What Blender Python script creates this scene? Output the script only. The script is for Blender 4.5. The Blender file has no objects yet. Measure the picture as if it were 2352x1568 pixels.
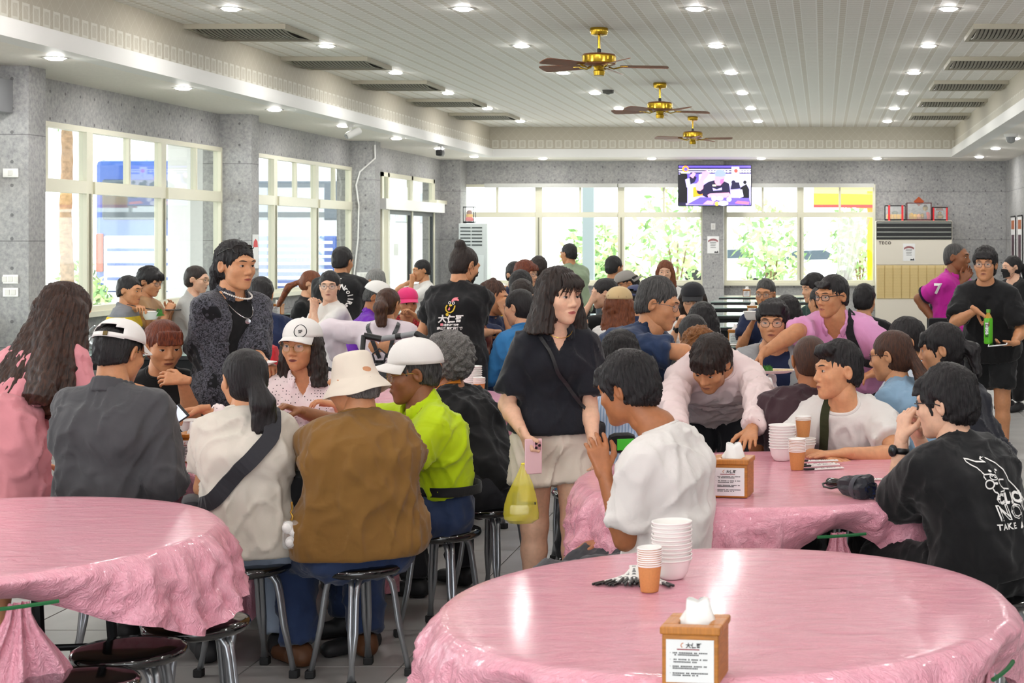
import bpy, bmesh, math, random
import numpy as np
from mathutils import Vector, Matrix, Euler
from mathutils.bvhtree import BVHTree
random.seed(7); rng = np.random.default_rng(7)
C = bpy.context.scene.collection
sc = bpy.context.scene
PI = math.pi
# ---------------------------------------------------------------- camera, sky, sun, exposure
F = 3700.0                                   # focal length in pixels of the 2352 px frame
CX, CY, CZ = 1891.0, 548.0, 1.70             # principal point (lens shift) and eye height
cam = bpy.data.cameras.new('camera'); camo = bpy.data.objects.new('camera', cam); C.objects.link(camo)
camo.location = (0, 0, CZ); camo.rotation_euler = (PI/2, 0, 0)
cam.sensor_width = 36; cam.lens = F/2352*36
cam.shift_x = (1176-CX)/2352; cam.shift_y = -(784-CY)/2352
cam.clip_end = 300
cam.dof.use_dof = True; cam.dof.focus_distance = 8.0; cam.dof.aperture_fstop = 11.0
sc.camera = camo
sc.view_settings.view_transform = 'Standard'; sc.view_settings.look = 'None'
sc.view_settings.gamma = 1; sc.view_settings.use_curve_mapping = False
sc.view_settings.exposure = 0.9
w = bpy.data.worlds.new('sky'); sc.world = w; w.use_nodes = True
bg = w.node_tree.nodes['Background']; bg.inputs[0].default_value = (.93, .97, 1, 1); bg.inputs[1].default_value = 2.6
LAMP = 150.0                                  # emission of every downlight disc
sun = bpy.data.lights.new('sun', 'SUN'); sun.energy = 1.5; sun.angle = .05; sun.color = (1, .95, .86)
suno = bpy.data.objects.new('sun', sun); C.objects.link(suno); suno.rotation_euler = (math.radians(38), 0, math.radians(150))
sc.cycles.max_bounces = 7; sc.cycles.diffuse_bounces = 4; sc.cycles.glossy_bounces = 3
sc.cycles.transparent_max_bounces = 12; sc.cycles.transmission_bounces = 4
sc.cycles.sample_clamp_indirect = 6; sc.cycles.caustics_reflective = False; sc.cycles.caustics_refractive = False
sc.cycles.use_denoising = True

def at(px, py, s):
    """A photograph pixel at the depth where one metre spans s pixels."""
    return np.array([(px-CX)/s, F/s, CZ-(py-CY)/s])
def on(px, py, z):
    """The point at height z seen at that pixel."""
    return at(px, py, (py-CY)/(CZ-z))
# ---------------------------------------------------------------- materials
M = {}
def nodes(name):
    m = bpy.data.materials.new(name); m.use_nodes = True; M[name] = m
    return m, m.node_tree, m.node_tree.nodes['Principled BSDF']
def lk(nt, a, b): nt.links.new(a, b)
def srgb(h):
    h = h.lstrip('#'); v = [int(h[i:i+2], 16)/255 for i in (0, 2, 4)]
    return tuple(c/12.92 if c <= .04045 else ((c+.055)/1.055)**2.4 for c in v)+(1,)
def col(c): return srgb(c) if isinstance(c, str) else tuple(c)+((1,) if len(c) == 3 else ())
def add(nt, t, **kw):
    n = nt.nodes.new(t)
    for k, v in kw.items():
        if k in n.inputs: n.inputs[k].default_value = v
        else: setattr(n, k, v)
    return n
def mat(name, c, rough=.5, metal=0, noise=0, nscale=20, bump=0, bscale=60, spec=.5, stretch=(1,1,1), coat=0, emit=0, alpha=1, trans=0, sheen=0):
    """Plain procedural material: colour, a little noise in it and a noise bump."""
    if name in M: return M[name]
    m, nt, b = nodes(name); c = col(c)
    b.inputs['Base Color'].default_value = c; b.inputs['Roughness'].default_value = rough
    b.inputs['Metallic'].default_value = metal; b.inputs['Specular IOR Level'].default_value = spec
    b.inputs['Coat Weight'].default_value = coat; b.inputs['Alpha'].default_value = alpha
    b.inputs['Transmission Weight'].default_value = trans
    if sheen: b.inputs['Sheen Weight'].default_value = sheen
    if emit: b.inputs['Emission Color'].default_value = c; b.inputs['Emission Strength'].default_value = emit
    if noise or bump:
        tc = add(nt, 'ShaderNodeTexCoord'); mp = add(nt, 'ShaderNodeMapping', Scale=stretch)
        lk(nt, tc.outputs['Object'], mp.inputs[0])
    if noise:
        n = add(nt, 'ShaderNodeTexNoise', Scale=nscale, Detail=4.0); lk(nt, mp.outputs[0], n.inputs['Vector'])
        x = add(nt, 'ShaderNodeMix', data_type='RGBA'); r = add(nt, 'ShaderNodeMapRange')
        r.inputs[1].default_value = .3; r.inputs[2].default_value = .7
        lk(nt, n.outputs[0], r.inputs[0]); lk(nt, r.outputs[0], x.inputs[0])
        x.inputs[6].default_value = tuple(v*(1-noise) for v in c[:3])+(1,)
        x.inputs[7].default_value = tuple(min(1, v*(1+noise)) for v in c[:3])+(1,)
        lk(nt, x.outputs[2], b.inputs['Base Color'])
    if bump:
        n = add(nt, 'ShaderNodeTexNoise', Scale=bscale, Detail=3.0); lk(nt, mp.outputs[0], n.inputs['Vector'])
        bp = add(nt, 'ShaderNodeBump', Strength=bump, Distance=.01); lk(nt, n.outputs[0], bp.inputs['Height'])
        lk(nt, bp.outputs[0], b.inputs['Normal'])
    return m
# ---------------------------------------------------------------- objects
def mesh(name, vs, fs, mats, smooth=False, fm=None):
    me = bpy.data.meshes.new(name)
    vs = np.asarray(vs, dtype=np.float32).reshape(-1, 3)
    if isinstance(fs, np.ndarray) and len(fs):
        k = fs.shape[1]; n = len(fs)
        me.vertices.add(len(vs)); me.vertices.foreach_set('co', vs.ravel())
        me.loops.add(n*k); me.loops.foreach_set('vertex_index', fs.astype(np.int32).ravel())
        me.polygons.add(n); me.polygons.foreach_set('loop_start', np.arange(0, n*k, k, dtype=np.int32))
        me.update(calc_edges=True)
    else:
        me.from_pydata(vs.tolist(), [], [list(f) for f in fs])
    for m in (mats if isinstance(mats, (list, tuple)) else [mats]):
        if m is not None: me.materials.append(m)
    if fm is not None: me.polygons.foreach_set('material_index', np.asarray(fm, dtype=np.int32))
    if smooth: me.polygons.foreach_set('use_smooth', np.ones(len(me.polygons), dtype=bool))
    me.update()
    return me
def link(name, me, parent=None, loc=None):
    o = bpy.data.objects.new(name, me); C.objects.link(o)
    if parent is not None: o.parent = parent
    if loc is not None: o.location = loc
    return o
LABELS = set()
def tag(o, label, cat, group=None):
    o['label'] = label; o['category'] = cat
    if group: o['group'] = group
    return o
def thing(name, label, cat, loc=(0,0,0), rz=0, group=None):
    o = bpy.data.objects.new(name, None); C.objects.link(o); o.empty_display_size = .1
    o.location = tuple(float(v) for v in loc); o.rotation_euler = (0, 0, rz)
    return tag(o, label, cat, group)
def struct(o): o['kind'] = 'structure'; return o
class MB:
    """Collects boxes, tubes and lathes into one mesh."""
    def __init__(s): s.v = []; s.f = []; s.m = []; s.cur = 0
    def add(s, vs, fs, mi=None):
        k = len(s.v); s.v.extend([tuple(v) for v in vs]); s.f.extend([tuple(i+k for i in f) for f in fs])
        s.m.extend([s.cur if mi is None else mi]*len(fs)); return s
    def box(s, x0, y0, z0, x1, y1, z1, mi=None):
        v = [(x, y, z) for z in (z0, z1) for y in (y0, y1) for x in (x0, x1)]
        return s.add(v, [(0,2,3,1),(4,5,7,6),(0,1,5,4),(2,6,7,3),(0,4,6,2),(1,3,7,5)], mi)
    def cbox(s, c, d, mi=None, bev=0):
        x, y, z = c; a, b, e = d[0]/2, d[1]/2, d[2]/2
        if not bev: return s.box(x-a, y-b, z-e, x+a, y+b, z+e, mi)
        bm = bmesh.new(); bmesh.ops.create_cube(bm, size=1)
        for q in bm.verts: q.co = (x+q.co.x*2*a, y+q.co.y*2*b, z+q.co.z*2*e)
        bmesh.ops.bevel(bm, geom=bm.edges[:], offset=bev, segments=2, affect='EDGES', profile=.5)
        bm.verts.index_update()
        s.add([q.co[:] for q in bm.verts], [[q.index for q in f.verts] for f in bm.faces], mi); bm.free(); return s
    def tube(s, pts, r, n=10, closed=False, cap=True, mi=None):
        pts = [Vector(p) for p in pts]; k = len(pts); rs = r if isinstance(r, (list, tuple)) else [r]*k
        vs, fs, up = [], [], None
        for i, p in enumerate(pts):
            a = pts[i-1] if (i or closed) else p; b = pts[(i+1) % k] if (i < k-1 or closed) else p
            d = (b-a).normalized()
            if up is None: up = d.orthogonal().normalized()
            else:
                up = up-d*up.dot(d); up = up.normalized() if up.length > 1e-5 else d.orthogonal().normalized()
            q = d.cross(up)
            vs += [p+(up*math.cos(2*PI*j/n)+q*math.sin(2*PI*j/n))*rs[i] for j in range(n)]
        for i in range(k if closed else k-1):
            for j in range(n):
                a, b = i*n+j, i*n+(j+1) % n; c, d = ((i+1) % k)*n+(j+1) % n, ((i+1) % k)*n+j
                fs.append((a, b, c, d))
        if cap and not closed: fs += [tuple(range(n))[::-1], tuple(range((k-1)*n, k*n))]
        return s.add(vs, fs, mi)
    def lathe(s, prof, n=24, c=(0,0,0), cap=True, mi=None):
        """prof: (radius, height) from bottom to top."""
        vs = [(c[0]+r*math.cos(2*PI*j/n), c[1]+r*math.sin(2*PI*j/n), c[2]+z) for r, z in prof for j in range(n)]
        k = len(prof)
        fs = [(i*n+j, i*n+(j+1) % n, (i+1)*n+(j+1) % n, (i+1)*n+j) for i in range(k-1) for j in range(n)]
        if cap: fs += [tuple(range(n))[::-1], tuple(range((k-1)*n, k*n))]
        return s.add(vs, fs, mi)
    def xf(s, mtx):
        s.v = [tuple(mtx @ Vector(v)) for v in s.v]; return s
    def off(s, d): s.v = [(v[0]-d[0], v[1]-d[1], v[2]-d[2]) for v in s.v]; return s
    def build(s, name, mats, parent=None, smooth=False, loc=None):
        ms = mats if isinstance(mats, (list, tuple)) else [mats]
        me = mesh(name, s.v, s.f, ms, smooth, s.m if len(ms) > 1 else None)
        if smooth == 'auto' or smooth is True:
            try: me.set_sharp_from_angle(angle=math.radians(38))
            except Exception: pass
        return link(name, me, parent, loc)
def copy_tree(o, parent=None):
    c = o.copy(); C.objects.link(c)
    if parent is not None: c.parent = parent
    for ch in o.children: copy_tree(ch, c)
    return c
def text_mesh(s, size, align='CENTER', bold=0, spacing=1, ext=0):
    """Lettering as flat mesh data: vertices and faces in the XY plane."""
    cu = bpy.data.curves.new('lettering', 'FONT'); cu.body = s; cu.size = size; cu.align_x = align; cu.align_y = 'CENTER'
    cu.offset = bold; cu.space_character = spacing; cu.resolution_u = 2; cu.extrude = ext
    o = bpy.data.objects.new('lettering', cu); C.objects.link(o); bpy.context.view_layer.update()
    me = o.evaluated_get(bpy.context.evaluated_depsgraph_get()).to_mesh()
    v = [tuple(q.co) for q in me.vertices]; f = [tuple(p.vertices) for p in me.polygons]
    o.to_mesh_clear(); bpy.data.objects.remove(o); bpy.data.curves.remove(cu)
    return v, f
# ---------------------------------------------------------------- figures: one blended surface per body and garment
f32 = np.float32
def V3(*a): return np.array(a, dtype=float)
def nrm(v):
    v = np.asarray(v, dtype=float); return v/max(1e-9, np.linalg.norm(v))
_nd = rng.normal(size=(40, 3)); _nd /= np.linalg.norm(_nd, axis=1)[:, None]; _np = rng.uniform(0, 2*PI, 40)
def wob(p, lam, seed=0, n=7):
    """Smooth noise in -1..1 at wavelength lam."""
    k = 2*PI/lam; o = (seed*5) % 29; out = 0
    q = p+.35*lam*np.sin(p[:, [1, 2, 0]]*k*.6+seed)
    for i in range(n): out = out+np.sin(q@_nd[(o+i) % 40]*k*(.7+.12*i)+_np[(o+i) % 40]+seed)
    return out/n*1.6
class Grid:
    def __init__(s, lo, hi, h):
        lo = np.asarray(lo, float); hi = np.asarray(hi, float); s.h = h; s.lo = lo
        s.n = np.maximum(4, np.ceil((hi-lo)/h).astype(int)+1)
        s.ax = [(lo[i]+h*np.arange(s.n[i])).astype(f32) for i in range(3)]
        s.F = np.full(tuple(s.n), .5, f32)
    def box(s, lo, hi):
        sl = []
        for i in range(3):
            a = int(np.clip(np.floor((lo[i]-s.lo[i])/s.h), 0, s.n[i]-1)); b = int(np.clip(np.ceil((hi[i]-s.lo[i])/s.h)+1, 1, s.n[i]))
            if b <= a: return None, None
            sl.append(slice(a, b))
        X = s.ax[0][sl[0]][:, None, None]; Y = s.ax[1][sl[1]][None, :, None]; Z = s.ax[2][sl[2]][None, None, :]
        return tuple(sl), (X, Y, Z)
    def put(s, sl, d, k, sub=False):
        A = s.F[sl]
        if sub:
            if k: h = np.maximum(k-np.abs(A+d), 0)/k; s.F[sl] = np.maximum(A, -d)+h*h*k*.25
            else: s.F[sl] = np.maximum(A, -d)
        elif k: h = np.maximum(k-np.abs(A-d), 0)/k; s.F[sl] = np.minimum(A, d)-h*h*k*.25
        else: s.F[sl] = np.minimum(A, d)
    def cap(s, a, b, r1, r2=None, w1=0, w2=None, X=None, k=.02, cut=(), sub=False):
        """Tapered capsule a-b; w widens it along X into a slab; cut planes (point, outward normal)."""
        a = np.asarray(a, float); b = np.asarray(b, float); r2 = r1 if r2 is None else r2; w2 = w1 if w2 is None else w2
        R = max(r1, r2)+max(w1, w2)+.07; sl, g = s.box(np.minimum(a, b)-R, np.maximum(a, b)+R)
        if sl is None: return s
        d = b-a; L2 = max(1e-8, float(d@d)); px, py, pz = (g[i]-f32(a[i]) for i in range(3))
        t = np.clip((px*f32(d[0])+py*f32(d[1])+pz*f32(d[2]))/f32(L2), 0, 1)
        qx, qy, qz = px-t*f32(d[0]), py-t*f32(d[1]), pz-t*f32(d[2])
        if X is not None and (w1 or w2):
            X = np.asarray(X, float); u = qx*f32(X[0])+qy*f32(X[1])+qz*f32(X[2]); wt = f32(w1)+t*f32(w2-w1)
            u = np.clip(u, -wt, wt); qx = qx-u*f32(X[0]); qy = qy-u*f32(X[1]); qz = qz-u*f32(X[2])
        D = np.sqrt(qx*qx+qy*qy+qz*qz)-(f32(r1)+t*f32(r2-r1))
        for p, n in cut:
            n = nrm(n); D = np.maximum(D, (g[0]-f32(p[0]))*f32(n[0])+(g[1]-f32(p[1]))*f32(n[1])+(g[2]-f32(p[2]))*f32(n[2]))
        s.put(sl, D, k, sub); return s
    def ell(s, c, r, k=.02, rot=None, cut=(), sub=False):
        c = np.asarray(c, float); r = np.asarray(r, float); R = r.max()+.07; sl, g = s.box(c-R, c+R)
        if sl is None: return s
        q = [g[i]-f32(c[i]) for i in range(3)]
        if rot is not None: q = [sum(q[i]*f32(rot[i][j]) for i in range(3)) for j in range(3)]
        q = [q[i]/f32(r[i]) for i in range(3)]; k0 = np.sqrt(q[0]**2+q[1]**2+q[2]**2)+f32(1e-6)
        k1 = np.sqrt((q[0]/f32(r[0]))**2+(q[1]/f32(r[1]))**2+(q[2]/f32(r[2]))**2)+f32(1e-6); D = k0*(k0-1)/k1
        for p, n in cut:
            n = nrm(n); D = np.maximum(D, (g[0]-f32(p[0]))*f32(n[0])+(g[1]-f32(p[1]))*f32(n[1])+(g[2]-f32(p[2]))*f32(n[2]))
        s.put(sl, D, k, sub); return s
    def wedge(s, v0, x, z, f, fr, ang, w0=0):
        """Cuts a V (or, with w0, a straight front opening) out of a garment, only in front of fr."""
        g = [s.ax[0][:, None, None], s.ax[1][None, :, None], s.ax[2][None, None, :]]
        dt = lambda o, n: sum((g[i]-f32(o[i]))*f32(n[i]) for i in range(3))
        u = np.abs(dt(v0, x)); D = u*f32(math.cos(ang))-dt(v0, z)*f32(math.sin(ang))-f32(w0)
        s.F = np.maximum(s.F, -np.maximum(D, -dt(fr, f))); return s
    def plane(s, p, n, k=0):
        n = nrm(n); D = (s.ax[0][:, None, None]-f32(p[0]))*f32(n[0])+(s.ax[1][None, :, None]-f32(p[1]))*f32(n[1])+(s.ax[2][None, None, :]-f32(p[2]))*f32(n[2])
        s.F = np.maximum(s.F, D); return s
    def mesh(s):
        G = s.F.copy()
        for i in range(3):
            t = [slice(None)]*3
            for e in (0, -1): t[i] = e; G[tuple(t)] = np.maximum(G[tuple(t)], f32(1e-3))
        S = G < 0; n = np.array(G.shape)-1
        cs = np.zeros(n, np.int8)
        for i in (0, 1):
            for j in (0, 1):
                for k in (0, 1): cs += S[i:n[0]+i, j:n[1]+j, k:n[2]+k]
        act = (cs > 0) & (cs < 8); ci = np.argwhere(act)
        if not len(ci): return np.zeros((0, 3)), np.zeros((0, 4), int)
        idx = np.full(n, -1, np.int64); idx[act] = np.arange(len(ci))
        acc = np.zeros((len(ci), 3)); cnt = np.zeros(len(ci))
        cor = [(i, j, k) for i in (0, 1) for j in (0, 1) for k in (0, 1)]
        val = {c: G[ci[:, 0]+c[0], ci[:, 1]+c[1], ci[:, 2]+c[2]] for c in cor}
        for c in cor:
            for a in range(3):
                if c[a]: continue
                e = list(c); e[a] = 1; v0, v1 = val[c], val[tuple(e)]; x = (v0 < 0) != (v1 < 0)
                t = np.where(x, v0/np.where(x, v0-v1, 1), 0); p = np.tile(np.array(c, float), (len(ci), 1)); p[:, a] += t
                acc += np.where(x[:, None], p, 0); cnt += x
        V = s.lo+s.h*(ci+acc/cnt[:, None]); Q = []
        for a in range(3):
            b, c = (a+1) % 3, (a+2) % 3
            sl0 = [slice(None)]*3; sl1 = [slice(None)]*3; sl0[a] = slice(0, -1); sl1[a] = slice(1, None)
            A, B = S[tuple(sl0)], S[tuple(sl1)]; e = np.argwhere(A != B)
            e = e[(e[:, b] > 0) & (e[:, c] > 0) & (e[:, b] < n[b]) & (e[:, c] < n[c])]
            if not len(e): continue
            fl = A[e[:, 0], e[:, 1], e[:, 2]]; r = []
            for db, dc in ((-1, -1), (0, -1), (0, 0), (-1, 0)):
                q = e.copy(); q[:, b] += db; q[:, c] += dc; r.append(idx[q[:, 0], q[:, 1], q[:, 2]])
            r = np.stack(r, 1); r[~fl] = r[~fl][:, ::-1]; Q.append(r)
        return V, np.concatenate(Q)
def vnorm(V, Q):
    n = np.cross(V[Q[:, 2]]-V[Q[:, 0]], V[Q[:, 3]]-V[Q[:, 1]]); N = np.zeros_like(V)
    for i in range(4): np.add.at(N, Q[:, i], n)
    return N/np.maximum(1e-9, np.linalg.norm(N, axis=1))[:, None]
def rotm(yaw, pitch=0, roll=0):
    return np.array(Matrix.Rotation(math.radians(yaw), 3, 'Z') @ Matrix.Rotation(math.radians(roll), 3, 'Y') @ Matrix.Rotation(math.radians(pitch), 3, 'X'))
# ---- head: face towards -Y, about 23 cm from chin to crown
_heads = {}
def head_grid(kind, h):
    g = Grid((-.12, -.15, -.2), (.12, .14, .14), h); fem = kind == 'f'
    g.ell((0, .018, .034), (.075, .094, .082), 0); g.ell((0, -.03, -.012), (.065, .066, .09), .03)
    jw = .05 if fem else .056
    g.ell((0, -.032, -.062), (jw, .054, .046), .03); g.ell((0, -.073, -.096), (.022 if fem else .028, .02, .018), .03)
    for x in (-1, 1):
        g.ell((x*.043, -.062, -.018), (.024, .022, .022), .025)
        g.ell((x*.034, -.107, .012), (.02, .016, .013), .014, sub=True)
        g.ell((x*.0315, -.0785, .011), (.016, .0125, .0125), .004)
        g.cap((x*.012, -.089, .034), (x*.05, -.076, .034), .0085 if fem else .011, k=.018)
        g.ell((x*.0135, -.096, -.03), (.0085, .011, .008), .008)
        R = rotm(x*-18, 8, x*8)
        g.ell((x*.08, .014, .0), (.009, .02, .033), .006, rot=R)
        g.ell((x*.087, .009, .004), (.007, .011, .019), .005, rot=R, sub=True)
    g.cap((0, -.088, .024), (0, -.108, -.02), .007, .0105, k=.012); g.ell((0, -.107, -.024), (.0115, .011, .0095), .008)
    g.cap((-.02, -.087, -.056), (0, -.0965, -.0525), .005, .0068, k=.01); g.cap((.02, -.087, -.056), (0, -.0965, -.0525), .005, .0068, k=.01)
    g.cap((-.015, -.088, -.066), (.015, -.088, -.066), .0075, k=.009)
    g.cap((-.021, -.097, -.0598), (0, -.1035, -.0592), .0022, k=.003, sub=True); g.cap((.021, -.097, -.0598), (0, -.1035, -.0592), .0022, k=.003, sub=True)
    g.cap((0, .025, -.05), (0, .03, -.115), .046 if fem else .052, .036 if fem else .042, k=.02)
    return g
def head_mesh(kind, h):
    if (kind, h) not in _heads: _heads[kind, h] = head_grid(kind, h).mesh()
    return _heads[kind, h]
_hs = {}
def on_face(kind, x, z):
    """y of the face surface at local x, z."""
    if kind not in _hs: _hs[kind] = head_grid(kind, .004)
    g = _hs[kind]; x = np.asarray(x, float); z = np.asarray(z, float); ys = np.arange(-.14, .02, .001); out = np.full(x.shape, -.03)
    def tri(P):
        q = (P-g.lo)/g.h; i = np.clip(np.floor(q).astype(int), 0, np.array(g.F.shape)-2); t = q-i; r = 0
        for a in (0, 1):
            for b in (0, 1):
                for c in (0, 1):
                    wt = np.abs(1-a-t[..., 0])*np.abs(1-b-t[..., 1])*np.abs(1-c-t[..., 2]); r = r+wt*g.F[i[..., 0]+a, i[..., 1]+b, i[..., 2]+c]
        return r
    P = np.stack(np.broadcast_arrays(x[..., None], ys, z[..., None]), -1); D = tri(P); hit = D < 0
    k = hit.argmax(-1); ok = hit.any(-1); return np.where(ok, ys[k]-.0005, out)
def patch(kind, cx, cz, w, hgt, arch, taper, nu=11, nv=3, off=.0012, tilt=0):
    """A thin shape lying on the face: brows and lips."""
    vs, fs = [], []
    for i in range(nu):
        u = -1+2*i/(nu-1)
        for j in range(nv):
            v = -1+2*j/(nv-1); x = cx+u*w; z = cz+arch*(1-u*u)+tilt*u+v*hgt*max(.06, (1-abs(u)**2.2*taper)); vs.append((x, z))
    a = np.array(vs); y = on_face(kind, a[:, 0], a[:, 1])-off; P = np.stack([a[:, 0], y, a[:, 1]], 1)
    for i in range(nu-1):
        for j in range(nv-1): k = i*nv+j; fs.append((k, k+nv, k+nv+1, k+1))
    return P, fs
_face = {}
def face_bits(kind, browc, lipc):
    """Shared mesh data for eyes, brows and lips of a head kind."""
    key = (kind, browc, lipc)
    if key in _face: return _face[key]
    eye_w, iris, lash = mat('eye white', '#b9aea6', .3), mat('iris', '#150d09', .15), mat('lash', '#120c0a', .6)
    out = {'eye': [], 'eyebrow': [], 'lips': []}
    for x in (-1, 1):
        vs, fs, fm = [], [], []; nu, nv = 15, 7; c = V3(x*.0315, -.0785, .011)
        for i in range(nu):
            u = -1+2*i/(nu-1)
            for j in range(nv):
                v = -1+2*j/(nv-1); px = u*.0158; pz = -.0005+v*.0056*(1-u*u)**.6+.0012*u*x
                yy = -.0125*math.sqrt(max(0, 1-(px/.0172)**2-(pz/.0135)**2)); vs.append(c+V3(px, yy-.0012, pz))
        for i in range(nu-1):
            for j in range(nv-1):
                k = i*nv+j; m = (vs[k]+vs[k+nv+1])/2-c; fs.append((k, k+nv, k+nv+1, k+1))
                fm.append(1 if math.hypot(m[0], m[2]) < .0062 else (2 if j == nv-2 else 0))
        out['eye'].append(mesh('eye', vs, fs, [eye_w, iris, lash], True, fm))
        p, f = patch(kind, x*.033, .0325, .021, .0022 if kind == 'f' else .0032, .004, .8, tilt=.001*x)
        out['eyebrow'].append(mesh('eyebrow', p, f, mat('brow '+browc, browc, .8), True))
    p, f = patch(kind, 0, -.0595, .0225, .0075 if kind == 'f' else .0065, 0, 1, 13, 5, .0009)
    out['lips'].append(mesh('lips', p, f, mat('lips '+lipc, lipc, .4), True))
    _face[key] = out; return out
# ---- hands: wrist at the origin, fingers +X, back of the hand +Z, left thumb -Y
_hands = {}
def hand_mesh(pose, h):
    if (pose, h) in _hands: return _hands[pose, h]
    g = Grid((-.05, -.11, -.13), (.21, .09, .06), h); Y = V3(0, 1, 0)
    g.cap((-.04, 0, 0), (.0, 0, 0), .018, .019, .006, .009, Y, 0); g.cap((0, 0, 0), (.078, .002, 0), .0165, .0125, .012, .029, Y, .015)
    curl = {'relaxed': (18, 28, 18), 'flat': (4, 6, 4), 'grip': (62, 78, 45), 'pinch': (48, 42, 25), 'hook': (35, 55, 35), 'point': (66, 85, 50)}[pose]
    for i, (y, L) in enumerate(((-.031, .071), (-.0105, .079), (.0105, .073), (.031, .058))):
        p = V3(.085-abs(i-1)*.004, y, .001); a = 0; c = curl
        if pose == 'point' and i == 0: c = (8, 8, 5)
        if pose == 'pinch' and i == 0: c = (50, 48, 20)
        d0 = nrm((1, (i-1.4)*.09 if pose in ('flat', 'relaxed') else (i-1.5)*.02, 0))
        for j, fr in enumerate((.46, .3, .24)):
            a += math.radians(c[j]+i*2.0*(pose == 'relaxed')); d = d0*math.cos(a)+V3(0, 0, -1)*math.sin(a); q = p+d*L*fr
            g.cap(p, q, (.0096, .0086, .0076)[j]*(.88 if i == 3 else 1), (.0086, .0076, .0066)[j]*(.88 if i == 3 else 1), k=.005); p = q
    th = {'flat': ((.022, -.03, -.004), (.052, -.062, -.008), (.082, -.074, -.01), (.1, -.078, -.01)), 'relaxed': ((.022, -.028, -.006), (.05, -.055, -.018), (.078, -.062, -.026), (.098, -.06, -.032)),
          'grip': ((.022, -.026, -.008), (.048, -.044, -.03), (.07, -.03, -.044), (.082, -.012, -.05)), 'pinch': ((.022, -.028, -.008), (.05, -.05, -.03), (.08, -.048, -.048), (.102, -.04, -.06)),
          'hook': ((.022, -.028, -.006), (.05, -.05, -.022), (.076, -.048, -.036), (.094, -.038, -.044)), 'point': ((.022, -.026, -.008), (.048, -.044, -.028), (.072, -.032, -.04), (.086, -.016, -.046))}[pose]
    for j in range(3): g.cap(th[j], th[j+1], (.0155, .0112, .0096)[j], (.0112, .0096, .008)[j], k=.008)
    _hands[pose, h] = g.mesh(); return _hands[pose, h]
def hand_at(pose, h, wrist, d, dorsal, left, size):
    V, Q = hand_mesh(pose, h); d = nrm(d); z = nrm(dorsal-d*(dorsal@d)); y = np.cross(z, d)
    P = V*size
    if not left: P = P*V3(1, -1, 1); Q = Q[:, ::-1]
    return wrist+P[:, :1]*d+P[:, 1:2]*y+P[:, 2:]*z, Q
def ik(S, W, a, b, pole):
    d = W-S; L = np.linalg.norm(d); mx = (a+b)*.985
    if L > mx: W = S+d/L*mx; d = W-S; L = mx
    u = d/L; x = (a*a-b*b+L*L)/(2*L); y = math.sqrt(max(0, a*a-x*x)); p = pole-u*(pole@u)
    return S+u*x+nrm(p)*y, W
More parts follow.
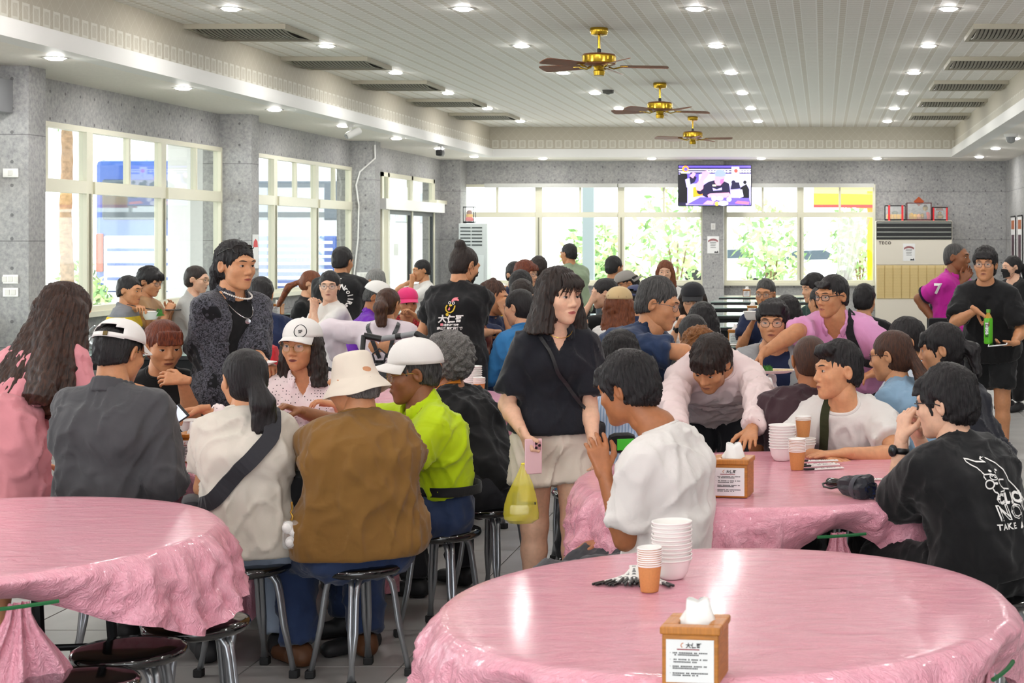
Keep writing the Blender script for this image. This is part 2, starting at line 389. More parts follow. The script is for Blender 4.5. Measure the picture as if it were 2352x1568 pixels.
# ---- materials of figures
SK = {'fair': '#d9a583', 'tan': '#c48a62', 'warm': '#cf966e', 'dark': '#a86c46', 'deep': '#8f5c3c', 'pink': '#deb094'}
def skin(tone):
    n = 'skin '+tone
    if n in M: return M[n]
    m = mat(n, SK[tone], .48, noise=.07, nscale=55, bump=.06, bscale=350, spec=.42)
    b = m.node_tree.nodes['Principled BSDF']; b.inputs['Subsurface Weight'].default_value = .12
    b.inputs['Subsurface Radius'].default_value = (.012, .005, .003); return m
def cloth(name, c, rough=.85, kind=None, c2='#ffffff', sc_=1.0, bump=.5, sheen=.15):
    """Woven cloth with soft folds; kind adds a printed pattern."""
    n = 'cloth '+name
    if n in M: return M[n]
    m, nt, b = nodes(n); c = col(c); c2 = col(c2); b.inputs['Roughness'].default_value = rough
    b.inputs['Sheen Weight'].default_value = sheen; b.inputs['Specular IOR Level'].default_value = .25
    tc = add(nt, 'ShaderNodeTexCoord'); fo = add(nt, 'ShaderNodeTexNoise', Scale=7.0*sc_, Detail=2.5, Distortion=.6)
    we = add(nt, 'ShaderNodeTexNoise', Scale=420.0, Detail=1.0); lk(nt, tc.outputs['Object'], fo.inputs[0]); lk(nt, tc.outputs['Object'], we.inputs[0])
    b1 = add(nt, 'ShaderNodeBump', Strength=bump, Distance=.035); b2 = add(nt, 'ShaderNodeBump', Strength=.18, Distance=.002)
    lk(nt, fo.outputs[0], b1.inputs['Height']); lk(nt, we.outputs[0], b2.inputs['Height']); lk(nt, b1.outputs[0], b2.inputs['Normal']); lk(nt, b2.outputs[0], b.inputs['Normal'])
    fac = None
    if kind == 'dots':
        v = add(nt, 'ShaderNodeTexVoronoi', Scale=68.0, Randomness=.25); lk(nt, tc.outputs['Object'], v.inputs[0])
        f_ = add(nt, 'ShaderNodeMath', operation='LESS_THAN'); f_.inputs[1].default_value = .2; lk(nt, v.outputs[0], f_.inputs[0]); fac = f_.outputs[0]
    elif kind == 'bandana':
        v = add(nt, 'ShaderNodeTexVoronoi', Scale=34.0, feature='F1'); pt_ = add(nt, 'ShaderNodeTexVoronoi', Scale=7.0); v2 = add(nt, 'ShaderNodeTexNoise', Scale=60.0, Detail=5.0, Roughness=.75, Distortion=2.0)
        for q in (v, pt_, v2): lk(nt, tc.outputs['Object'], q.inputs[0])
        nf = add(nt, 'ShaderNodeMapRange'); nf.inputs[1].default_value = .44; nf.inputs[2].default_value = .56; lk(nt, v2.outputs[0], nf.inputs[0])
        dt = add(nt, 'ShaderNodeMath', operation='LESS_THAN'); dt.inputs[1].default_value = .3; lk(nt, v.outputs[0], dt.inputs[0])
        dk = add(nt, 'ShaderNodeSeparateColor'); lk(nt, pt_.outputs['Color'], dk.inputs[0]); sw_ = add(nt, 'ShaderNodeMath', operation='GREATER_THAN'); sw_.inputs[1].default_value = .86; lk(nt, dk.outputs[0], sw_.inputs[0])
        mx_ = add(nt, 'ShaderNodeMix'); lk(nt, sw_.outputs[0], mx_.inputs[0]); lk(nt, nf.outputs[0], mx_.inputs[2]); d2 = add(nt, 'ShaderNodeMath', operation='MULTIPLY'); d2.inputs[1].default_value = .45; lk(nt, dt.outputs[0], d2.inputs[0]); lk(nt, d2.outputs[0], mx_.inputs[3]); fac = mx_.outputs[0]
    elif kind == 'check':
        wx = add(nt, 'ShaderNodeTexChecker', Scale=55.0); lk(nt, tc.outputs['Object'], wx.inputs[0]); fac = wx.outputs['Fac']
    elif kind in ('stripe', 'vstripe'):
        wx = add(nt, 'ShaderNodeTexWave', Scale=22.0); wx.bands_direction = 'Z' if kind == 'stripe' else 'X'; lk(nt, tc.outputs['Object'], wx.inputs[0])
        f_ = add(nt, 'ShaderNodeMath', operation='GREATER_THAN'); f_.inputs[1].default_value = .6; lk(nt, wx.outputs['Fac'], f_.inputs[0]); fac = f_.outputs[0]
    elif kind == 'yellowband':   # grey polo with a yellow chest band and white stripes under it, by height on the chest
        sp = add(nt, 'ShaderNodeSeparateXYZ'); lk(nt, tc.outputs['Object'], sp.inputs[0]); rp = add(nt, 'ShaderNodeValToRGB'); mr = add(nt, 'ShaderNodeMapRange')
        mr.inputs[1].default_value = sc_*.0+.70; mr.inputs[2].default_value = 1.10; lk(nt, sp.outputs[2], mr.inputs[0]); lk(nt, mr.outputs[0], rp.inputs[0])
        e = rp.color_ramp; e.interpolation = 'CONSTANT'; e.elements[0].position = 0; e.elements[0].color = c2
        for k_ in range(1, 6): q = e.elements.new(k_*.085); q.color = c if k_ % 2 else c2
        q = e.elements.new(.5); q.color = c; q = e.elements.new(.56); q.color = col('#f0cf1c'); e.elements[-1].position = .8; e.elements[-1].color = c
        lk(nt, rp.outputs[0], b.inputs['Base Color']); return m
    elif kind == 'denim':
        fac = fo.outputs[0]
    b.inputs['Base Color'].default_value = c
    if fac is not None:
        x = add(nt, 'ShaderNodeMix', data_type='RGBA'); x.inputs[6].default_value = c; x.inputs[7].default_value = c2; lk(nt, fac, x.inputs[0]); lk(nt, x.outputs[2], b.inputs['Base Color'])
    return m
def hairmat(name, c, c2=None, rough=.42):
    n = 'hair '+name
    if n in M: return M[n]
    m, nt, b = nodes(n); c = col(c); c2 = col(c2) if c2 else tuple(min(1, v*2.4+.006) for v in c[:3])+(1,)
    a = add(nt, 'ShaderNodeAttribute', attribute_name='strand'); no = add(nt, 'ShaderNodeTexNoise', Scale=9.0, Detail=5.0, Roughness=.65)
    lk(nt, a.outputs['Vector'], no.inputs[0]); r = add(nt, 'ShaderNodeMapRange'); r.inputs[1].default_value = .4; r.inputs[2].default_value = .75
    lk(nt, no.outputs[0], r.inputs[0]); x = add(nt, 'ShaderNodeMix', data_type='RGBA'); x.inputs[6].default_value = c; x.inputs[7].default_value = c2
    lk(nt, r.outputs[0], x.inputs[0]); lk(nt, x.outputs[2], b.inputs['Base Color']); bp = add(nt, 'ShaderNodeBump', Strength=.7, Distance=.006)
    lk(nt, no.outputs[0], bp.inputs['Height']); lk(nt, bp.outputs[0], b.inputs['Normal']); b.inputs['Roughness'].default_value = rough
    b.inputs['Specular IOR Level'].default_value = .4; return m
# ---- hair, in head space
def hair_mesh(st, h, kind, extra=()):
    """st: dict of the cut; extra: tail capsules in head space."""
    lo = V3(-.16, -.17, -.14); hi = V3(.16, .19, .19); t = st.get('t', .014); L = st.get('len', 0)
    if L: lo[2] = -.14-L; lo[0] = -.19; hi[0] = .19; hi[1] = .22
    for e in extra: lo = np.minimum(lo, np.minimum(e[0], e[1])-.09); hi = np.maximum(hi, np.maximum(e[0], e[1])+.09)
    g = Grid(lo, hi, h); top = st.get('top', t)
    g.ell((0, .02, .034+(top-t)*.6), (.076+t, .095+t, .083+(t+top)/2), 0)
    if st.get('nape', 1): g.ell((0, .042, -.02), (.062+t, .068+t*.8, .075), .03)
    if L:  # curtains of long hair around the neck
        g.cap((0, .038, -.02), (0, .045+st.get('back', 0), -.06-L), .056+t, .05+st.get('flare', .02)+t, .03, .045, V3(1, 0, 0), .03)
        for x in (-1, 1): g.cap((x*.07, .0, .01), (x*(.08+st.get('flare', .02)), st.get('fwd', -.005), -.06-L), .025+t*.7, .03+t, k=.03)
    # openings: the face, the neck below the nape line, the ears
    fx, fz = st.get('fw', .06), st.get('fz', .052)
    g.cap((0, -.13, fz-.03-.04), (0, -.13, -.35), fx-.012+.012, fx+.01, .012, .015, V3(1, 0, 0), .012, sub=True)
    g.ell((0, -.115, fz-.055), (fx, .07, .055), .012, sub=True)
    if not L:
        nz = st.get('nz', -.075); g.plane((0, .06, nz), (0, -.42, -1)); 
        if st.get('ears', 1):
            for x in (-1, 1): g.ell((x*.095, .004, -.022), (.04, .03, .046), .01, sub=True)
    else:
        g.plane((0, 0, -.06-L), (0, 0, -1)); g.cap((0, -.06, -.14), (0, -.03, -.3-L), .06, .07, .0, .0, V3(1, 0, 0), .015, sub=True)
    if st.get('fringe'):
        z0 = st.get('fringe'); g.cap((0, -.074, .085), (0, -.098, z0), .016, .008, .045, st.get('fringew', .052), V3(1, 0, 0), .015, cut=[((0, 0, z0), (st.get('slant', 0), 0, -1))])
    if st.get('quiff'): g.cap((-.04, -.065, .1), (.045, -.06, .105), .028, .03, k=.02)
    if st.get('hat'): g.plane((0, 0, st['hat']), (0, -.1, 1))
    if st.get('bun'): b = st['bun']; g.ell(b[:3], (b[3],)*3, .012)
    for e in extra: g.cap(e[0], e[1], e[2], e[3], e[4] if len(e) > 4 else 0, e[5] if len(e) > 5 else 0, V3(1, 0, 0), .015)
    V, Q = g.mesh()
    if not len(V): return V, Q, V
    N = vnorm(V, Q); th = np.arctan2(V[:, 0], V[:, 1]-.05); rr = np.hypot(V[:, 0], V[:, 1]-.05); fz_ = V[:, 2]
    a = st.get('amp', .0022)*np.clip((rr-.01)/.05, 0, 1)
    if st.get('curly'): V = V+N*(wob(V, .045, 3)*.010+wob(V, .022, 8)*.005)[:, None]
    else: V = V+N*((np.sin(th*34+wob(V, .06, 2)*2)+.6*np.sin(th*57+fz_*20+1))*a+wob(V, .07, 5)*a*1.4)[:, None]
    up = np.clip((fz_-.06)/.06, 0, 1)
    S = np.stack([np.cos(th)*4.2, np.sin(th)*4.2, fz_*3.5*(1-up)+rr*3*up], 1) if not st.get('curly') else V*26
    return V, Q, S
def wisps(spec):
    """Thin strands falling over the forehead, in head space."""
    b = MB()
    for x0, x1, z1, r in spec: b.tube([(x0*.5, -.03, .122), (x0*.85, -.068, .104+.004*math.sin(x0*400)), ((x0*.6+x1*.4), -.098, .082), ((x0*.3+x1*.7), -.105, .062), (x1, -.1+.03*(x1/.06)**2, z1)], [r*1.3, r*1.2, r, r*.8, r*.25], 5)
    return b
CUTS = {
    'short': dict(t=.011, top=.026, fz=0.070, nz=-.06), 'crop': dict(t=.007, top=.017, fz=0.072, nz=-.055, fw=.064), 'buzz': dict(t=.0035, top=.004, fz=0.078, nz=-.06, amp=.0004, fw=.066),
    'undercut': dict(t=.005, top=.034, fz=0.078, nz=-.055, quiff=1, amp=.003), 'thick': dict(t=.016, top=.034, fz=0.064, nz=-.075, fringe=.05, amp=.0035), 'bowl': dict(t=.019, top=.032, fz=0.062, nz=-.06, fringe=.036, ears=1, amp=.0035),
    'tied': dict(t=.009, top=.012, fz=0.078, nz=-.09, amp=.0015), 'tiedbangs': dict(t=.01, top=.014, fz=0.074, nz=-.09, fringe=.036, amp=.0016), 'bob': dict(t=.02, top=.028, fz=0.068, len=.08, flare=.03, fringe=.04, amp=.003, fringew=.045),
    'lob': dict(t=.016, top=.022, fz=0.070, len=.16, flare=.015, amp=.003), 'long': dict(t=.015, top=.018, fz=0.072, len=.36, flare=.012, amp=.003), 'mullet': dict(t=.012, top=.022, fz=0.076, nz=-.1, amp=.003),
    'curly': dict(t=.03, top=.036, fz=0.074, nz=-.09, curly=1), 'shortf': dict(t=.018, top=.028, fz=0.067, nz=-.085, fringe=.045, ears=0, amp=.003), 'bangs': dict(t=.014, top=.024, fz=0.068, nz=-.085, fringe=.03, ears=1, amp=.0026, fringew=.06)}
PEOPLE = {}
def to_obj(name, V, Q, m, root, smooth=True, strand=None):
    if not len(V): return None
    me = mesh(name, V-np.array(root.location), Q, m, smooth)
    if strand is not None:
        a = me.attributes.new('strand', 'FLOAT_VECTOR', 'POINT'); a.data.foreach_set('vector', strand.astype(np.float32).ravel())
    return link(name, me, root)
def headbit(name, vs, fs, mats, root, Hm, fm=None, smooth=True):
    me = vs if isinstance(vs, bpy.types.Mesh) else mesh(name, vs, fs, mats, smooth, fm)
    o = link(name, me, root); o.matrix_local = Matrix.Translation(-root.location) @ Hm; return o
def ball_cap(root, Hm, m, brim=1, back=0, tilt=0, hole=0, name='cap', tall=1.0, size=1.0):
    """Six-panel cap with a curved brim; back turns it round."""
    R = Matrix.Rotation(math.radians(180 if back else 0), 4, 'Z') @ Matrix.Rotation(math.radians(tilt), 4, 'X') @ Matrix.Scale(size, 4)
    b = MB(); nu, nv = 36, 10; vs = []; fs = []
    for j in range(nv+1):
        a = PI/2*j/nv
        for i in range(nu):
            t = 2*PI*i/nu; k = 1+.012*abs(math.sin(t*3)); r = math.cos(a)**.8*k
            vs.append((r*.0905*math.sin(t), .018-r*.111*math.cos(t), .046+.092*tall*math.sin(a)+.006*math.cos(t)*r))
    for j in range(nv):
        for i in range(nu):
            f = (j*nu+i, j*nu+(i+1) % nu, (j+1)*nu+(i+1) % nu, (j+1)*nu+i)
            if hole and j in (1, 2, 3) and abs(i-nu//2) <= (4 if j < 3 else 2): continue
            fs.append(f)
    b.add(vs, fs); b.lathe([(.001, .0), (.006, .001), (.006, .004), (.001, .006)], 8, (0, .018, .046+.091*tall))
    b.xf(R); cap = headbit(name, mesh(name, b.v, b.f, [m], True), None, None, root, Hm)
    sm = cap.modifiers.new('thickness', 'SOLIDIFY'); sm.thickness = .003; sm.offset = 1
    if brim:
        q = MB(); nu, nv = 17, 7; vs = []
        for lay in (0, 1):
            for j in range(nv):
                for i in range(nu):
                    u = -1+2*i/(nu-1); v = j/(nv-1); t = u*1.12
                    x = .0905*math.sin(t)*(1-.02*v); y0 = .018-.111*math.cos(t); y = y0-v*.072*math.sqrt(max(.0, 1-(u*.97)**2))**.8
                    vs.append((x, y, .05+.004*math.cos(t)-v*.014-.022*u*u*(.3+v)+(.0035 if lay else 0)))
        n = nu*nv; fs = []
        for j in range(nv-1):
            for i in range(nu-1):
                k = j*nu+i; fs += [(k, k+1, k+nu+1, k+nu), (n+k, n+k+nu, n+k+nu+1, n+k+1)]
        ed = [j*nu for j in range(nv)]+[(nv-1)*nu+i for i in range(1, nu)]+[j*nu+nu-1 for j in range(nv-2, -1, -1)]
        for a, c in zip(ed, ed[1:]): fs.append((a, c, n+c, n+a))
        q.add(vs, fs); q.xf(R); o = headbit('brim', mesh('brim', q.v, q.f, [m], True), None, None, cap, Matrix.Identity(4)); o.matrix_local = Matrix.Identity(4)
    if hole:
        s_ = MB(); pts = [(.0925*math.sin(t), .018-.1135*math.cos(t), .05) for t in np.linspace(PI-.95, PI+.95, 13)]
        for a, c in zip(pts, pts[1:]): s_.add([(*a[:2], a[2]-.011), (*c[:2], c[2]-.011), (*c[:2], c[2]+.009), (*a[:2], a[2]+.009)], [(0, 1, 2, 3)])
        s_.xf(R); o = link('strap', mesh('strap', s_.v, s_.f, [m], True), cap)
        e = MB(); e.cbox((-.02, .133, .05), (.02, .004, .019), bev=.001); e.xf(R); link('buckle', mesh('buckle', e.v, e.f, [mat('cap buckle', '#6b5a35', .4, .7)]), cap)
    return cap
def bucket_hat(root, Hm, m):
    b = MB(); n = 48; Hm = Hm @ Matrix.Scale(.93, 4); prof = [(.004, .15), (.045, .149), (.072, .14), (.08, .126), (.092, .07), (.1, .034), (.103, .03), (.106, .024), (.122, .003), (.138, -.024), (.143, -.034)]
    vs = []; fs = []
    for k, (r, z) in enumerate(prof):
        for i in range(n):
            t = 2*PI*i/n; wv = max(0, (r-.108)/.07); rr = r*(1+.05*wv*math.sin(t*2+.6)); crn = .0 if r > .1 else .003*math.sin(t*5+z*60)
            vs.append(((rr+crn)*math.sin(t)*.93, .016-(rr+crn)*math.cos(t)*1.08, z-.004+wv*(.014*math.sin(t*2+.4)+.006*math.sin(t*5))))
    for k in range(len(prof)-1):
        for i in range(n): fs.append((k*n+i, k*n+(i+1) % n, (k+1)*n+(i+1) % n, (k+1)*n+i))
    fs.append(tuple(range(n)))
    o = headbit('bucket_hat', vs, fs, [m], root, Hm); s_ = o.modifiers.new('t', 'SOLIDIFY'); s_.thickness = .003; s_.offset = 1
    ss = o.modifiers.new('s', 'SUBSURF'); ss.levels = ss.render_levels = 1
    return o
def spectacles(root, Hm, m, rim=.0012, w=.0235, hgt=.019, up=0, name='glasses', lens=None, round_=2.6):
    b = MB(); cz = .008+up; R = Matrix.Identity(4)
    for x in (-1, 1):
        pts = []
        for i in range(24):
            t = 2*PI*i/24; c_, s_ = math.cos(t), math.sin(t)
            pts.append((x*.033+w*math.copysign(abs(c_)**(2/round_), c_), -.1035+.02*(abs(x*.033+w*c_)/.06)**2, cz+hgt*math.copysign(abs(s_)**(2/round_), s_)))
        b.tube(pts, rim, 6, True)
        k = len(b.v); b.v += pts; b.f.append(tuple(range(k, k+24))); b.m.append(1)
        b.tube([(x*(.033+w), -.095, cz+.007), (x*.078, -.07, cz+.009), (x*.0835, -.01, cz+.006), (x*.083, .02, cz-.006)], rim*1.15, 6)
    b.tube([(-.0105, -.1035, cz+.003), (0, -.109, cz+.006), (.0105, -.1035, cz+.003)], rim*1.2, 6)
    return headbit(name, mesh(name, b.v, b.f, [m, lens or GLASSM], True, b.m), None, None, root, Hm)
GLASSM = mat('lens glass', '#eef4f4', .05, alpha=.12)
DARKLENS = mat('dark lens', '#0c0c0e', .08, spec=.8)
def face_mask(root, Hm, m):
    nu, nv = 17, 11; vs = []; fs = []
    for i in range(nu):
        u = -1+2*i/(nu-1)
        for j in range(nv):
            v = -1+2*j/(nv-1); x = u*(.062-.012*max(0, -v)); z = -.052+v*.05*(1-.25*u*u); vs.append((x, z))
    a = np.array(vs); y = on_face('f', a[:, 0]*.9, np.maximum(a[:, 1], -.1)); y = np.minimum(y, -.045)-.007*(1-(a[:, 0]/.064)**2)
    y = y-.010*np.exp(-(a[:, 0]/.03)**2)*(a[:, 1] < .0); P = np.stack([a[:, 0], y, a[:, 1]], 1)
    for i in range(nu-1):
        for j in range(nv-1): k = i*nv+j; fs.append((k, k+nv, k+nv+1, k+1))
    b = MB(); b.add(P, fs)
    for x in (-1, 1): b.tube([(x*.058, -.05, -.03), (x*.08, .0, .0), (x*.084, .03, .0), (x*.08, .02, -.03), (x*.055, -.045, -.07)], .0012, 5)
    return headbit('face_mask', mesh('face_mask', b.v, b.f, [m], True), None, None, root, Hm)
DEF = dict(skin='warm', hair='short', hairc='black', head='m', size=1.0, fat=1.0, pose='sit', top='tee', topm=None, bot='pants', botm=None, shoe='#1c1c1e')
HAIRC = {'black': ('#0b090a', '#2a2326'), 'dark': ('#17100d', '#3d2a22'), 'brown': ('#2a1710', '#6b4028'), 'red': ('#4a1a0c', '#9a4a22'), 'auburn': ('#5a2a14', '#a05a30'), 'grey': ('#4a4745', '#9a9692'),
         'saltpepper': ('#1d1c1c', '#6a6866'), 'ombre': ('#1d100b', '#54301d'), 'orange': ('#5f3312', '#b57a3c'), 'silver': ('#6a6a6a', '#b5b2ae')}
def person(key, h, label, group=None, **kw):
    """h: (pixel x, pixel y, pixels per metre) of the head's centre. Angles: 0 faces the camera, 90 faces +X, 180 away."""
    p = dict(DEF); p.update(kw); s = h[2]; z_ = p['size']; fat = p['fat']; Hc = at(*h); fem = p['head'] == 'f'
    yaw = p.get('yaw', 0); hy = p.get('hyaw', yaw); toc = math.degrees(math.atan2(CX-h[0], F)); yaw += toc; hy += toc; pitch, roll = p.get('pitch', 6), p.get('roll', 0)
    f = V3(math.sin(math.radians(yaw)), -math.cos(math.radians(yaw)), 0); lf = V3(math.cos(math.radians(yaw)), math.sin(math.radians(yaw)), 0); up = V3(0, 0, 1)
    hf = V3(math.sin(math.radians(hy)), -math.cos(math.radians(hy)), 0); sit = p['pose'] == 'sit'; near = s > 400; mid = s > 270
    if 'ground' in p: pass
    seat = p.get('seat', .45); Pz = (seat+.085) if sit else .885*z_*p.get('hipz', 1.0)
    # ---- spine: from the pelvis to the neck, leaning as far as the height of the head asks
    N = Hc-up*.145*z_-hf*.028*z_-hf*math.sin(math.radians(pitch))*.05*z_
    if 'neck' in p: N = Hc+V3(*p['neck'])
    Lt = .50*z_
    dz = N[2]-Pz; ld = math.radians(p.get('lean', yaw-toc)+toc); lv = V3(math.sin(ld), -math.cos(ld), 0)
    ca = np.clip(dz/Lt, -.2, 1); th = math.acos(ca)
    if dz > Lt: Pz = N[2]-Lt if not sit else Pz
    P = N-lv*math.sin(th)*Lt; P[2] = Pz
    if 'hip' in p: q = at(p['hip'][0], h[1], F/(Hc[1]+p['hip'][1])); P[0], P[1] = q[0], q[1]
    ax = nrm(N-P); T = np.linalg.norm(N-P); bow = p.get('bow', .03)
    pt = lambda t: P+ax*T*t+(-f*(1-abs(ax@f)))*bow*math.sin(PI*t)
    tw = p.get('twist', 0); lsh = V3(math.cos(math.radians(yaw+tw)), math.sin(math.radians(yaw+tw)), 0)
    lsh = nrm(lsh-ax*(lsh@ax)*.6); fsh = nrm(np.cross(lsh, ax)); 
    sw = (.14 if fem else .162)*z_*(1+.35*(fat-1)); Uc = pt(.885); SL = {1: Uc+lsh*sw-ax*.012+fsh*p.get('hunch', .02), -1: Uc-lsh*sw-ax*.012+fsh*p.get('hunch', .02)}
    for k in (1, -1): SL[k] = SL[k]+up*p.get('shrug', (0, 0))[0 if k == 1 else 1]
    hw = .088*z_; HL = {1: P+lf*hw, -1: P-lf*hw}
    ua, fa = .285*z_, .25*z_; E, W = {}, {}
    for k, nm in ((1, 'L'), (-1, 'R')):
        a = p.get(nm, 'table' if sit else 'down'); side = lsh*k; pole = -up*.9+side*.5-f*.25
        if isinstance(a, str):
            W0 = {'table': SL[k]+f*.33*z_-side*.1, 'down': SL[k]-up*.51*z_+f*.05+side*.05, 'mouth': Hc+hf*.15*z_-up*.11*z_+side*.03, 'lap': P+f*.3+up*.1+side*.1,
                  'chest': SL[k]+f*.28*z_-up*.22-side*.16, 'lean': SL[k]+f*.12-up*.5+side*.12, 'fold': Uc+f*.27-up*.3-side*.05}[a]
            if a == 'table': W0[2] = .80
        else:
            W0 = at(a[0], a[1], F/(Hc[1]+a[2]))
            if len(a) > 3: E0 = at(a[3], a[4], F/(Hc[1]+a[5])); pole = E0-(SL[k]+W0)/2
        E[k], W[k] = ik(SL[k], W0, ua, fa, pole)
    # ---- legs
    K, A = {}, {}
    for k in (1, -1):
        if sit:
            sp = p.get('spread', 9); d = nrm(f*math.cos(math.radians(sp))+lf*k*math.sin(math.radians(sp))); K[k] = HL[k]+d*.41*z_; K[k][2] = p.get('kneez', .50*z_)
            A[k] = K[k]+f*p.get('footf', -.06)*1.0; A[k][2] = .085
        else:
            st = p.get('stance', .02); A[k] = HL[k]+lf*k*st+f*(k*p.get('stride', .04)); A[k][2] = .085; K[k] = (HL[k]*.49+A[k]*.51)+f*.02
    root = thing('person', label, 'person', (P[0], P[1], 0), group=group)
    hb = .0165 if near else (.02 if mid else .026)
    allp = [Hc, P, N]+list(SL.values())+list(E.values())+list(W.values())
    legsk = p['bot'] in ('shorts', 'skirt', 'dress')
    bare = allp+(list(K.values())+list(A.values()) if legsk else [P-up*.1])
    lo = np.min(bare, 0)-.2; hi = np.max(bare, 0)+.2; lo[2] = max(lo[2], .0)
    g = Grid(lo, hi, hb)
    fm = dict(ph=(.06, .104), wa=(.045, .086), ch=(.058, .1), sh=(.09, .062)) if fem else dict(ph=(.058, .1), wa=(.052, .096), ch=(.072, .108), sh=(.105, .066))
    wf = 1+.9*(fat-1)
    def torso(g, grow=0, hem=0, k=.035, cut=(), low=None):
        b = p.get('belly', 0)
        if low is not None: g.cap(low, pt(.04), fm['ph'][1]*fat+grow+hem, fm['ph'][1]*fat+grow+hem, fm['ph'][0]*fat, fm['ph'][0]*fat, lf, k, cut)
        g.cap(pt(-.02), pt(.36), fm['ph'][1]*fat+grow+hem, fm['wa'][1]*wf+grow+hem*.6+b, fm['ph'][0]*fat, fm['wa'][0]*fat, lf, k, cut)
        g.cap(pt(.36), pt(.7), fm['wa'][1]*wf+grow+b, fm['ch'][1]*fat+grow, fm['wa'][0]*fat, fm['ch'][0]*fat, lsh, k, cut)
        g.cap(pt(.7), pt(.88), fm['ch'][1]*fat+grow, fm['sh'][1]+grow, fm['ch'][0]*fat, fm['sh'][0], lsh, k, cut)
        g.cap(pt(.885), N+ax*.045, .056+grow, .043+grow, .08*(sw/.175), .006, lsh, k, cut)
        if fem: 
            for q in (1, -1): g.ell(pt(.7)+lsh*q*.068+fsh*.062, (.064+grow*.6,)*3, .03, cut=cut)
    torso(g)
    nr = (.046 if fem else .054)*(1+.5*(fat-1)); Rm = rotm(hy, pitch, roll); g.cap(N-ax*.03, Hc+Rm@V3(0, .028, -.06)*z_, nr*1.1, nr*.97, k=.035)
    aw = 1+.6*(fat-1)-(.13 if fem else 0)
    for k in (1, -1):
        g.cap(SL[k], E[k], .052*aw, .041*aw, k=.03); m_ = E[k]+(W[k]-E[k])*.28; g.cap(E[k], m_, .04*aw, .042*aw, k=.02); g.cap(m_, W[k], .042*aw, .026*aw, k=.02)
        if legsk:
            g.cap(HL[k], K[k], .088*fat, .058, k=.03); c = K[k]+(A[k]-K[k])*.3; g.cap(K[k], c, .056, .056, k=.03); g.cap(c, A[k], .056, .036, k=.02)
            g.cap(A[k]-up*.03, A[k]+f*.12-up*.055, .035, .028, k=.02)
        else: g.cap(HL[k], HL[k]+(K[k]-HL[k])*.35, .082*fat, .075, k=.03)
    if not legsk:
        pass
    BV, BQ = g.mesh()
    # ---- head and hands, finer, in the same mesh
    hh = .0046 if s > 430 else (.0072 if mid else .0105); HV, HQ = head_mesh(p['head'], hh); Rm = rotm(hy, pitch, roll); hs = V3(*p.get('headscale', (1, 1, 1)))*z_*p.get('hsz', 1.0)
    HV = Hc+(HV*hs)@Rm.T; parts = [(BV, BQ), (HV, HQ)]
    hd = .005 if near else (.0075 if mid else .011)
    for k, nm in ((1, 'L'), (-1, 'R')):
        d = p.get(nm+'d'); d = nrm(W[k]-E[k]) if d is None else nrm(d); do = p.get(nm+'n')
        if do is None: do = up if abs(d[2]) < .75 else lsh*k
        do = np.asarray(do, float); parts.append(hand_at(p.get(nm+'h', 'relaxed'), hd, W[k], d, do, k == 1, z_*(.89 if fem else .97)))
    n = 0; vs = []; qs = []
    for v, q in parts: vs.append(v); qs.append(q+n); n += len(v)
    to_obj('body', np.concatenate(vs), np.concatenate(qs), skin(p['skin']), root)
    Hm = Matrix.Translation(Vector(Hc)) @ Matrix(np.vstack([np.hstack([Rm*hs, np.zeros((3, 1))]), [0, 0, 0, 1]]).tolist())
    if p.get('face', 1) and s > 180:
        fb = face_bits(p['head'], p.get('brow', '#1a1310'), p.get('lip', '#9c5f52'))
        for nm, ms in fb.items():
            if nm == 'lips' and p.get('mask'): continue
            for me in ms: headbit(nm, me, None, None, root, Hm)
    # ---- hair
    if p['hair']:
        st = dict(CUTS[p['hair']]); st.update(p.get('cut', {}))
        if p.get('cap') or p.get('hat'): st['hat'] = .004 if p.get('hat') else .06
        if p.get('cap') and len(p['cap']) > 1 and p['cap'][1].get('hole'): st.update(hat=0, t=.006, top=.006)
        hc = HAIRC[p['hairc']]
        HVs, HQs, SV = hair_mesh(st, .006 if near else (.009 if mid else .0125), p['head'], p.get('tail', ()))
        if p.get('wisps'): b_ = wisps(p['wisps']); headbit('fringe_strands', mesh('fringe_strands', b_.v, b_.f, [hairmat(p['hairc'], *hc)], True), None, None, root, Hm)
        if len(HVs): to_obj('hair', Hc+(HVs*hs)@Rm.T, HQs, hairmat(p['hairc'], *hc), root, strand=SV)
    # ---- clothes
    gc = .0112 if near else (.0165 if mid else .023); fold = .0075 if s > 300 else .005
    def garment(name, build, lo, hi, m, amp=fold, parent=root, damp=()):
        g = Grid(np.asarray(lo)-.13, np.asarray(hi)+.13, gc*(1.45 if name in ('trousers', 'skirt') else 1)); build(g); V, Q = g.mesh()
        if not len(V): return None
        N_ = vnorm(V, Q); sd = len(PEOPLE)+len(name); q_ = V*V3(1, 1, .45); r_ = np.clip(1-np.abs(wob(q_, .17, sd))*1.7, 0, 1)**2; r2_ = np.clip(1-np.abs(wob(V[:, [1, 2, 0]]*V3(1, .6, 1), .2, sd+9))*1.9, 0, 1)**2
        dm = np.ones(len(V))
        for p_, n_ in damp: dm = np.minimum(dm, np.clip(np.abs((V-p_)@nrm(n_))/.045, .12, 1))
        amp = amp*dm
        V = V+N_*(np.maximum(r_*1.6+r2_*1.6+wob(V, .3, sd+4)*.7-.4, -.3)*amp)[:, None]
        return to_obj(name, V, Q, m, parent)
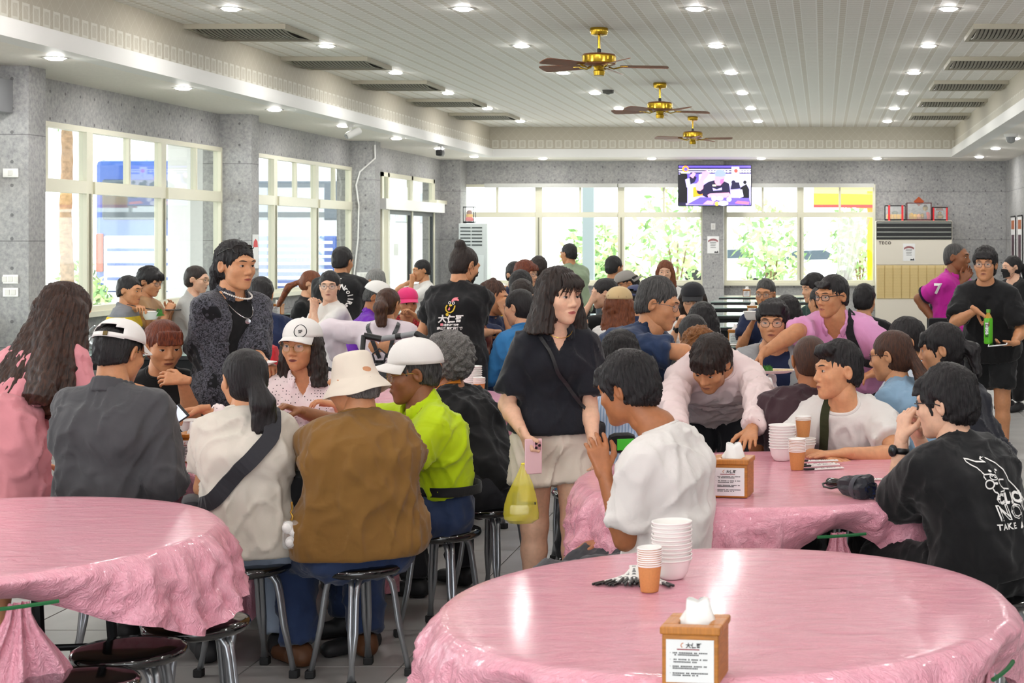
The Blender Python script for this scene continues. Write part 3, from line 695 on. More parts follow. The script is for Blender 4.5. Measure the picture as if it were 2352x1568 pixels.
    def sleeve(g, fr, gr, flare=.012, k=.03, cutk=True):
        for q in (1, -1):
            S_, E_, W_ = SL[q], E[q], W[q]
            if fr <= 1:
                e = S_+(E_-S_)*fr; d = nrm(E_-S_); g.cap(S_, e+d*.04, .05*aw+gr, .046*aw+gr+flare, k=k, cut=[(e, d)])
            else:
                g.cap(S_, E_, .05*aw+gr, .044*aw+gr, k=k); e = E_+(W_-E_)*(fr-1); d = nrm(W_-E_); g.cap(E_, e+d*.03, .045*aw+gr, .034*aw+gr*.8, k=.025, cut=[(e, d)])
    T_ = p['top']; tm = p['topm']; hemd = p.get('hem', -.14); gr = p.get('loose', .014)
    if T_:
        slv = {'tee': .62, 'polo': .66, 'shirt': 1.0, 'long': 1.93, 'tank': 0, 'half': .95, 'cape': .9, 'openshirt': 1.0, 'jacket': 1.93, 'dress': .5, 'vneck': .62}[T_]; slv = p.get('sleeve', slv)
        nfw = {'tee': .35, 'polo': .75, 'shirt': .7, 'openshirt': .8, 'long': .35, 'tank': .5, 'vneck': .9}.get(T_, .4); nh = p.get('neckh', .028)
        def btop(g, gr=gr, opening=None):
            low = pt(hemd); torso(g, gr, p.get('flare', .02), cut=(), low=low-ax*.12)
            if hemd < .05 and T_ != 'tank':
                for q in (1, -1): g.cap(HL[q]-f*.02*sit, pt(.25)+lf*q*.04, .088*fat+.018+gr+p.get('flare', .02)*.5, fm['wa'][1]*wf*.85+gr, k=.05)
            g.plane(low-ax*.0, -ax+f*p.get('hemt', 0)); g.plane(N+ax*nh, ax+fsh*nfw)
            if T_ == 'tank':
                for q in (1, -1): g.plane(SL[q]+lsh*q*.012, lsh*q+ax*.25)
            if T_ in ('vneck', 'shirt', 'polo', 'openshirt'):
                v = p.get('vee', {'vneck': .13, 'shirt': .15, 'polo': .11, 'openshirt': .3}[T_]); g.wedge(N+ax*.03-ax*v, lsh, ax, fsh, N+fsh*.02, math.atan2(p.get('veew', .055), v))
            if T_ in ('openshirt', 'jacket'):
                ow = p.get('open', .05); g.wedge(N+ax*.02-ax*.02, lsh, ax, fsh, pt(.5)+fsh*.02, 0, ow)
            if slv > 0: sleeve(g, slv, gr+p.get('sl', .006), p.get('slf', .012))
        tp = list(SL.values())+[N, pt(hemd), P]+list(E.values())+(list(W.values()) if slv > 1 else [])
        if T_ in ('openshirt', 'jacket') and p.get('under'):
            def bun(g):
                torso(g, .007, .004, low=pt(-.2)); g.plane(pt(-.08), -ax); g.plane(N+ax*.015, ax+fsh*.7)
            garment('undershirt', bun, np.min(tp, 0), np.max(tp, 0), p['under'], .002)
        top = garment(p.get('topname', {'tee': 'tshirt', 'polo': 'polo_shirt', 'shirt': 'shirt', 'long': 'sweatshirt', 'tank': 'tank_top', 'half': 'tshirt', 'cape': 'blouse', 'openshirt': 'open_shirt', 'jacket': 'jacket', 'dress': 'dress', 'vneck': 'blouse'}[T_]), btop, np.min(tp, 0), np.max(tp, 0), tm, damp=[(pt(hemd), ax), (N+ax*nh, ax+fsh*nfw)])
        if T_ in ('tee', 'long', 'tank', 'half') and s > 300 and not p.get('collar') and top is not None:   # ribbed neckband along the neckline
            n_ = nrm(ax+fsh*nfw); c_ = N+ax*nh; A0 = nrm(lsh-n_*(lsh@n_)); B0 = np.cross(n_, A0); W0 = np.empty(len(top.data.vertices)*3, np.float32); top.data.vertices.foreach_get('co', W0); W0 = W0.reshape(-1, 3)+np.array(root.location)
            d_ = (W0-c_)@n_; sel = W0[(np.abs(d_) < gc*1.3) & (np.linalg.norm(W0-c_, axis=1) < .125)]; an = np.arctan2((sel-c_)@B0, (sel-c_)@A0); ring = []
            for i in range(28):
                a_ = -PI+2*PI*i/28; dd = np.abs((an-a_+PI) % (2*PI)-PI); m_ = dd < .3
                if m_.sum() >= 2: rr_ = np.median(np.linalg.norm(sel[m_]-c_, axis=1)); ring.append(c_+(A0*math.cos(a_)+B0*math.sin(a_))*(rr_-.004))
            if len(ring) > 18:
                for _ in range(3): ring = [(ring[i-1]+ring[i]*2+ring[(i+1) % len(ring)])/4 for i in range(len(ring))]
                b_ = MB(); b_.tube([q-np.array(root.location) for q in ring], .0085, 8, True); b_.build('neckband', tm, root, True)
        if T_ in ('polo', 'shirt', 'openshirt') or p.get('collar'):
            def bcol(g):
                c = N+ax*.046; ring = []
                for i in range(15):
                    t = -2.5+5.0*i/14; r = .07*(1+.4*(fat-1)); ring.append(c-fsh*math.cos(t)*r*1.05+lsh*math.sin(t)*r-ax*(.012+.03*(1-math.cos(t))*.5*1.6)+(fsh*.015 if abs(t) > 1.6 else 0))
                for a_, b_ in zip(ring, ring[1:]):
                    o_ = nrm((a_+b_)/2-c); g.cap(a_, b_, .0075, .0075, .024, .024, nrm(ax*.9-o_*.35), k=.006)
            gc_ = gc; gc = min(gc, .007) if s > 300 else gc; cm = p.get('colm') or tm; co = garment('collar', bcol, N-.08, N+.08, cm, .001, root); gc = gc_
    B_ = p['bot']; bm_ = p['botm'] or cloth('charcoal trousers', '#26262b')
    if B_ and B_ != 'dress':
        def bbot(g):
            g.cap(pt(-.03), pt(.2), fm['ph'][1]*fat+.014, fm['wa'][1]*wf+.01, fm['ph'][0]*fat, fm['wa'][0]*fat, lf, .03, cut=[(pt(.17), ax)])
            for q in (1, -1):
                if B_ == 'pants':
                    fl = p.get('legw', .012); g.cap(HL[q], K[q], .088*fat+.01, .066+fl, k=.035); e = A[q]+up*.01; d = nrm(A[q]-K[q]); g.cap(K[q], e+d*.02, .062+fl, .048+fl, k=.02, cut=[(e, d)])
                elif B_ == 'shorts':
                    fr = p.get('legf', .6); e = HL[q]+(K[q]-HL[q])*fr; d = nrm(K[q]-HL[q]); g.cap(HL[q], e+d*.03, .09*fat, .088*fat+p.get('legw', .012), k=.03, cut=[(e, d)])
        bp = [P, pt(.2)]+list(HL.values())+list(K.values())+(list(A.values()) if B_ == 'pants' else [])
        garment({'pants': p.get('botname', 'trousers'), 'shorts': 'shorts'}[B_], bbot, np.min(bp, 0), np.max(bp, 0), bm_)
    if B_ == 'dress':
        def bdr(g):
            e = (K[1]+K[-1])/2; e = P*.1+e*.9; e[2] = p.get('drz', .3); g.cap(pt(.1), e, fm['ph'][1]*fat+.04, .18, .07, .12, lf, .04, cut=[(e, (0, 0, -1))])
        garment('skirt', bdr, np.minimum(np.min(list(K.values()), 0), P)-.25, np.maximum(P, pt(.3))+.25, p['botm'] or tm, .012)
    # ---- shoes
    if p.get('shoes', 1):
        sm = mat('shoe '+p['shoe'], p['shoe'], .6)
        for q in (1, -1):
            g = Grid(np.minimum(A[q], A[q]+f*.22)-.12, np.maximum(A[q], A[q]+f*.22)+.12, .014 if near else .022); a_ = A[q].copy(); ff = nrm(f+lf*q*.15)
            g.cap(a_-ff*.035-up*.045, a_+ff*.155-up*.055, .038, .032, .004, .012, lf, .02); g.cap(a_, a_-up*.04, .042, .042, k=.03, cut=[(a_+up*.005, up)]); g.plane((0, 0, .004), (0, 0, -1))
            V, Q = g.mesh(); to_obj('shoe', V, Q, sm, root)
    J = dict(P=P, N=N, Hc=Hc, S=SL, E=E, W=W, K=K, A=A, f=f, lf=lf, ax=ax, pt=pt, fsh=fsh, lsh=lsh, Hm=Hm, root=root, seat=seat, sit=sit, s=s, top=top if T_ else None, desc=p.get('desc'), hf=hf, Rm=Rm, hs=hs, yaw=yaw)
    PEOPLE[key] = J
    # ---- things worn on the head
    if p.get('cap'): c = p['cap']; J['cap'] = ball_cap(root, Hm, c[0], **(c[1] if len(c) > 1 else {}))
    if p.get('hat'): J['cap'] = bucket_hat(root, Hm, p['hat'])
    if p.get('specs'): spectacles(root, Hm, *p['specs'])
    if p.get('mask'): face_mask(root, Hm, p['mask'])
    return J
def band_on(J, name, a_pts, width, m, root=None, off=.012, targets=None, th=.003, key=None):
    """A strap laid along points, pushed out on to the clothing (points in world space)."""
    b = MB(); pts = [np.asarray(q, float) for q in a_pts]; P2 = []
    for i in range(len(pts)-1):
        for t in np.linspace(0, 1, 7, endpoint=False): P2.append(pts[i]+(pts[i+1]-pts[i])*t)
    P2.append(pts[-1]); bv = bvh_of(targets or [J['top']]); Q = []; Ns = []
    for q in P2:
        hit = bv.find_nearest(Vector(q)); Q.append(np.array(hit[0])+np.array(hit[1])*off); Ns.append(np.array(hit[1]))
    for _ in range(2): Q = [Q[0]]+[(Q[i-1]+2*Q[i]+Q[i+1])/4 for i in range(1, len(Q)-1)]+[Q[-1]]; Ns = [Ns[0]]+[nrm(Ns[i-1]+2*Ns[i]+Ns[i+1]) for i in range(1, len(Q)-1)]+[Ns[-1]]
    vs, fs = [], []
    for i, q in enumerate(Q):
        d = nrm(Q[min(i+1, len(Q)-1)]-Q[max(i-1, 0)]); n = nrm(Ns[i]-d*(Ns[i]@d)); w_ = np.cross(d, n)*width/2
        vs += [q-w_, q+w_, q+w_+n*th, q-w_+n*th]
    for i in range(len(Q)-1):
        for j in range(4): fs.append((i*4+j, i*4+(j+1) % 4, i*4+4+(j+1) % 4, i*4+4+j))
    fs += [(0, 1, 2, 3), tuple(len(vs)-4+j for j in (3, 2, 1, 0))]
    return vs, fs
def bvh_of(objs):
    vs, fs = [], []
    for o in objs:
        k = len(vs); L = Vector(o.parent.location) if o.parent else Vector((0, 0, 0)); vs += [v.co+L for v in o.data.vertices]; fs += [tuple(i+k for i in p.vertices) for p in o.data.polygons]
    return BVHTree.FromPolygons(vs, fs)
def print_on(J, o, vf, centre, xdir, zdir, ray, name, m, off=.003, curve=None, sub=0):
    """Flat print (lettering, a motif) laid on a garment: every point is dropped on it along ray."""
    vs, fs = vf
    if sub:
        bm = bmesh.new(); me = bpy.data.meshes.new('print'); me.from_pydata([tuple(v) for v in vs], [], [tuple(q) for q in fs]); bm.from_mesh(me); bmesh.ops.triangulate(bm, faces=bm.faces[:])
        bmesh.ops.subdivide_edges(bm, edges=[e for e in bm.edges if e.calc_length() > sub], cuts=2, use_grid_fill=True); bmesh.ops.triangulate(bm, faces=bm.faces[:]); bm.verts.index_update()
        vs = [tuple(v.co) for v in bm.verts]; fs = [tuple(v.index for v in q.verts) for q in bm.faces]; bm.free(); bpy.data.meshes.remove(me)
    bv = bvh_of([o]); out = []; L = o.parent.location; ray = nrm(ray)
    for v in vs:
        q = centre+xdir*v[0]+zdir*v[1]; hit = bv.ray_cast(Vector(q-ray*.4), Vector(ray))
        if hit[0] is None: hit = bv.find_nearest(Vector(q))
        out.append(np.array(hit[0])-ray*off-np.array(L))
    return link(name, mesh(name, out, fs, [m]), J['root'] if o.parent == J['root'] else o)
# ---------------------------------------------------------------- the hall
XL, XR, YB, Y0 = -7.08, 3.45, 30.3, -5.0      # left wall, right wall, back wall, unseen end behind the camera, left open to let sky light in
ZC, ZS, ZB = 3.70, 3.16, 3.30                  # ceiling, soffit, top of the white band
CL, CR, CB = -5.96, 2.35, 28.8                 # edges of the raised ceiling
def math2(nt, op, a, b=None):
    n = add(nt, 'ShaderNodeMath', operation=op)
    for i, v in enumerate((a, b)):
        if v is None: continue
        if isinstance(v, (int, float)): n.inputs[i].default_value = v
        else: lk(nt, v, n.inputs[i])
    return n.outputs[0]
def concrete(name, u):
    """Wallpaper printed like fair-faced concrete panels: seams and tie holes."""
    m, nt, b = nodes(name); tc = add(nt, 'ShaderNodeTexCoord'); sp = add(nt, 'ShaderNodeSeparateXYZ'); lk(nt, tc.outputs['Object'], sp.inputs[0])
    U = sp.outputs[u]; Z = sp.outputs[2]
    n1 = add(nt, 'ShaderNodeTexNoise', Scale=28.0, Detail=5.0, Roughness=.7); n2 = add(nt, 'ShaderNodeTexNoise', Scale=2.2, Detail=2.0); mp = add(nt, 'ShaderNodeMapping', Scale=(1, 1, .9))
    lk(nt, tc.outputs['Object'], mp.inputs[0]); lk(nt, mp.outputs[0], n1.inputs[0]); lk(nt, tc.outputs['Object'], n2.inputs[0])
    a = math2(nt, 'ADD', math2(nt, 'MULTIPLY', n1.outputs[0], .75), math2(nt, 'MULTIPLY', n2.outputs[0], .25))
    r = add(nt, 'ShaderNodeValToRGB'); e = r.color_ramp; e.elements[0].position = .33; e.elements[0].color = col('#868688'); e.elements[1].position = .66; e.elements[1].color = col('#b6b5b3'); lk(nt, a, r.inputs[0])
    du = math2(nt, 'SUBTRACT', math2(nt, 'PINGPONG', math2(nt, 'ADD', U, 40.0), .3), .15); dz = math2(nt, 'SUBTRACT', math2(nt, 'PINGPONG', Z, .225), .1)
    d = math2(nt, 'ADD', math2(nt, 'MULTIPLY', du, du), math2(nt, 'MULTIPLY', dz, dz)); hole = math2(nt, 'LESS_THAN', d, .00022)
    seam = math2(nt, 'LESS_THAN', math2(nt, 'PINGPONG', math2(nt, 'ADD', Z, .12), .45), .004)
    mk = math2(nt, 'MULTIPLY', math2(nt, 'MAXIMUM', hole, seam), .65)
    x = add(nt, 'ShaderNodeMix', data_type='RGBA'); lk(nt, mk, x.inputs[0]); lk(nt, r.outputs[0], x.inputs[6]); x.inputs[7].default_value = col('#4e4e50'); lk(nt, x.outputs[2], b.inputs['Base Color'])
    b.inputs['Roughness'].default_value = .75; return m
CONC_Y, CONC_X = concrete('concrete paper side', 1), concrete('concrete paper end', 0)
def ceilpaper():
    m, nt, b = nodes('lattice ceiling paper'); tc = add(nt, 'ShaderNodeTexCoord'); sp = add(nt, 'ShaderNodeSeparateXYZ'); lk(nt, tc.outputs['Object'], sp.inputs[0])
    fx = math2(nt, 'FRACT', math2(nt, 'MULTIPLY', math2(nt, 'ADD', sp.outputs[0], 20), 5.0)); fy = math2(nt, 'FRACT', math2(nt, 'MULTIPLY', math2(nt, 'ADD', sp.outputs[1], 20), 8.0))
    band = math2(nt, 'GREATER_THAN', fx, .70); line = math2(nt, 'LESS_THAN', fy, .13); line2 = math2(nt, 'MULTIPLY', math2(nt, 'GREATER_THAN', fy, .42), math2(nt, 'LESS_THAN', fy, .5))
    edge = math2(nt, 'ADD', math2(nt, 'LESS_THAN', math2(nt, 'ABSOLUTE', math2(nt, 'SUBTRACT', fx, .70)), .03), math2(nt, 'LESS_THAN', fx, .035))
    rung = math2(nt, 'MULTIPLY', math2(nt, 'MAXIMUM', line, line2), math2(nt, 'SUBTRACT', 1, band)); sq = math2(nt, 'MULTIPLY', band, math2(nt, 'GREATER_THAN', fy, .16))
    def mix(f, a, c):
        x = add(nt, 'ShaderNodeMix', data_type='RGBA'); lk(nt, f, x.inputs[0]); x.inputs[7].default_value = col(c)
        if isinstance(a, str): x.inputs[6].default_value = col(a)
        else: lk(nt, a, x.inputs[6])
        return x.outputs[2]
    c = mix(sq, '#f6f4ef', '#dad4c8'); c = mix(rung, c, '#cbc6bb'); c = mix(edge, c, '#fbfaf6'); lk(nt, c, b.inputs['Base Color']); b.inputs['Roughness'].default_value = .6
    return m
def friezepaper(u):
    m, nt, b = nodes('frieze paper %d' % u); tc = add(nt, 'ShaderNodeTexCoord'); sp = add(nt, 'ShaderNodeSeparateXYZ'); lk(nt, tc.outputs['Object'], sp.inputs[0])
    fx = math2(nt, 'FRACT', math2(nt, 'MULTIPLY', math2(nt, 'ADD', sp.outputs[u], 20), 6.2)); z = sp.outputs[2]
    low = math2(nt, 'MULTIPLY', math2(nt, 'GREATER_THAN', fx, .3), math2(nt, 'LESS_THAN', math2(nt, 'ABSOLUTE', math2(nt, 'SUBTRACT', z, ZB+.09)), .07))
    inn = math2(nt, 'MULTIPLY', math2(nt, 'MULTIPLY', math2(nt, 'GREATER_THAN', fx, .42), math2(nt, 'LESS_THAN', fx, .88)), math2(nt, 'LESS_THAN', math2(nt, 'ABSOLUTE', math2(nt, 'SUBTRACT', z, ZB+.09)), .05))
    v = math2(nt, 'ADD', .0, math2(nt, 'SUBTRACT', low, math2(nt, 'MULTIPLY', inn, .7))); dia = math2(nt, 'LESS_THAN', math2(nt, 'ABSOLUTE', math2(nt, 'SUBTRACT', math2(nt, 'PINGPONG', math2(nt, 'MULTIPLY', fx, .16), .08), math2(nt, 'PINGPONG', z, .08))), .004)
    x = add(nt, 'ShaderNodeMix', data_type='RGBA'); lk(nt, math2(nt, 'MINIMUM', math2(nt, 'ADD', v, math2(nt, 'MULTIPLY', dia, .35)), 1), x.inputs[0]); x.inputs[6].default_value = col('#bdb6a6'); x.inputs[7].default_value = col('#d6d3c8')
    lk(nt, x.outputs[2], b.inputs['Base Color']); b.inputs['Roughness'].default_value = .7; return m
WHITE = mat('white paint', '#e6e5e2', .5); CREAM = mat('cream aluminium', '#dedbc6', .35); SOFF = mat('soffit paper', '#ece7df', .6, noise=.04, nscale=40)
def sbox(name, x0, y0, z0, x1, y1, z1, m):
    b = MB(); b.box(x0, y0, z0, x1, y1, z1); o = b.build(name, m); return struct(o)
# ceiling, drop, band and soffit (three sides; the fourth is behind the camera)
sbox('ceiling', CL-.3, Y0, ZC, CR+.3, CB+.3, ZC+.1, ceilpaper())
FR_Y, FR_X = friezepaper(1), friezepaper(0)
sbox('trim_1', CL-.14, Y0, ZB, CL, CB, ZC, FR_Y); sbox('trim_2', CR, Y0, ZB, CR+.14, CB, ZC, FR_Y); sbox('trim_3', CL-.14, CB, ZB, CR+.14, CB+.14, ZC, FR_X)
sbox('trim_4', CL-.14, Y0, ZS, CL+.07, CB+.1, ZB, WHITE); sbox('trim_5', CR-.07, Y0, ZS, CR+.14, CB+.1, ZB, WHITE); sbox('trim_6', CL+.07, CB-.07, ZS, CR-.07, CB+.14, ZB, WHITE)
sbox('ceiling_left_soffit', XL-.3, Y0, ZS, CL-.14, YB, ZS+.14, SOFF); sbox('ceiling_right_soffit', CR+.14, Y0, ZS, XR+.3, YB, ZS+.14, SOFF); sbox('ceiling_back_soffit', CL-.14, CB+.14, ZS, CR+.14, YB+.3, ZS+.14, SOFF)
# floor: slab, and 60 cm porcelain tiles with recessed joints
GROUT = mat('tile joint', '#5c5a57', .8)
fl = MB(); fl.box(XL-.25, Y0, -.12, XR+.25, YB+.25, -.006); floor = struct(fl.build('floor', GROUT))
TILE = mat('grey porcelain tile', '#a5a3a0', .32, noise=.14, nscale=3.5, spec=.5)
tb = MB(); tb.cbox((0, 0, -.004), (.594, .594, .008), bev=.002); tme = mesh('tile', tb.v, tb.f, [TILE])
cells = [(XL+.3+.6*i, Y0+.3+.6*j) for i in range(18) for j in range(59)]; cells = [c for c in cells if c[0]-.3 < XR]
def inframe(c):
    if c[1] < 3: return 1e6
    s = F/c[1]; px, py = CX+c[0]*s, CY+CZ*s
    return c[1] if -60 < px < 2420 and py < 1640 else 1e6
cells.sort(key=inframe)
for c in cells[:300]: link('tile', tme, floor, (c[0], c[1], .0))
tf = MB()
for c in cells[300:]:
    for v in (0,): tf.box(c[0]-.297, c[1]-.297, -.008, c[0]+.297, c[1]+.297, 0)
o = tf.build('tile_field', TILE, floor); o['kind'] = 'stuff'
# walls
lw = MB()
lw.box(XL-.2, 14.5-9, 0, XL, 24.4, 1.0); lw.box(XL-.2, Y0, 0, XL, 5.5, 3.2); lw.box(XL-.2, 5.5, 2.77, XL, YB, 3.2); lw.box(XL-.2, 29.25, 0, XL, YB, 2.77); lw.box(XL-.2, 24.4, 0, XL, 25.75, 2.77)
wl = struct(lw.build('wall_left', CONC_Y))
for ya, yb in ((13.6, 13.9), (18.9, 19.15), (24.1, 24.4), (29.8, 30.3), (8.3, 8.6)):
    b = MB(); b.box(XL-.2, ya, 0, XL+.37, yb, ZS+.02); b.build('pillar', CONC_X if ya != 29.8 else CONC_X, wl)
bw = MB(); bw.box(XL, YB, 2.72, XR, YB+.2, 3.2); bw.box(XL, YB, 0, XR, YB+.2, .87); bw.box(.98, YB, .87, XR, YB+.2, 2.72); bw.box(-2.25, YB-.3, 0, -1.86, YB+.2, 3.2); bw.box(XL, YB, .87, -6.8, YB+.2, 2.72)
struct(bw.build('wall_back', CONC_X))
rw = MB(); rw.box(XR, Y0, 0, XR+.2, YB, 3.2); rw.box(XR-.02, 30.0, 0, XR, YB, 3.2); struct(rw.build('wall_right', CONC_Y))
# ---- windows
PANE = None
def panemat():
    m = bpy.data.materials.new('window glass'); m.use_nodes = True; nt = m.node_tree; nt.nodes.clear()
    o = add(nt, 'ShaderNodeOutputMaterial'); mx = add(nt, 'ShaderNodeMixShader'); tr = add(nt, 'ShaderNodeBsdfTransparent'); gl = add(nt, 'ShaderNodeBsdfGlossy', Roughness=.02); fr = add(nt, 'ShaderNodeLayerWeight')
    tr.inputs[0].default_value = (.95, .97, .95, 1); lk(nt, math2(nt, 'ADD', math2(nt, 'MULTIPLY', math2(nt, 'POWER', fr.outputs[1], 5.0), .8), .02), mx.inputs[0]); lk(nt, tr.outputs[0], mx.inputs[1]); lk(nt, gl.outputs[0], mx.inputs[2]); lk(nt, mx.outputs[0], o.inputs[0]); return m
PANE = panemat()
def window(n, side, c, a0, a1, z0, z1, zt, posts, mids, sill=True):
    """side 'Y': plane X=c running along Y; side 'X': plane Y=c along X. zt: transom (bottom, top)."""
    r = bpy.data.objects.new('window_%d' % n, None); C.objects.link(r); struct(r)
    def bx(b, u0, u1, z0, z1, d0, d1):
        if side == 'Y': b.box(c+d0, u0, z0, c+d1, u1, z1)
        else: b.box(u0, c-d1, z0, u1, c-d0, z1)
    def one(nm, u0, u1, za, zb, d0, d1, m): b = MB(); bx(b, u0, u1, za, zb, d0, d1); return b.build(nm, m, r)
    f = .05
    b = MB(); bx(b, a0, a1, z0, z0+f, -.06, .03); bx(b, a0, a1, z1-f, z1, -.06, .03); bx(b, a0, a0+f, z0+f, z1-f, -.06, .03); bx(b, a1-f, a1, z0+f, z1-f, -.06, .03); b.build('frame', CREAM, r)
    ps = [a0+f]+list(posts)+[a1-f]
    for p in posts: one('mullion', p-.065, p+.065, z0+f, z1-f, -.05, .028, CREAM); one('track', p-.012, p+.012, z0+f, zt[0], .028, .04, mat('track rubber', '#8a8875', .5))
    for u0, u1 in zip(ps, ps[1:]): one('transom', u0+(.065 if u0 != ps[0] else 0), u1-(.065 if u1 != ps[-1] else 0), zt[0], zt[1], -.05, .05, CREAM)
    for q in mids: one('glazing_bar', q-.022, q+.022, zt[1], z1-f, -.04, .02, CREAM)
    up = sorted(ps+list(mids))
    for u0, u1 in zip(up, up[1:]): one('pane', u0, u1, zt[1], z1-f, -.012, -.006, PANE)
    for u0, u1 in zip(ps, ps[1:]): one('pane', u0, u1, z0+f, zt[0], -.012, -.006, PANE)
    if sill: one('sill', a0-.04, a1+.04, z0-.05, z0, -.06, .09, CREAM)
    return r
window(1, 'Y', XL, 13.9, 18.9, 1.0, 2.77, (2.13, 2.25), (15.49, 17.23), (14.65, 16.40, 18.15))
window(2, 'Y', XL, 19.15, 24.1, 1.0, 2.77, (2.13, 2.25), (20.75, 22.45), (19.95, 21.6, 23.3))
window(3, 'Y', XL, 8.6, 13.6, 1.0, 2.77, (2.13, 2.25), (10.3, 12.0), ())
window(4, 'X', YB, -6.8, -2.25, .87, 2.72, (2.10, 2.20), (-5.35, -3.8), (-6.13, -4.57, -3.0))
window(5, 'X', YB, -1.86, .98, .87, 2.72, (2.10, 2.20), (-.43,), (-1.14, .31))
b = MB(); b.box(-6.35, YB-.13, 2.66, -3.86, YB-.03, 2.735); b.box(-3.84, YB-.13, 2.66, -2.3, YB-.03, 2.735); b.box(-1.8, YB-.13, 2.66, .95, YB-.03, 2.735); tag(b.build('roller_blind', mat('blind tube', '#c9c9c4', .4)), 'pale rolled-up roller blind tube above the back windows', 'blind')
# ---- glazed door in the last bay of the left wall
dr = bpy.data.objects.new('door_1', None); C.objects.link(dr); struct(dr)
def dpart(nm, y0, y1, z0, z1, x0, x1, m): b = MB(); b.box(XL+x0, y0, z0, XL+x1, y1, z1); return b.build(nm, m, dr)
DARKF = mat('dark door frame', '#3a3d3e', .4, .5)
for y in (25.75, 26.1, 27.6, 29.15): dpart('post', y, y+.1, 0, 2.77, -.06, .03, CREAM)
dpart('header', 25.75, 29.25, 2.70, 2.77, -.06, .03, CREAM); dpart('operator_box', 25.5, 29.45, 2.17, 2.34, .0, .16, WHITE); dpart('bracket', 29.0, 29.9, 2.33, 2.40, .0, .12, CREAM)
for y0, y1 in ((25.85, 26.1), (26.2, 27.6), (27.7, 29.15)): dpart('pane', y0, y1, 2.34, 2.70, -.012, -.006, PANE)
for y0, y1 in ((26.2, 27.6), (27.7, 29.15)):
    lf = dpart('door_leaf', y0, y0+.05, 0.02, 2.17, -.03, .02, DARKF)
    for a in ((y1-.05, y1, .02, 2.17), (y0+.05, y1-.05, .02, .12), (y0+.05, y1-.05, 2.1, 2.17)): b = MB(); b.box(XL-.03, a[0], a[2], XL+.02, a[1], a[3]); b.build('stile', DARKF, lf)
    b = MB(); b.box(XL-.012, y0+.05, .12, XL-.006, y1-.05, 2.1); b.build('pane', PANE, lf)
b = MB(); b.box(XL+.02, 27.35, .95, XL+.06, 27.39, 1.35); b.build('pull_handle', mat('black handle', '#141414', .4), dr)
b = MB(); b.box(XL-.004, 26.55, 1.42, XL-.002, 26.85, 1.62); b.build('notice', mat('door notice', '#dfe6df', .6), dr)
# ---- ceiling lamps
LENS = mat('lamp lens', '#ffffff', .5); LENS.node_tree.nodes['Principled BSDF'].inputs['Emission Color'].default_value = (1, .98, .95, 1); LENS.node_tree.nodes['Principled BSDF'].inputs['Emission Strength'].default_value = LAMP
TRIM = mat('lamp trim', '#eceae6', .4)
a = MB(); a.lathe([(.072, -.002), (.1, -.006), (.104, 0), (.104, .002), (.072, .002)], 24, cap=False); TR = mesh('trim_ring', a.v, a.f, [TRIM], True)
a = MB(); a.lathe([(.03, -.02), (.055, -.0165), (.069, -.009), (.0735, -.002), (.0735, .0)], 16); LN = mesh('lens', a.v, a.f, [LENS])
ORD = ['nearest', 'second', 'third', 'fourth', 'fifth', 'sixth', 'seventh', 'eighth', 'ninth', 'tenth', 'eleventh', 'twelfth', 'thirteenth', 'fourteenth', 'fifteenth']
def lamp_row(ys, x, z, where, grp, vis0):
    k = 0
    for y in ys:
        if y >= vis0: lab = 'white downlight, %s in view, %s' % (ORD[k], where); k += 1
        else: lab = 'white downlight overhead out of view'
        t = thing('downlight', lab, 'downlight', (x, y, z), group=grp if y >= vis0 else grp+' overhead'); link('trim_ring', TR, t); link('lens', LN, t)
YS = [.5, 3.2, 5.9, 8.6, 11.3, 14.0, 16.7, 19.4, 22.1, 24.7, 27.4]
for x, wv, v0 in ((-5.15, 'row beside the left ceiling vents', 13.9), (-3.13, 'row left of the ceiling fans', 13.9), (-1.11, 'row right of the ceiling fans', 13.6), (1.09, 'row beside the right ceiling vents', 13.3)): lamp_row(YS, x, ZC, wv, 'ceiling downlights', v0)
lamp_row([2.6, 5.2, 7.8, 10.4, 13, 15.6, 18.2, 20.8, 23.4, 26, 28.6], -6.2, ZS, 'soffit over the left windows', 'soffit downlights', 12.5)
lamp_row([2.6, 5.2, 7.8, 10.4, 13, 15.6, 18.2, 20.8, 23.4, 26, 28.7], 2.6 if False else 2.78, ZS, 'soffit along the right wall', 'soffit downlights', 19)
for k, x in enumerate((-5.1, -3.12, -1.13, .98)):
    t = thing('downlight', 'white downlight, %s from the left over the back windows' % ('first', 'second', 'third', 'fourth')[k], 'downlight', (x, 29.3, ZS), group='soffit downlights'); link('trim_ring', TR, t); link('lens', LN, t)
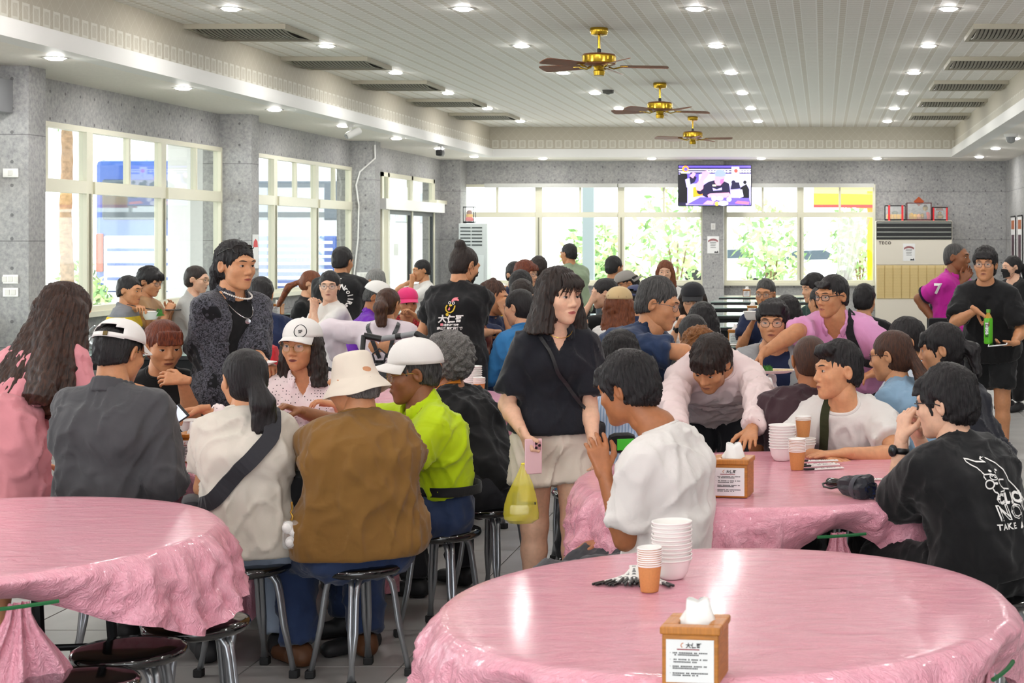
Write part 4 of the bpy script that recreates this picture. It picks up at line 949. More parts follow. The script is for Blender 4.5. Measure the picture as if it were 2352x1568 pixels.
# ---- ceiling vents: framed panels with a bulging slatted face
VF = mat('vent frame', '#b7b1a0', .6); VS = mat('vent slats', '#8d897c', .6)
for sd, x0 in (('left', CL), ('right', CR-.95)):
    for k, y in enumerate((15.5, 18.2, 20.85, 23.5, 26.1)):
        t = thing('ceiling_vent', 'beige slatted ceiling vent, %s along the %s edge of the raised ceiling' % (ORD[k], sd), 'vent', (x0, y, ZC), group='ceiling vents')
        b = MB(); b.box(0, -.5, -.045, .95, -.46, 0); b.box(0, .46, -.045, .95, .5, 0); b.box(0, -.46, -.045, .04, .46, 0); b.box(.91, -.46, -.045, .95, .46, 0); b.build('frame', VF, t)
        b = MB()
        for i in range(22):
            xa = .045+.0395*i
            prof = [(-.45+.9*j/10, -.02-.05*(1-(2*j/10-1)**2)) for j in range(11)]; vs = [(xa+(.026 if q else 0), yy, zz) for yy, zz in prof for q in (0, 1)]
            b.add(vs+[(v[0], v[1], v[2]+.012) for v in vs], [(2*j, 2*j+1, 2*j+3, 2*j+2) for j in range(10)]+[(2*j, 2*j+2, 2*j+24, 2*j+22) for j in range(10)])
        o = b.build('slats', VS, t, True); o['kind'] = 'stuff'
        b = MB(); b.box(.04, -.46, -.012, .91, .46, -.004); b.build('back_plate', mat('vent dark', '#57544c', .8), t)
# ---- ceiling fans
BRASS = mat('polished brass', '#c9a436', .22, 1.0); FWOOD = mat('fan blade wood', '#7a4526', .4, noise=.2, nscale=9, stretch=(1, 8, 8)); FRIM = mat('brown enamel', '#7d4a28', .4)
def fan(x, y, a0, label):
    t = thing('ceiling_fan', label, 'ceiling fan', (x, y, ZC), a0, 'brass ceiling fans')
    b = MB(); b.lathe([(.04, -.075), (.075, -.066), (.085, -.04), (.088, -.01), (.082, 0)], 28); b.build('canopy', BRASS, t, True)
    b = MB(); b.tube([(0, 0, -.07), (0, 0, -.225)], .013, 12); b.build('rod', BRASS, t, True); b = MB(); b.lathe([(.016, -.24), (.02, -.235), (.02, -.2), (.015, -.195)], 16); b.build('rod_collar', mat('black', '#101010', .4), t, True)
    b = MB(); b.lathe([(.03, -.365), (.12, -.36), (.155, -.345), (.158, -.335)], 36, cap=False); b.lathe([(.158, -.265), (.15, -.25), (.06, -.238), (.015, -.235)], 36, cap=False); b.build('motor_cover', FRIM, t, True)
    b = MB(); b.lathe([(.157, -.337), (.163, -.33), (.161, -.3), (.163, -.27), (.157, -.263)], 36, cap=False); b.build('motor_band', BRASS, t, True)
    b = MB(); b.lathe([(.02, -.455), (.05, -.45), (.056, -.41), (.045, -.4), (.05, -.375), (.06, -.362)], 24); b.build('switch_housing', BRASS, t, True)
    b = MB(); b.lathe([(.04, -.462), (.05, -.456), (.045, -.452)], 20); b.build('bottom_cap', mat('fan cap', '#f3e9c8', .4), t, True)
    for k in range(5):
        R = Matrix.Rotation(2*PI*k/5, 4, 'Z')
        b = MB(); b.tube([(.09, 0, -.37), (.14, 0, -.385), (.18, .012, -.375), (.22, .0, -.366)], .007, 8); b.tube([(.14, 0, -.385), (.18, -.015, -.375), (.22, -.0, -.366)], .006, 8); b.cbox((.235, 0, -.364), (.07, .07, .004)); b.xf(R); b.build('blade_arm', BRASS, t, True)
        b = MB(); n = 12; pr = [(.2, .05)]+[(.2+.45*i/n, .055+.018*math.sin(PI*.5*i/n)) for i in range(1, n)]+[(.645, .066), (.655, .05), (.66, .02)]
        up = [(u, v, -.358+.26*v) for u, v in pr]; dn = [(u, -v, -.358-.26*v) for u, v in pr]; L = len(pr)
        vs = up+dn; vs = vs+[(x_, y_, z_-.007) for x_, y_, z_ in vs]; fs = []
        for i in range(L-1): fs += [(i, i+1, L+i+1, L+i), (2*L+i, 3*L+i, 3*L+i+1, 2*L+i+1), (i, 2*L+i, 2*L+i+1, i+1), (L+i, L+i+1, 3*L+i+1, 3*L+i)]
        fs += [(L-1, 3*L-1, 4*L-1, 2*L-1), (0, L, 3*L, 2*L)]
        b.add(vs, fs); b.xf(R); b.build('blade', FWOOD, t)
fan(-2.13, 15.3, .18, 'brass ceiling fan with brown wooden blades, nearest of the three'); fan(-2.1, 20.7, .35, 'middle brass ceiling fan with brown wooden blades'); fan(-2.14, 26.4, -.12, 'farthest and smallest looking brass ceiling fan with brown blades')
# ---- cameras, detector, dome, cable, switches
t = thing('security_camera', 'white bullet security camera under the left soffit', 'security camera', (-6.05, 20.6, ZS))
b = MB(); b.lathe([(.045, -.03), (.05, 0)], 20); b.tube([(0, 0, -.03), (.02, -.02, -.09)], .014, 10); b.build('bracket', WHITE, t, True)
b = MB(); b.lathe([(.04, -.11), (.046, -.1), (.046, .08), (.03, .1)], 20); b.xf(Matrix.Translation((.05, -.06, -.12)) @ Matrix.Rotation(2.0, 4, (.7, -.7, 0))); b.build('housing', WHITE, t, True)
b = MB(); b.lathe([(.03, .09), (.034, .103)], 16); b.xf(Matrix.Translation((.05, -.06, -.12)) @ Matrix.Rotation(2.0, 4, (.7, -.7, 0))); b.build('lens', mat('black glass', '#08080a', .1), t, True)
t = thing('security_camera', 'black bullet security camera under the left soffit near the corner', 'security camera', (-5.98, 25.2, ZS))
b = MB(); b.lathe([(.04, -.02), (.045, 0)], 16); b.tube([(0, 0, -.02), (0, -.02, -.08)], .014, 8); b.build('bracket', WHITE, t, True)
b = MB(); b.cbox((0, -.05, -.12), (.1, .2, .1), bev=.02); b.build('housing', mat('black plastic', '#151516', .4), t); b = MB(); b.lathe([(.03, 0), (.03, .012)], 16); b.xf(Matrix.Translation((0, -.15, -.12)) @ Matrix.Rotation(PI/2, 4, 'X')); b.build('lens', mat('black glass', '#08080a', .1), t)
t = thing('dome_camera', 'white dome camera under the right soffit', 'security camera', (2.62, 22.5, ZS)); b = MB(); b.lathe([(.09, -.04), (.1, 0)], 24); b.build('base', WHITE, t, True)
b = MB(); b.lathe([(.005, -.13), (.04, -.12), (.065, -.09), (.07, -.04)], 24); b.build('dome', mat('dome grey', '#8e8f90', .2), t, True)
t = thing('smoke_detector', 'small dark round smoke detector on the patterned ceiling by the first fan', 'detector', (-2.9, 17.1+4.6, ZC)); b = MB(); b.lathe([(.05, -.05), (.075, -.04), (.08, 0)], 24); b.build('body_shell', mat('detector', '#55534e', .5), t, True); b = MB(); b.lathe([(.02, -.058), (.03, -.05)], 16); b.build('sensor', mat('detector dark', '#2c2b29', .5), t, True)
b = MB(); p0 = [(XL+.385, 24.05, 3.1), (XL+.39, 24.05, 2.9), (XL+.16, 24.06, 2.7), (XL+.1, 24.07, 2.5), (XL+.14, 24.07, 2.2), (XL+.13, 24.07, 1.7), (XL+.06, 24.08, 1.1)]
b.tube(p0, .012, 6); tag(b.build('cable', WHITE, None, True), 'white cable hanging down the third left pillar', 'cable')
SWM = mat('switch plate', '#efeeea', .4)
def plate(pos, w_, h_, label, n, axis):
    t = thing('wall_switch', label, 'switch', pos); b = MB(); b.cbox((0, 0, 0), (w_, .012, h_) if axis == 'X' else (.012, w_, h_), bev=.003); b.build('plate', SWM, t)
    for k in range(n):
        u = (k-(n-1)/2)*.05; b = MB(); b.cbox((u, -.008, 0) if axis == 'X' else (.008, u, 0), (.036, .008, h_*.6) if axis == 'X' else (.008, .036, h_*.6), bev=.002); b.build('rocker', mat('rocker', '#dedcd6', .4), t)
sP = F/13.59
for py, lab, n in ((397, 'white socket plate high on the nearest left pillar', 1), (641, 'upper white three-gang light switch on the nearest left pillar', 3), (671, 'lower white switch plate on the nearest left pillar', 2)): q = at(24, py, sP); plate((q[0], 13.594, q[2]), .13, .075, lab, n, 'X')
q = at(830, 632, F/24.09); plate((XL+.2, 24.094, q[2]), .2, .09, 'white switch plate on the third left pillar', 2, 'X')
q = at(1640, 520, F/29.99); plate((-2.05, 29.994, q[2]), .08, .12, 'small white thermostat on the back pillar below the screen', 1, 'X')
# ---- grey box cut by the left edge of the picture, on the first pillar
q = at(4, 220, F/13.5); t = thing('electrical_box', 'grey metal box mounted high on the nearest left pillar', 'box', (q[0]-.12, 13.47, q[2])); b = MB(); b.cbox((0, 0, 0), (.34, .24, .28), bev=.006); b.build('case', mat('grey box', '#8a8b8e', .4, .3), t); b = MB(); b.cbox((0, -.124, .03), (.26, .01, .12), bev=.003); b.build('cover', mat('box cover', '#c5c6c8', .4), t)
# ---------------------------------------------------------------- outdoors, seen through the glass
GRD = mat('bright concrete yard', '#cfccc6', .9, noise=.06, nscale=2)
o = MB(); o.box(-60, 5, -.2, XL-.22, 120, -.13); o.box(XL-.22, YB+.22, -.2, 60, 120, -.13); struct(o.build('ground', GRD))
BLUE = mat('coach blue', '#1d4a9a', .3, coat=.5); CW = mat('coach white', '#e9edf2', .3, coat=.5); TINT = mat('coach glass', '#4a5560', .1)
def coach(x, y, label, main, second):
    t = thing('coach', label, 'bus', (x, y, -.13), group='parked coaches'); b = MB(); b.cbox((0, 5.5, 2.0), (2.5, 11, 3.4), bev=.14); b.build('body_shell', main, t)
    b = MB(); b.cbox((0, -.03, 1.25), (2.0, .1, 1.3), bev=.04); b.build('engine_panel', second, t)
    for k in range(7): b = MB(); b.cbox((0, -.095, .72+.17*k), (1.8, .04, .07), bev=.008); b.build('slat', main if k % 2 else CW, t)
    b = MB(); b.cbox((0, -.02, 2.75), (2.1, .1, .95), bev=.05); b.build('rear_window', TINT, t); b = MB(); b.cbox((0, -.08, .42), (2.4, .2, .3), bev=.05); b.build('bumper', second, t)
    for sx in (-1, 1):
        b = MB(); b.cbox((sx*1.1, -.04, 1.5), (.16, .1, .9), bev=.03); b.build('tail_light', mat('tail light', '#b8452c', .3), t)
        b = MB(); b.cbox((sx*1.0, 5.4, 2.7), (.54, 10, .9), bev=.04); b.build('side_window', TINT, t)
        for yy in (2.5, 8.6): b = MB(); b.lathe([(.3, -.13), (.48, -.12), (.5, 0), (.48, .12), (.3, .13)], 24); b.xf(Matrix.Translation((sx*1.15, yy, .5)) @ Matrix.Rotation(PI/2, 4, 'Y')); b.build('wheel', mat('tyre', '#222222', .8), t, True)
coach(-15.95, 38, 'white and blue touring coach parked outside the nearest left window', BLUE, CW); coach(-12.75, 39, 'blue touring coach with white stripes parked outside the second left window', CW, BLUE)
TRK = mat('palm trunk', '#8a6f58', .9, noise=.3, nscale=12); LEAF = [mat('leaf green %d' % k, c, .6, noise=.2, nscale=4) for k, c in enumerate(('#86ad70', '#a9c487', '#c6d49a'))]
def leaves(n, ctr, rad, sz, mi):
    b = MB(); r = np.random.default_rng(n+int(ctr[0]*7))
    for _ in range(n):
        d = r.normal(size=3); d /= np.linalg.norm(d); p = np.array(ctr)+d*np.array(rad)*r.uniform(.35, 1)**.6; u = r.normal(size=3); u /= np.linalg.norm(u); v = np.cross(u, d); v /= max(1e-6, np.linalg.norm(v)); s_ = sz*r.uniform(.6, 1.3)
        b.add([p-u*s_, p+v*s_*.45, p+u*s_, p-v*s_*.45], [(0, 1, 2, 3)], int(r.integers(0, 3)))
    return b
def shrub(x, y, rx, rz, label, n=500, sz=.16, name='shrub', grp='shrubs outside', cat='shrub'):
    t = thing(name, label, cat, (x, y, -.13), group=grp); b = MB()
    for k in range(4): a = k*1.6; b.tube([(0, 0, 0), (.2*rx*math.cos(a), .2*rx*math.sin(a), rz*.9)], [.04, .02], 6)
    b.build('stem', TRK, t); o = leaves(n, (0, 0, rz), (rx, rx*.7, rz*.95), sz, 0).build('foliage', LEAF, t); o['kind'] = 'stuff'
t = thing('palm_tree', 'palm trunk standing in the yard outside the nearest left window', 'palm', (-17.15, 36.5, -.13)); b = MB(); pts = [(.02*math.sin(k*.5), 0, .24*k) for k in range(19)]; b.tube(pts, [.15-.002*k+.014*(k % 2) for k in range(19)], 12); b.build('trunk', TRK, t, True)
for k in range(12):
    a = 2*PI*k/12; b = MB(); c_, s_ = math.cos(a), math.sin(a); sp_ = [(c_*r_, s_*r_, 4.35+.9*r_-.42*r_*r_) for r_ in np.linspace(0, 2.1, 9)]; b.tube(sp_, .018, 5)
    for p_ in sp_[2:]:
        for q_ in (-1, 1): b.add([p_, (p_[0]-s_*q_*.5+c_*.25, p_[1]+c_*q_*.5+s_*.25, p_[2]-.2), (p_[0]+c_*.1, p_[1]+s_*.1, p_[2])], [(0, 1, 2)])
    b.build('frond', LEAF[0], t)
for k, (x, y, rx, rz) in enumerate(((-18.6, 36.5, .6, .62), (-18.2, 39.3, .6, .7), (-16.4, 36.0, .5, .5), (-20.2, 39, .7, .8))): shrub(x, y, rx, rz, 'low green shrub in the yard beside the palm trunk, %s of four' % ('first', 'second', 'third', 'fourth')[k], 240, .12)
for k, (x, y, rx, rz) in enumerate(((-7.2, 51, 1.2, 1.3), (-4.3, 47.5, 1.4, 1.9), (-5.6, 43.6, .9, .7), (-1.6, 49, 1.2, 1.6), (1.2, 53, 1.2, 1.7))): shrub(x, y, rx, rz, 'leafy pale green bush on the bank beyond the back windows, %s from the left' % ('first', 'third', 'second', 'fourth', 'fifth')[k], 480, .17)
def car(x, y, label):
    t = thing('car', label, 'car', (x, y, -.13), group='parked cars'); b = MB()
    pr = [(-2.1, .35), (-2.15, .75), (-1.9, .9), (-1.1, .98), (-.55, 1.42), (.7, 1.46), (1.45, 1.05), (2.05, .95), (2.15, .5), (2.1, .35)]; n = len(pr)
    b.add([(u, -.85, z) for u, z in pr]+[(u, .85, z) for u, z in pr], [(i, (i+1) % n, n+(i+1) % n, n+i) for i in range(n)]+[tuple(range(n))[::-1], tuple(range(n, 2*n))]); b.build('body_shell', CW, t)
    b = MB(); b.add([(-.95, -.86, 1.0), (-.5, -.86, 1.37), (.66, -.86, 1.4), (1.25, -.86, 1.06)], [(0, 1, 2, 3)]); b.add([(-.95, .86, 1.0), (-.5, .86, 1.37), (.66, .86, 1.4), (1.25, .86, 1.06)], [(3, 2, 1, 0)]); b.build('side_window', TINT, t)
    for u in (-1.3, 1.35):
        for v in (-.8, .8): b = MB(); b.lathe([(.2, -.1), (.32, -.09), (.33, 0), (.32, .09), (.2, .1)], 20); b.xf(Matrix.Translation((u, v, .33)) @ Matrix.Rotation(PI/2, 4, 'X')); b.build('wheel', mat('tyre', '#222222', .8), t, True)
car(-4.0, 66, 'white car parked far outside beyond the back pillar'); car(-.6, 62, 'white car parked outside beyond the right back window')
b = MB(); b.box(-5.52, 36.9, -.13, -5.26, 37.1, 4.4); tag(b.build('lamp_post', mat('grey post', '#7f8a8d', .5)), 'grey square post outside the middle back window', 'post')
b = MB(); b.box(-11.6, 21.5, -.13, -11.2, 22.2, 4.2); b.box(-11.6, 28.5, -.13, -11.2, 29.2, 4.2); b.box(-12.2, 5, 3.6, XL-.2, 36, 3.75); struct(b.build('ceiling_porch', mat('porch white', '#cfd0cf', .7)))
YEL = mat('yellow canvas', '#f2b705', .6); t = thing('awning', 'yellow canvas awning outside the right end of the back windows', 'awning', (.4, 33.4, -.13))
b = MB(); b.add([(-.6, -.6, 2.75), (1.5, -.6, 2.72), (1.5, 1.2, 3.2), (-.6, 1.2, 3.2), (-.6, -.6, 2.5), (1.5, -.6, 2.4)], [(0, 1, 2, 3), (0, 4, 5, 1)]); o = b.build('canopy_sheet', YEL, t); o.modifiers.new('t', 'SOLIDIFY').thickness = .02
for x_ in (.5, 1.3): b = MB(); b.box(x_, -.5, 0, x_+.12, -.38, 2.8); b.build('pole', YEL, t)
b = MB(); b.box(-.6, -.65, 2.46, 1.5, -.58, 2.52); b.build('front_bar', mat('red bar', '#c2281f', .5), t)
b = MB(); nu = 30; vs = []
for j in range(9):
    v = j/8
    for i in range(nu): u = i/(nu-1); vs.append((-.02+.95*v*.0+.28+u*(.62*(1-.55*v)), YB-.1+.03*math.sin(u*26), 2.08-1.15*v))
b.add(vs, [(j*nu+i, j*nu+i+1, (j+1)*nu+i+1, (j+1)*nu+i) for j in range(8) for i in range(nu-1)])
m_ = mat('sheer curtain', '#f4f4f2', .8, alpha=.75); tag(b.build('curtain', m_, None, True), 'sheer white curtain gathered at the right back window', 'curtain')
# ---------------------------------------------------------------- tables, cloths, stools
def pinkplastic():
    m, nt, b = nodes('thin pink plastic'); tc = add(nt, 'ShaderNodeTexCoord'); mp = add(nt, 'ShaderNodeMapping', Scale=(1, 2.6, 1)); mp.inputs['Rotation'].default_value = (0, 0, .5)
    lk(nt, tc.outputs['Object'], mp.inputs[0])
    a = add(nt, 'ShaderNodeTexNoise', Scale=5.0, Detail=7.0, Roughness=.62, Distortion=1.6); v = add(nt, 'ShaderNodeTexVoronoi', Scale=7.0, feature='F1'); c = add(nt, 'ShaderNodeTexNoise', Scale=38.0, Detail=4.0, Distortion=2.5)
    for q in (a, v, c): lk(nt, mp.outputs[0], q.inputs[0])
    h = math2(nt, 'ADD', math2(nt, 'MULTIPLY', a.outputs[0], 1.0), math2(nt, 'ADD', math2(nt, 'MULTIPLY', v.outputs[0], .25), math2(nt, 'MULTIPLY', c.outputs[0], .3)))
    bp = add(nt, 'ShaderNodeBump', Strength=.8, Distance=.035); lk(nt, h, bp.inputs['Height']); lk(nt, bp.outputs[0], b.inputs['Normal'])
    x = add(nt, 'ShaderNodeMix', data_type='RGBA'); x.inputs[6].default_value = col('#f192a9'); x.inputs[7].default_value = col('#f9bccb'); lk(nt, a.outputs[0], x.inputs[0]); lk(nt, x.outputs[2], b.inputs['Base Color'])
    b.inputs['Roughness'].default_value = .24; b.inputs['Specular IOR Level'].default_value = .8; b.inputs['Coat Weight'].default_value = .35; b.inputs['Coat Roughness'].default_value = .12; return m
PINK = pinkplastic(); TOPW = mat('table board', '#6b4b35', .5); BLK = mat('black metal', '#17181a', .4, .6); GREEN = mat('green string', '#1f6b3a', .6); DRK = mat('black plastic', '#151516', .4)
def sstep(x): x = np.clip(x, 0, 1); return x*x*(3-2*x)
def round_table(cx, cy, R, ties, label, seed, drop=.2, tail=1, z=.75):
    t = thing('round_table', 'round table under '+label.replace('glossy ', '').replace('wrinkled ', '').replace(' on the round table', '').replace(' over the large round table', ''), 'table', (cx, cy, 0), group='round tables')
    b = MB(); b.lathe([(R-.02, z-.035), (R-.01, z-.03), (R-.01, z-.004), (R-.02, z)], 64); b.build('tabletop', TOPW, t)
    for k in range(4):
        a = PI/4+PI/2*k+seed; b = MB(); b.tube([(R*.62*math.cos(a), R*.62*math.sin(a), z-.03), (R*.7*math.cos(a), R*.7*math.sin(a), .0)], .018, 8); b.build('leg', BLK, t, True)
    b = MB(); b.tube([(R*.64*math.cos(PI/4+PI/2*k+seed), R*.64*math.sin(PI/4+PI/2*k+seed), .3) for k in range(4)], .012, 8, True); b.build('stretcher', BLK, t, True)
    n = 480; th = np.linspace(0, 2*PI, n, endpoint=False); ties = np.array(ties)
    gap = np.min(np.abs((th[:, None]-ties[None, :]+PI) % (2*PI)-PI), axis=1); g = sstep(gap/.55)
    r = np.random.default_rng(seed); L = drop*(.42+.72*g)+.03*np.sin(th*3+seed)*g+.012*np.sin(th*11+seed*2)
    fold = .5*np.sin(th*23+1.5*np.sin(th*5+seed))+.3*np.sin(th*41+2*np.sin(th*7))+.35*np.sin(th*13+seed)
    rings = []; rr = [0, .25*R, .5*R, .7*R, .85*R, .95*R, R-.006]
    for q in rr: rings.append(np.stack([q*np.cos(th), q*np.sin(th), np.full(n, z+.004)], 1))
    m = 16
    for j in range(1, m+1):
        v = j/m; amp = (.004+.03*v*g+.016*v*(1-g)); tuck = (1-g)*v*v*.13
        out = R+.006+.016*math.sin(min(1, v*4)*PI/2)+.035*v*g+amp*fold-tuck+.02*v*g*np.sin(th*4+seed); zz = z+.004-L*v-.006*(v < .15)+.012*v*np.sin(th*17+seed)*g
        q3 = np.stack([R*th*1.0, zz*1.3, th*0], 1); rg = lambda l_, k_: np.clip(1-np.abs(wob(q3*np.array((1, .7, 1))+np.array((0, 0, k_)), l_, seed+k_))*1.6, 0, 1)**2
        out = out+min(1, v*3)*(rg(.2, 1)*.016+rg(.11, 2)*.012+rg(.07, 3)*.006)*(.5+.5*g)
        rings.append(np.stack([out*np.cos(th), out*np.sin(th), zz], 1))
    vs = np.concatenate(rings); fs = []
    for j in range(len(rings)-1):
        i = np.arange(n); fs.append(np.stack([j*n+i, j*n+(i+1) % n, (j+1)*n+(i+1) % n, (j+1)*n+i], 1)[:, ::-1])
    V = [vs]; Fq = [np.concatenate(fs)]; k0 = len(vs)
    for a in ties if tail else []:
        w_ = 26; lv = 12; pv = []
        for j in range(lv):
            v = j/(lv-1); zt = z+.0-drop*.4-(.5+.04*math.sin(a*3))*v
            for i in range(w_):
                u = -1+2*i/(w_-1); spread = (.03+.15*sstep(v*1.5)); tang = u*spread; rad = R-.03-.015*v+(.022*math.sin(u*9+seed)+.018*math.sin(u*17+v*3))*(.3+v)-.05*u*u*v
                pv.append((rad*math.cos(a)-tang*math.sin(a), rad*math.sin(a)+tang*math.cos(a), zt+.05*v*math.sin(u*3+a)))
        i, j = np.meshgrid(np.arange(w_-1), np.arange(lv-1)); k = (j*w_+i).ravel()+k0; V.append(np.array(pv)); Fq.append(np.stack([k, k+1, k+w_+1, k+w_], 1)); k0 += len(pv)
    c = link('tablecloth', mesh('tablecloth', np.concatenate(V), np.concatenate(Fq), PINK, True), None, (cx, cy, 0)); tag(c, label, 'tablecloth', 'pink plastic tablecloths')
    for a in ties if tail else []:
        b = MB(); b.tube([((R+.012)*math.cos(a+d)*(1-.01*abs(d)), (R+.012)*math.sin(a+d), z-drop*.42) for d in np.linspace(-.12, .12, 7)], .006, 6); b.build('string', GREEN, c, True)
    return c
TF = (-.249, 4.2, .735); TM = (-.21, 6.42, .76); TL = (-2.76, 5.14, .78); TG = (-2.54, 7.25, .63); TS = (-2.55, 9.5, .72); TB = (-.05, 8.85, .62)
round_table(*TF, [4.12, 5.9, 1.2], 'glossy pink plastic cloth over the large round table nearest the camera on the right', 3, .24)
round_table(*TM, [5.08, 2.9, .6], 'wrinkled pink plastic cloth on the round table with the folded umbrella', 5, .24)
round_table(*TL, [5.41, 3.6, 2.2], 'wrinkled pink plastic cloth on the empty round table cut by the left edge', 8, .2)
round_table(*TG, [4.9, 2.2, .2], 'pink plastic cloth on the round table where the man in the neon polo sits', 11, .2)
round_table(*TS, [2.5, 4.4], 'pink plastic cloth on the round table behind the curly grey haired woman', 13, .22)
round_table(*TB, [2.5, 5.3, .4], 'pink plastic cloth on the round table by the maroon shirt', 17, .2)
# ---- stools: black round seat, four bent steel leg loops, rubber feet
STEEL = mat('painted steel tube', '#9c9fa3', .28, .75); SEAT = mat('black lacquered seat', '#0c0c0d', .1, spec=.7, coat=.6, noise=.3, nscale=30); RUB = mat('rubber foot', '#101011', .7)
a = MB(); a.lathe([(.135, .405), (.152, .41), (.166, .42), (.17, .432), (.165, .443), (.15, .449), (.1, .452), (.004, .452)], 40); SEATM = mesh('seat', a.v, a.f, [SEAT], True)
a = MB(); pts = [(.128, -.137, .012), (.112, -.098, .2), (.099, -.085, .33), (.094, -.078, .37), (.085, -.064, .395), (.075, -.045, .404), (.075, .045, .404), (.085, .064, .395), (.094, .078, .37), (.099, .085, .33), (.112, .098, .2), (.128, .137, .012)]
a.tube(pts, .0105, 10); LEGM = mesh('leg_loop', a.v, a.f, [STEEL], True)
a = MB(); a.cbox((0, 0, .016), (.036, .036, .032), bev=.005); FOOTM = mesh('rubber_foot', a.v, a.f, [RUB])
NST = 0
def stool(x, y, label, rz=0, h=.45, grp='black round stools'):
    t = thing('stool', label, 'stool', (x, y, 0), rz, grp); t.scale = (1, 1, h/.452); link('seat', SEATM, t)
    for k in range(4):
        o = link('leg_loop', LEGM, t); o.rotation_euler = (0, 0, k*PI/2); q = link('rubber_foot', FOOTM, t, (.133*math.sqrt(2)*math.cos(PI/4+k*PI/2), .133*math.sqrt(2)*math.sin(PI/4+k*PI/2), 0)); q.rotation_euler = (0, 0, PI/4+k*PI/2)
    return t
for px, py, lab, rz in ((452, 1420, 'empty black stool, farthest of three under the near left table', .5), (297, 1482, 'empty black stool, middle of three under the near left table', .2), (178, 1556, 'empty black stool nearest the camera under the near left table', .7), (1100, 1033, 'empty black stool by the small pink table behind the neon polo', .3),
        (1392, 1222, 'empty black stool beside the boy in the white tee', .9), (1345, 1120, 'empty black stool half under the umbrella table behind the cream shorts', .3), (1300, 1080, 'empty black stool behind the knees of the woman in cream shorts', .6), (2345, 1305, 'empty black stool cut by the right edge behind the black printed tee', .4), (2098, 1262, 'empty black stool under the umbrella table beside the black printed tee', .2),
        (1180, 1575, 'empty dull stool tucked under the nearest pink table', .4), (1650, 1262, 'empty black stool under the front of the umbrella table', .4), (1760, 1266, 'second empty black stool under the front of the umbrella table', .1), (905, 1120, 'empty black stool between the neon polo and the pink table', .5)):
    q = on(px, py, .45); stool(q[0], q[1], lab, rz)
# ---- long dark tables with glass tops
GTOP = mat('pale green glass top', '#b9d2cb', .06, spec=.8, coat=.5); GEDGE = mat('glass edge', '#4f8f86', .1); LAM = mat('black laminate', '#1a1b1d', .35)
a = MB(); a.cbox((0, 0, .745), (1.5, .8, .012), bev=.002); TTM = mesh('glass_top', a.v, a.f, [GTOP]); a = MB(); a.cbox((0, 0, .722), (1.5, .8, .03), bev=.002); TBM = mesh('board', a.v, a.f, [LAM])
a = MB(); a.box(-.70, -.36, .62, .70, -.32, .707); a.box(-.70, .32, .62, .70, .36, .707); a.box(-.70, -.32, .62, -.66, .32, .707); a.box(.66, -.32, .62, .70, .32, .707); TFM = mesh('apron', a.v, a.f, [BLK])
a = MB(); a.box(-.025, -.025, 0, .025, .025, .707); TLM = mesh('leg', a.v, a.f, [BLK])
def long_table(x, y, lab, rz=0, sx=1.0):
    t = thing('dining_table', lab, 'table', (x, y, 0), rz, 'long glass topped tables'); t.scale = (sx, 1, 1)
    for nm, me in (('glass_top', TTM), ('board', TBM), ('apron', TFM)): link(nm, me, t)
    for u in (-.68, .68):
        for v in (-.34, .34): link('leg', TLM, t, (u, v, 0))
    return t
for k, y in enumerate((26.6, 24.7, 22.6, 20.4, 17.8)): long_table(-.95, y, 'black dining table with glass top, %s of the column behind the grey jacket man' % ('farthest', 'fourth', 'third', 'second', 'nearest')[k])
for k, y in enumerate((13.6, 16.0, 18.4, 20.8, 23.2)): long_table(-5.95, y, 'black dining table along the left windows, %s from the camera' % ('first', 'second', 'third', 'fourth', 'fifth')[k], 0, 1.28)
for k, (x, y) in enumerate(((-2.9, 13.1), (-3.2, 17.6), (-3.3, 20.0), (-3.4, 23.6), (-4.2, 15.0))): long_table(x, y, 'black dining table in the middle of the hall, %s' % ('by the staff member in black', 'behind the yellow shirt', 'near the green jacket man', 'nearest the back windows', 'beside the pink cap woman')[k])
long_table(-.9, 14.6, 'black dining table with glass top nearest the grey jacket, holding a tissue box'); long_table(-5.3, 28.3, 'black dining table before the back left windows')
for k, y in enumerate((25.2, 22.4)): long_table(2.35, y, 'dark table by the right wall behind the magenta polo, %s' % ('farther', 'nearer')[k])
# ---- things on the tables
PAPER = mat('white paperboard', '#efece8', .55); KRAFT = mat('kraft paper cup', '#c98a50', .65, noise=.06, nscale=200); BAMB = mat('bamboo box', '#b06f24', .45, noise=.18, nscale=14, stretch=(2, 2, 14)); LABW = mat('label paper', '#e8e8e8', .5); INK = mat('black ink', '#1a1a1c', .6); RED = mat('red ink', '#8c1c28', .6); TISS = mat('tissue', '#f2f1ef', .9)
a = MB(); a.lathe([(.001, .001), (.034, 0), (.037, .003), (.047, .02), (.0545, .05), (.0555, .0525), (.0585, .053), (.0585, .0565), (.055, .057), (.0525, .052), (.045, .021), (.034, .005), (.001, .004)], 36, cap=False); BOWL = mesh('paper_bowl', a.v, a.f, [PAPER], True)
a = MB(); a.lathe([(.001, .001), (.0255, 0), (.026, .002), (.0335, .073)], 32, cap=False, mi=0); a.lathe([(.0335, .073), (.0342, .0735), (.036, .0742), (.036, .0772), (.0342, .078), (.0325, .0775), (.025, .005), (.001, .004)], 32, cap=False, mi=1); CUPM = mesh('paper_cup', a.v, a.f, [KRAFT, PAPER], True, a.m)
NTH = ['bottom', 'second', 'third', 'fourth', 'fifth', 'sixth', 'seventh', 'eighth', 'ninth', 'tenth', 'eleventh', 'twelfth']
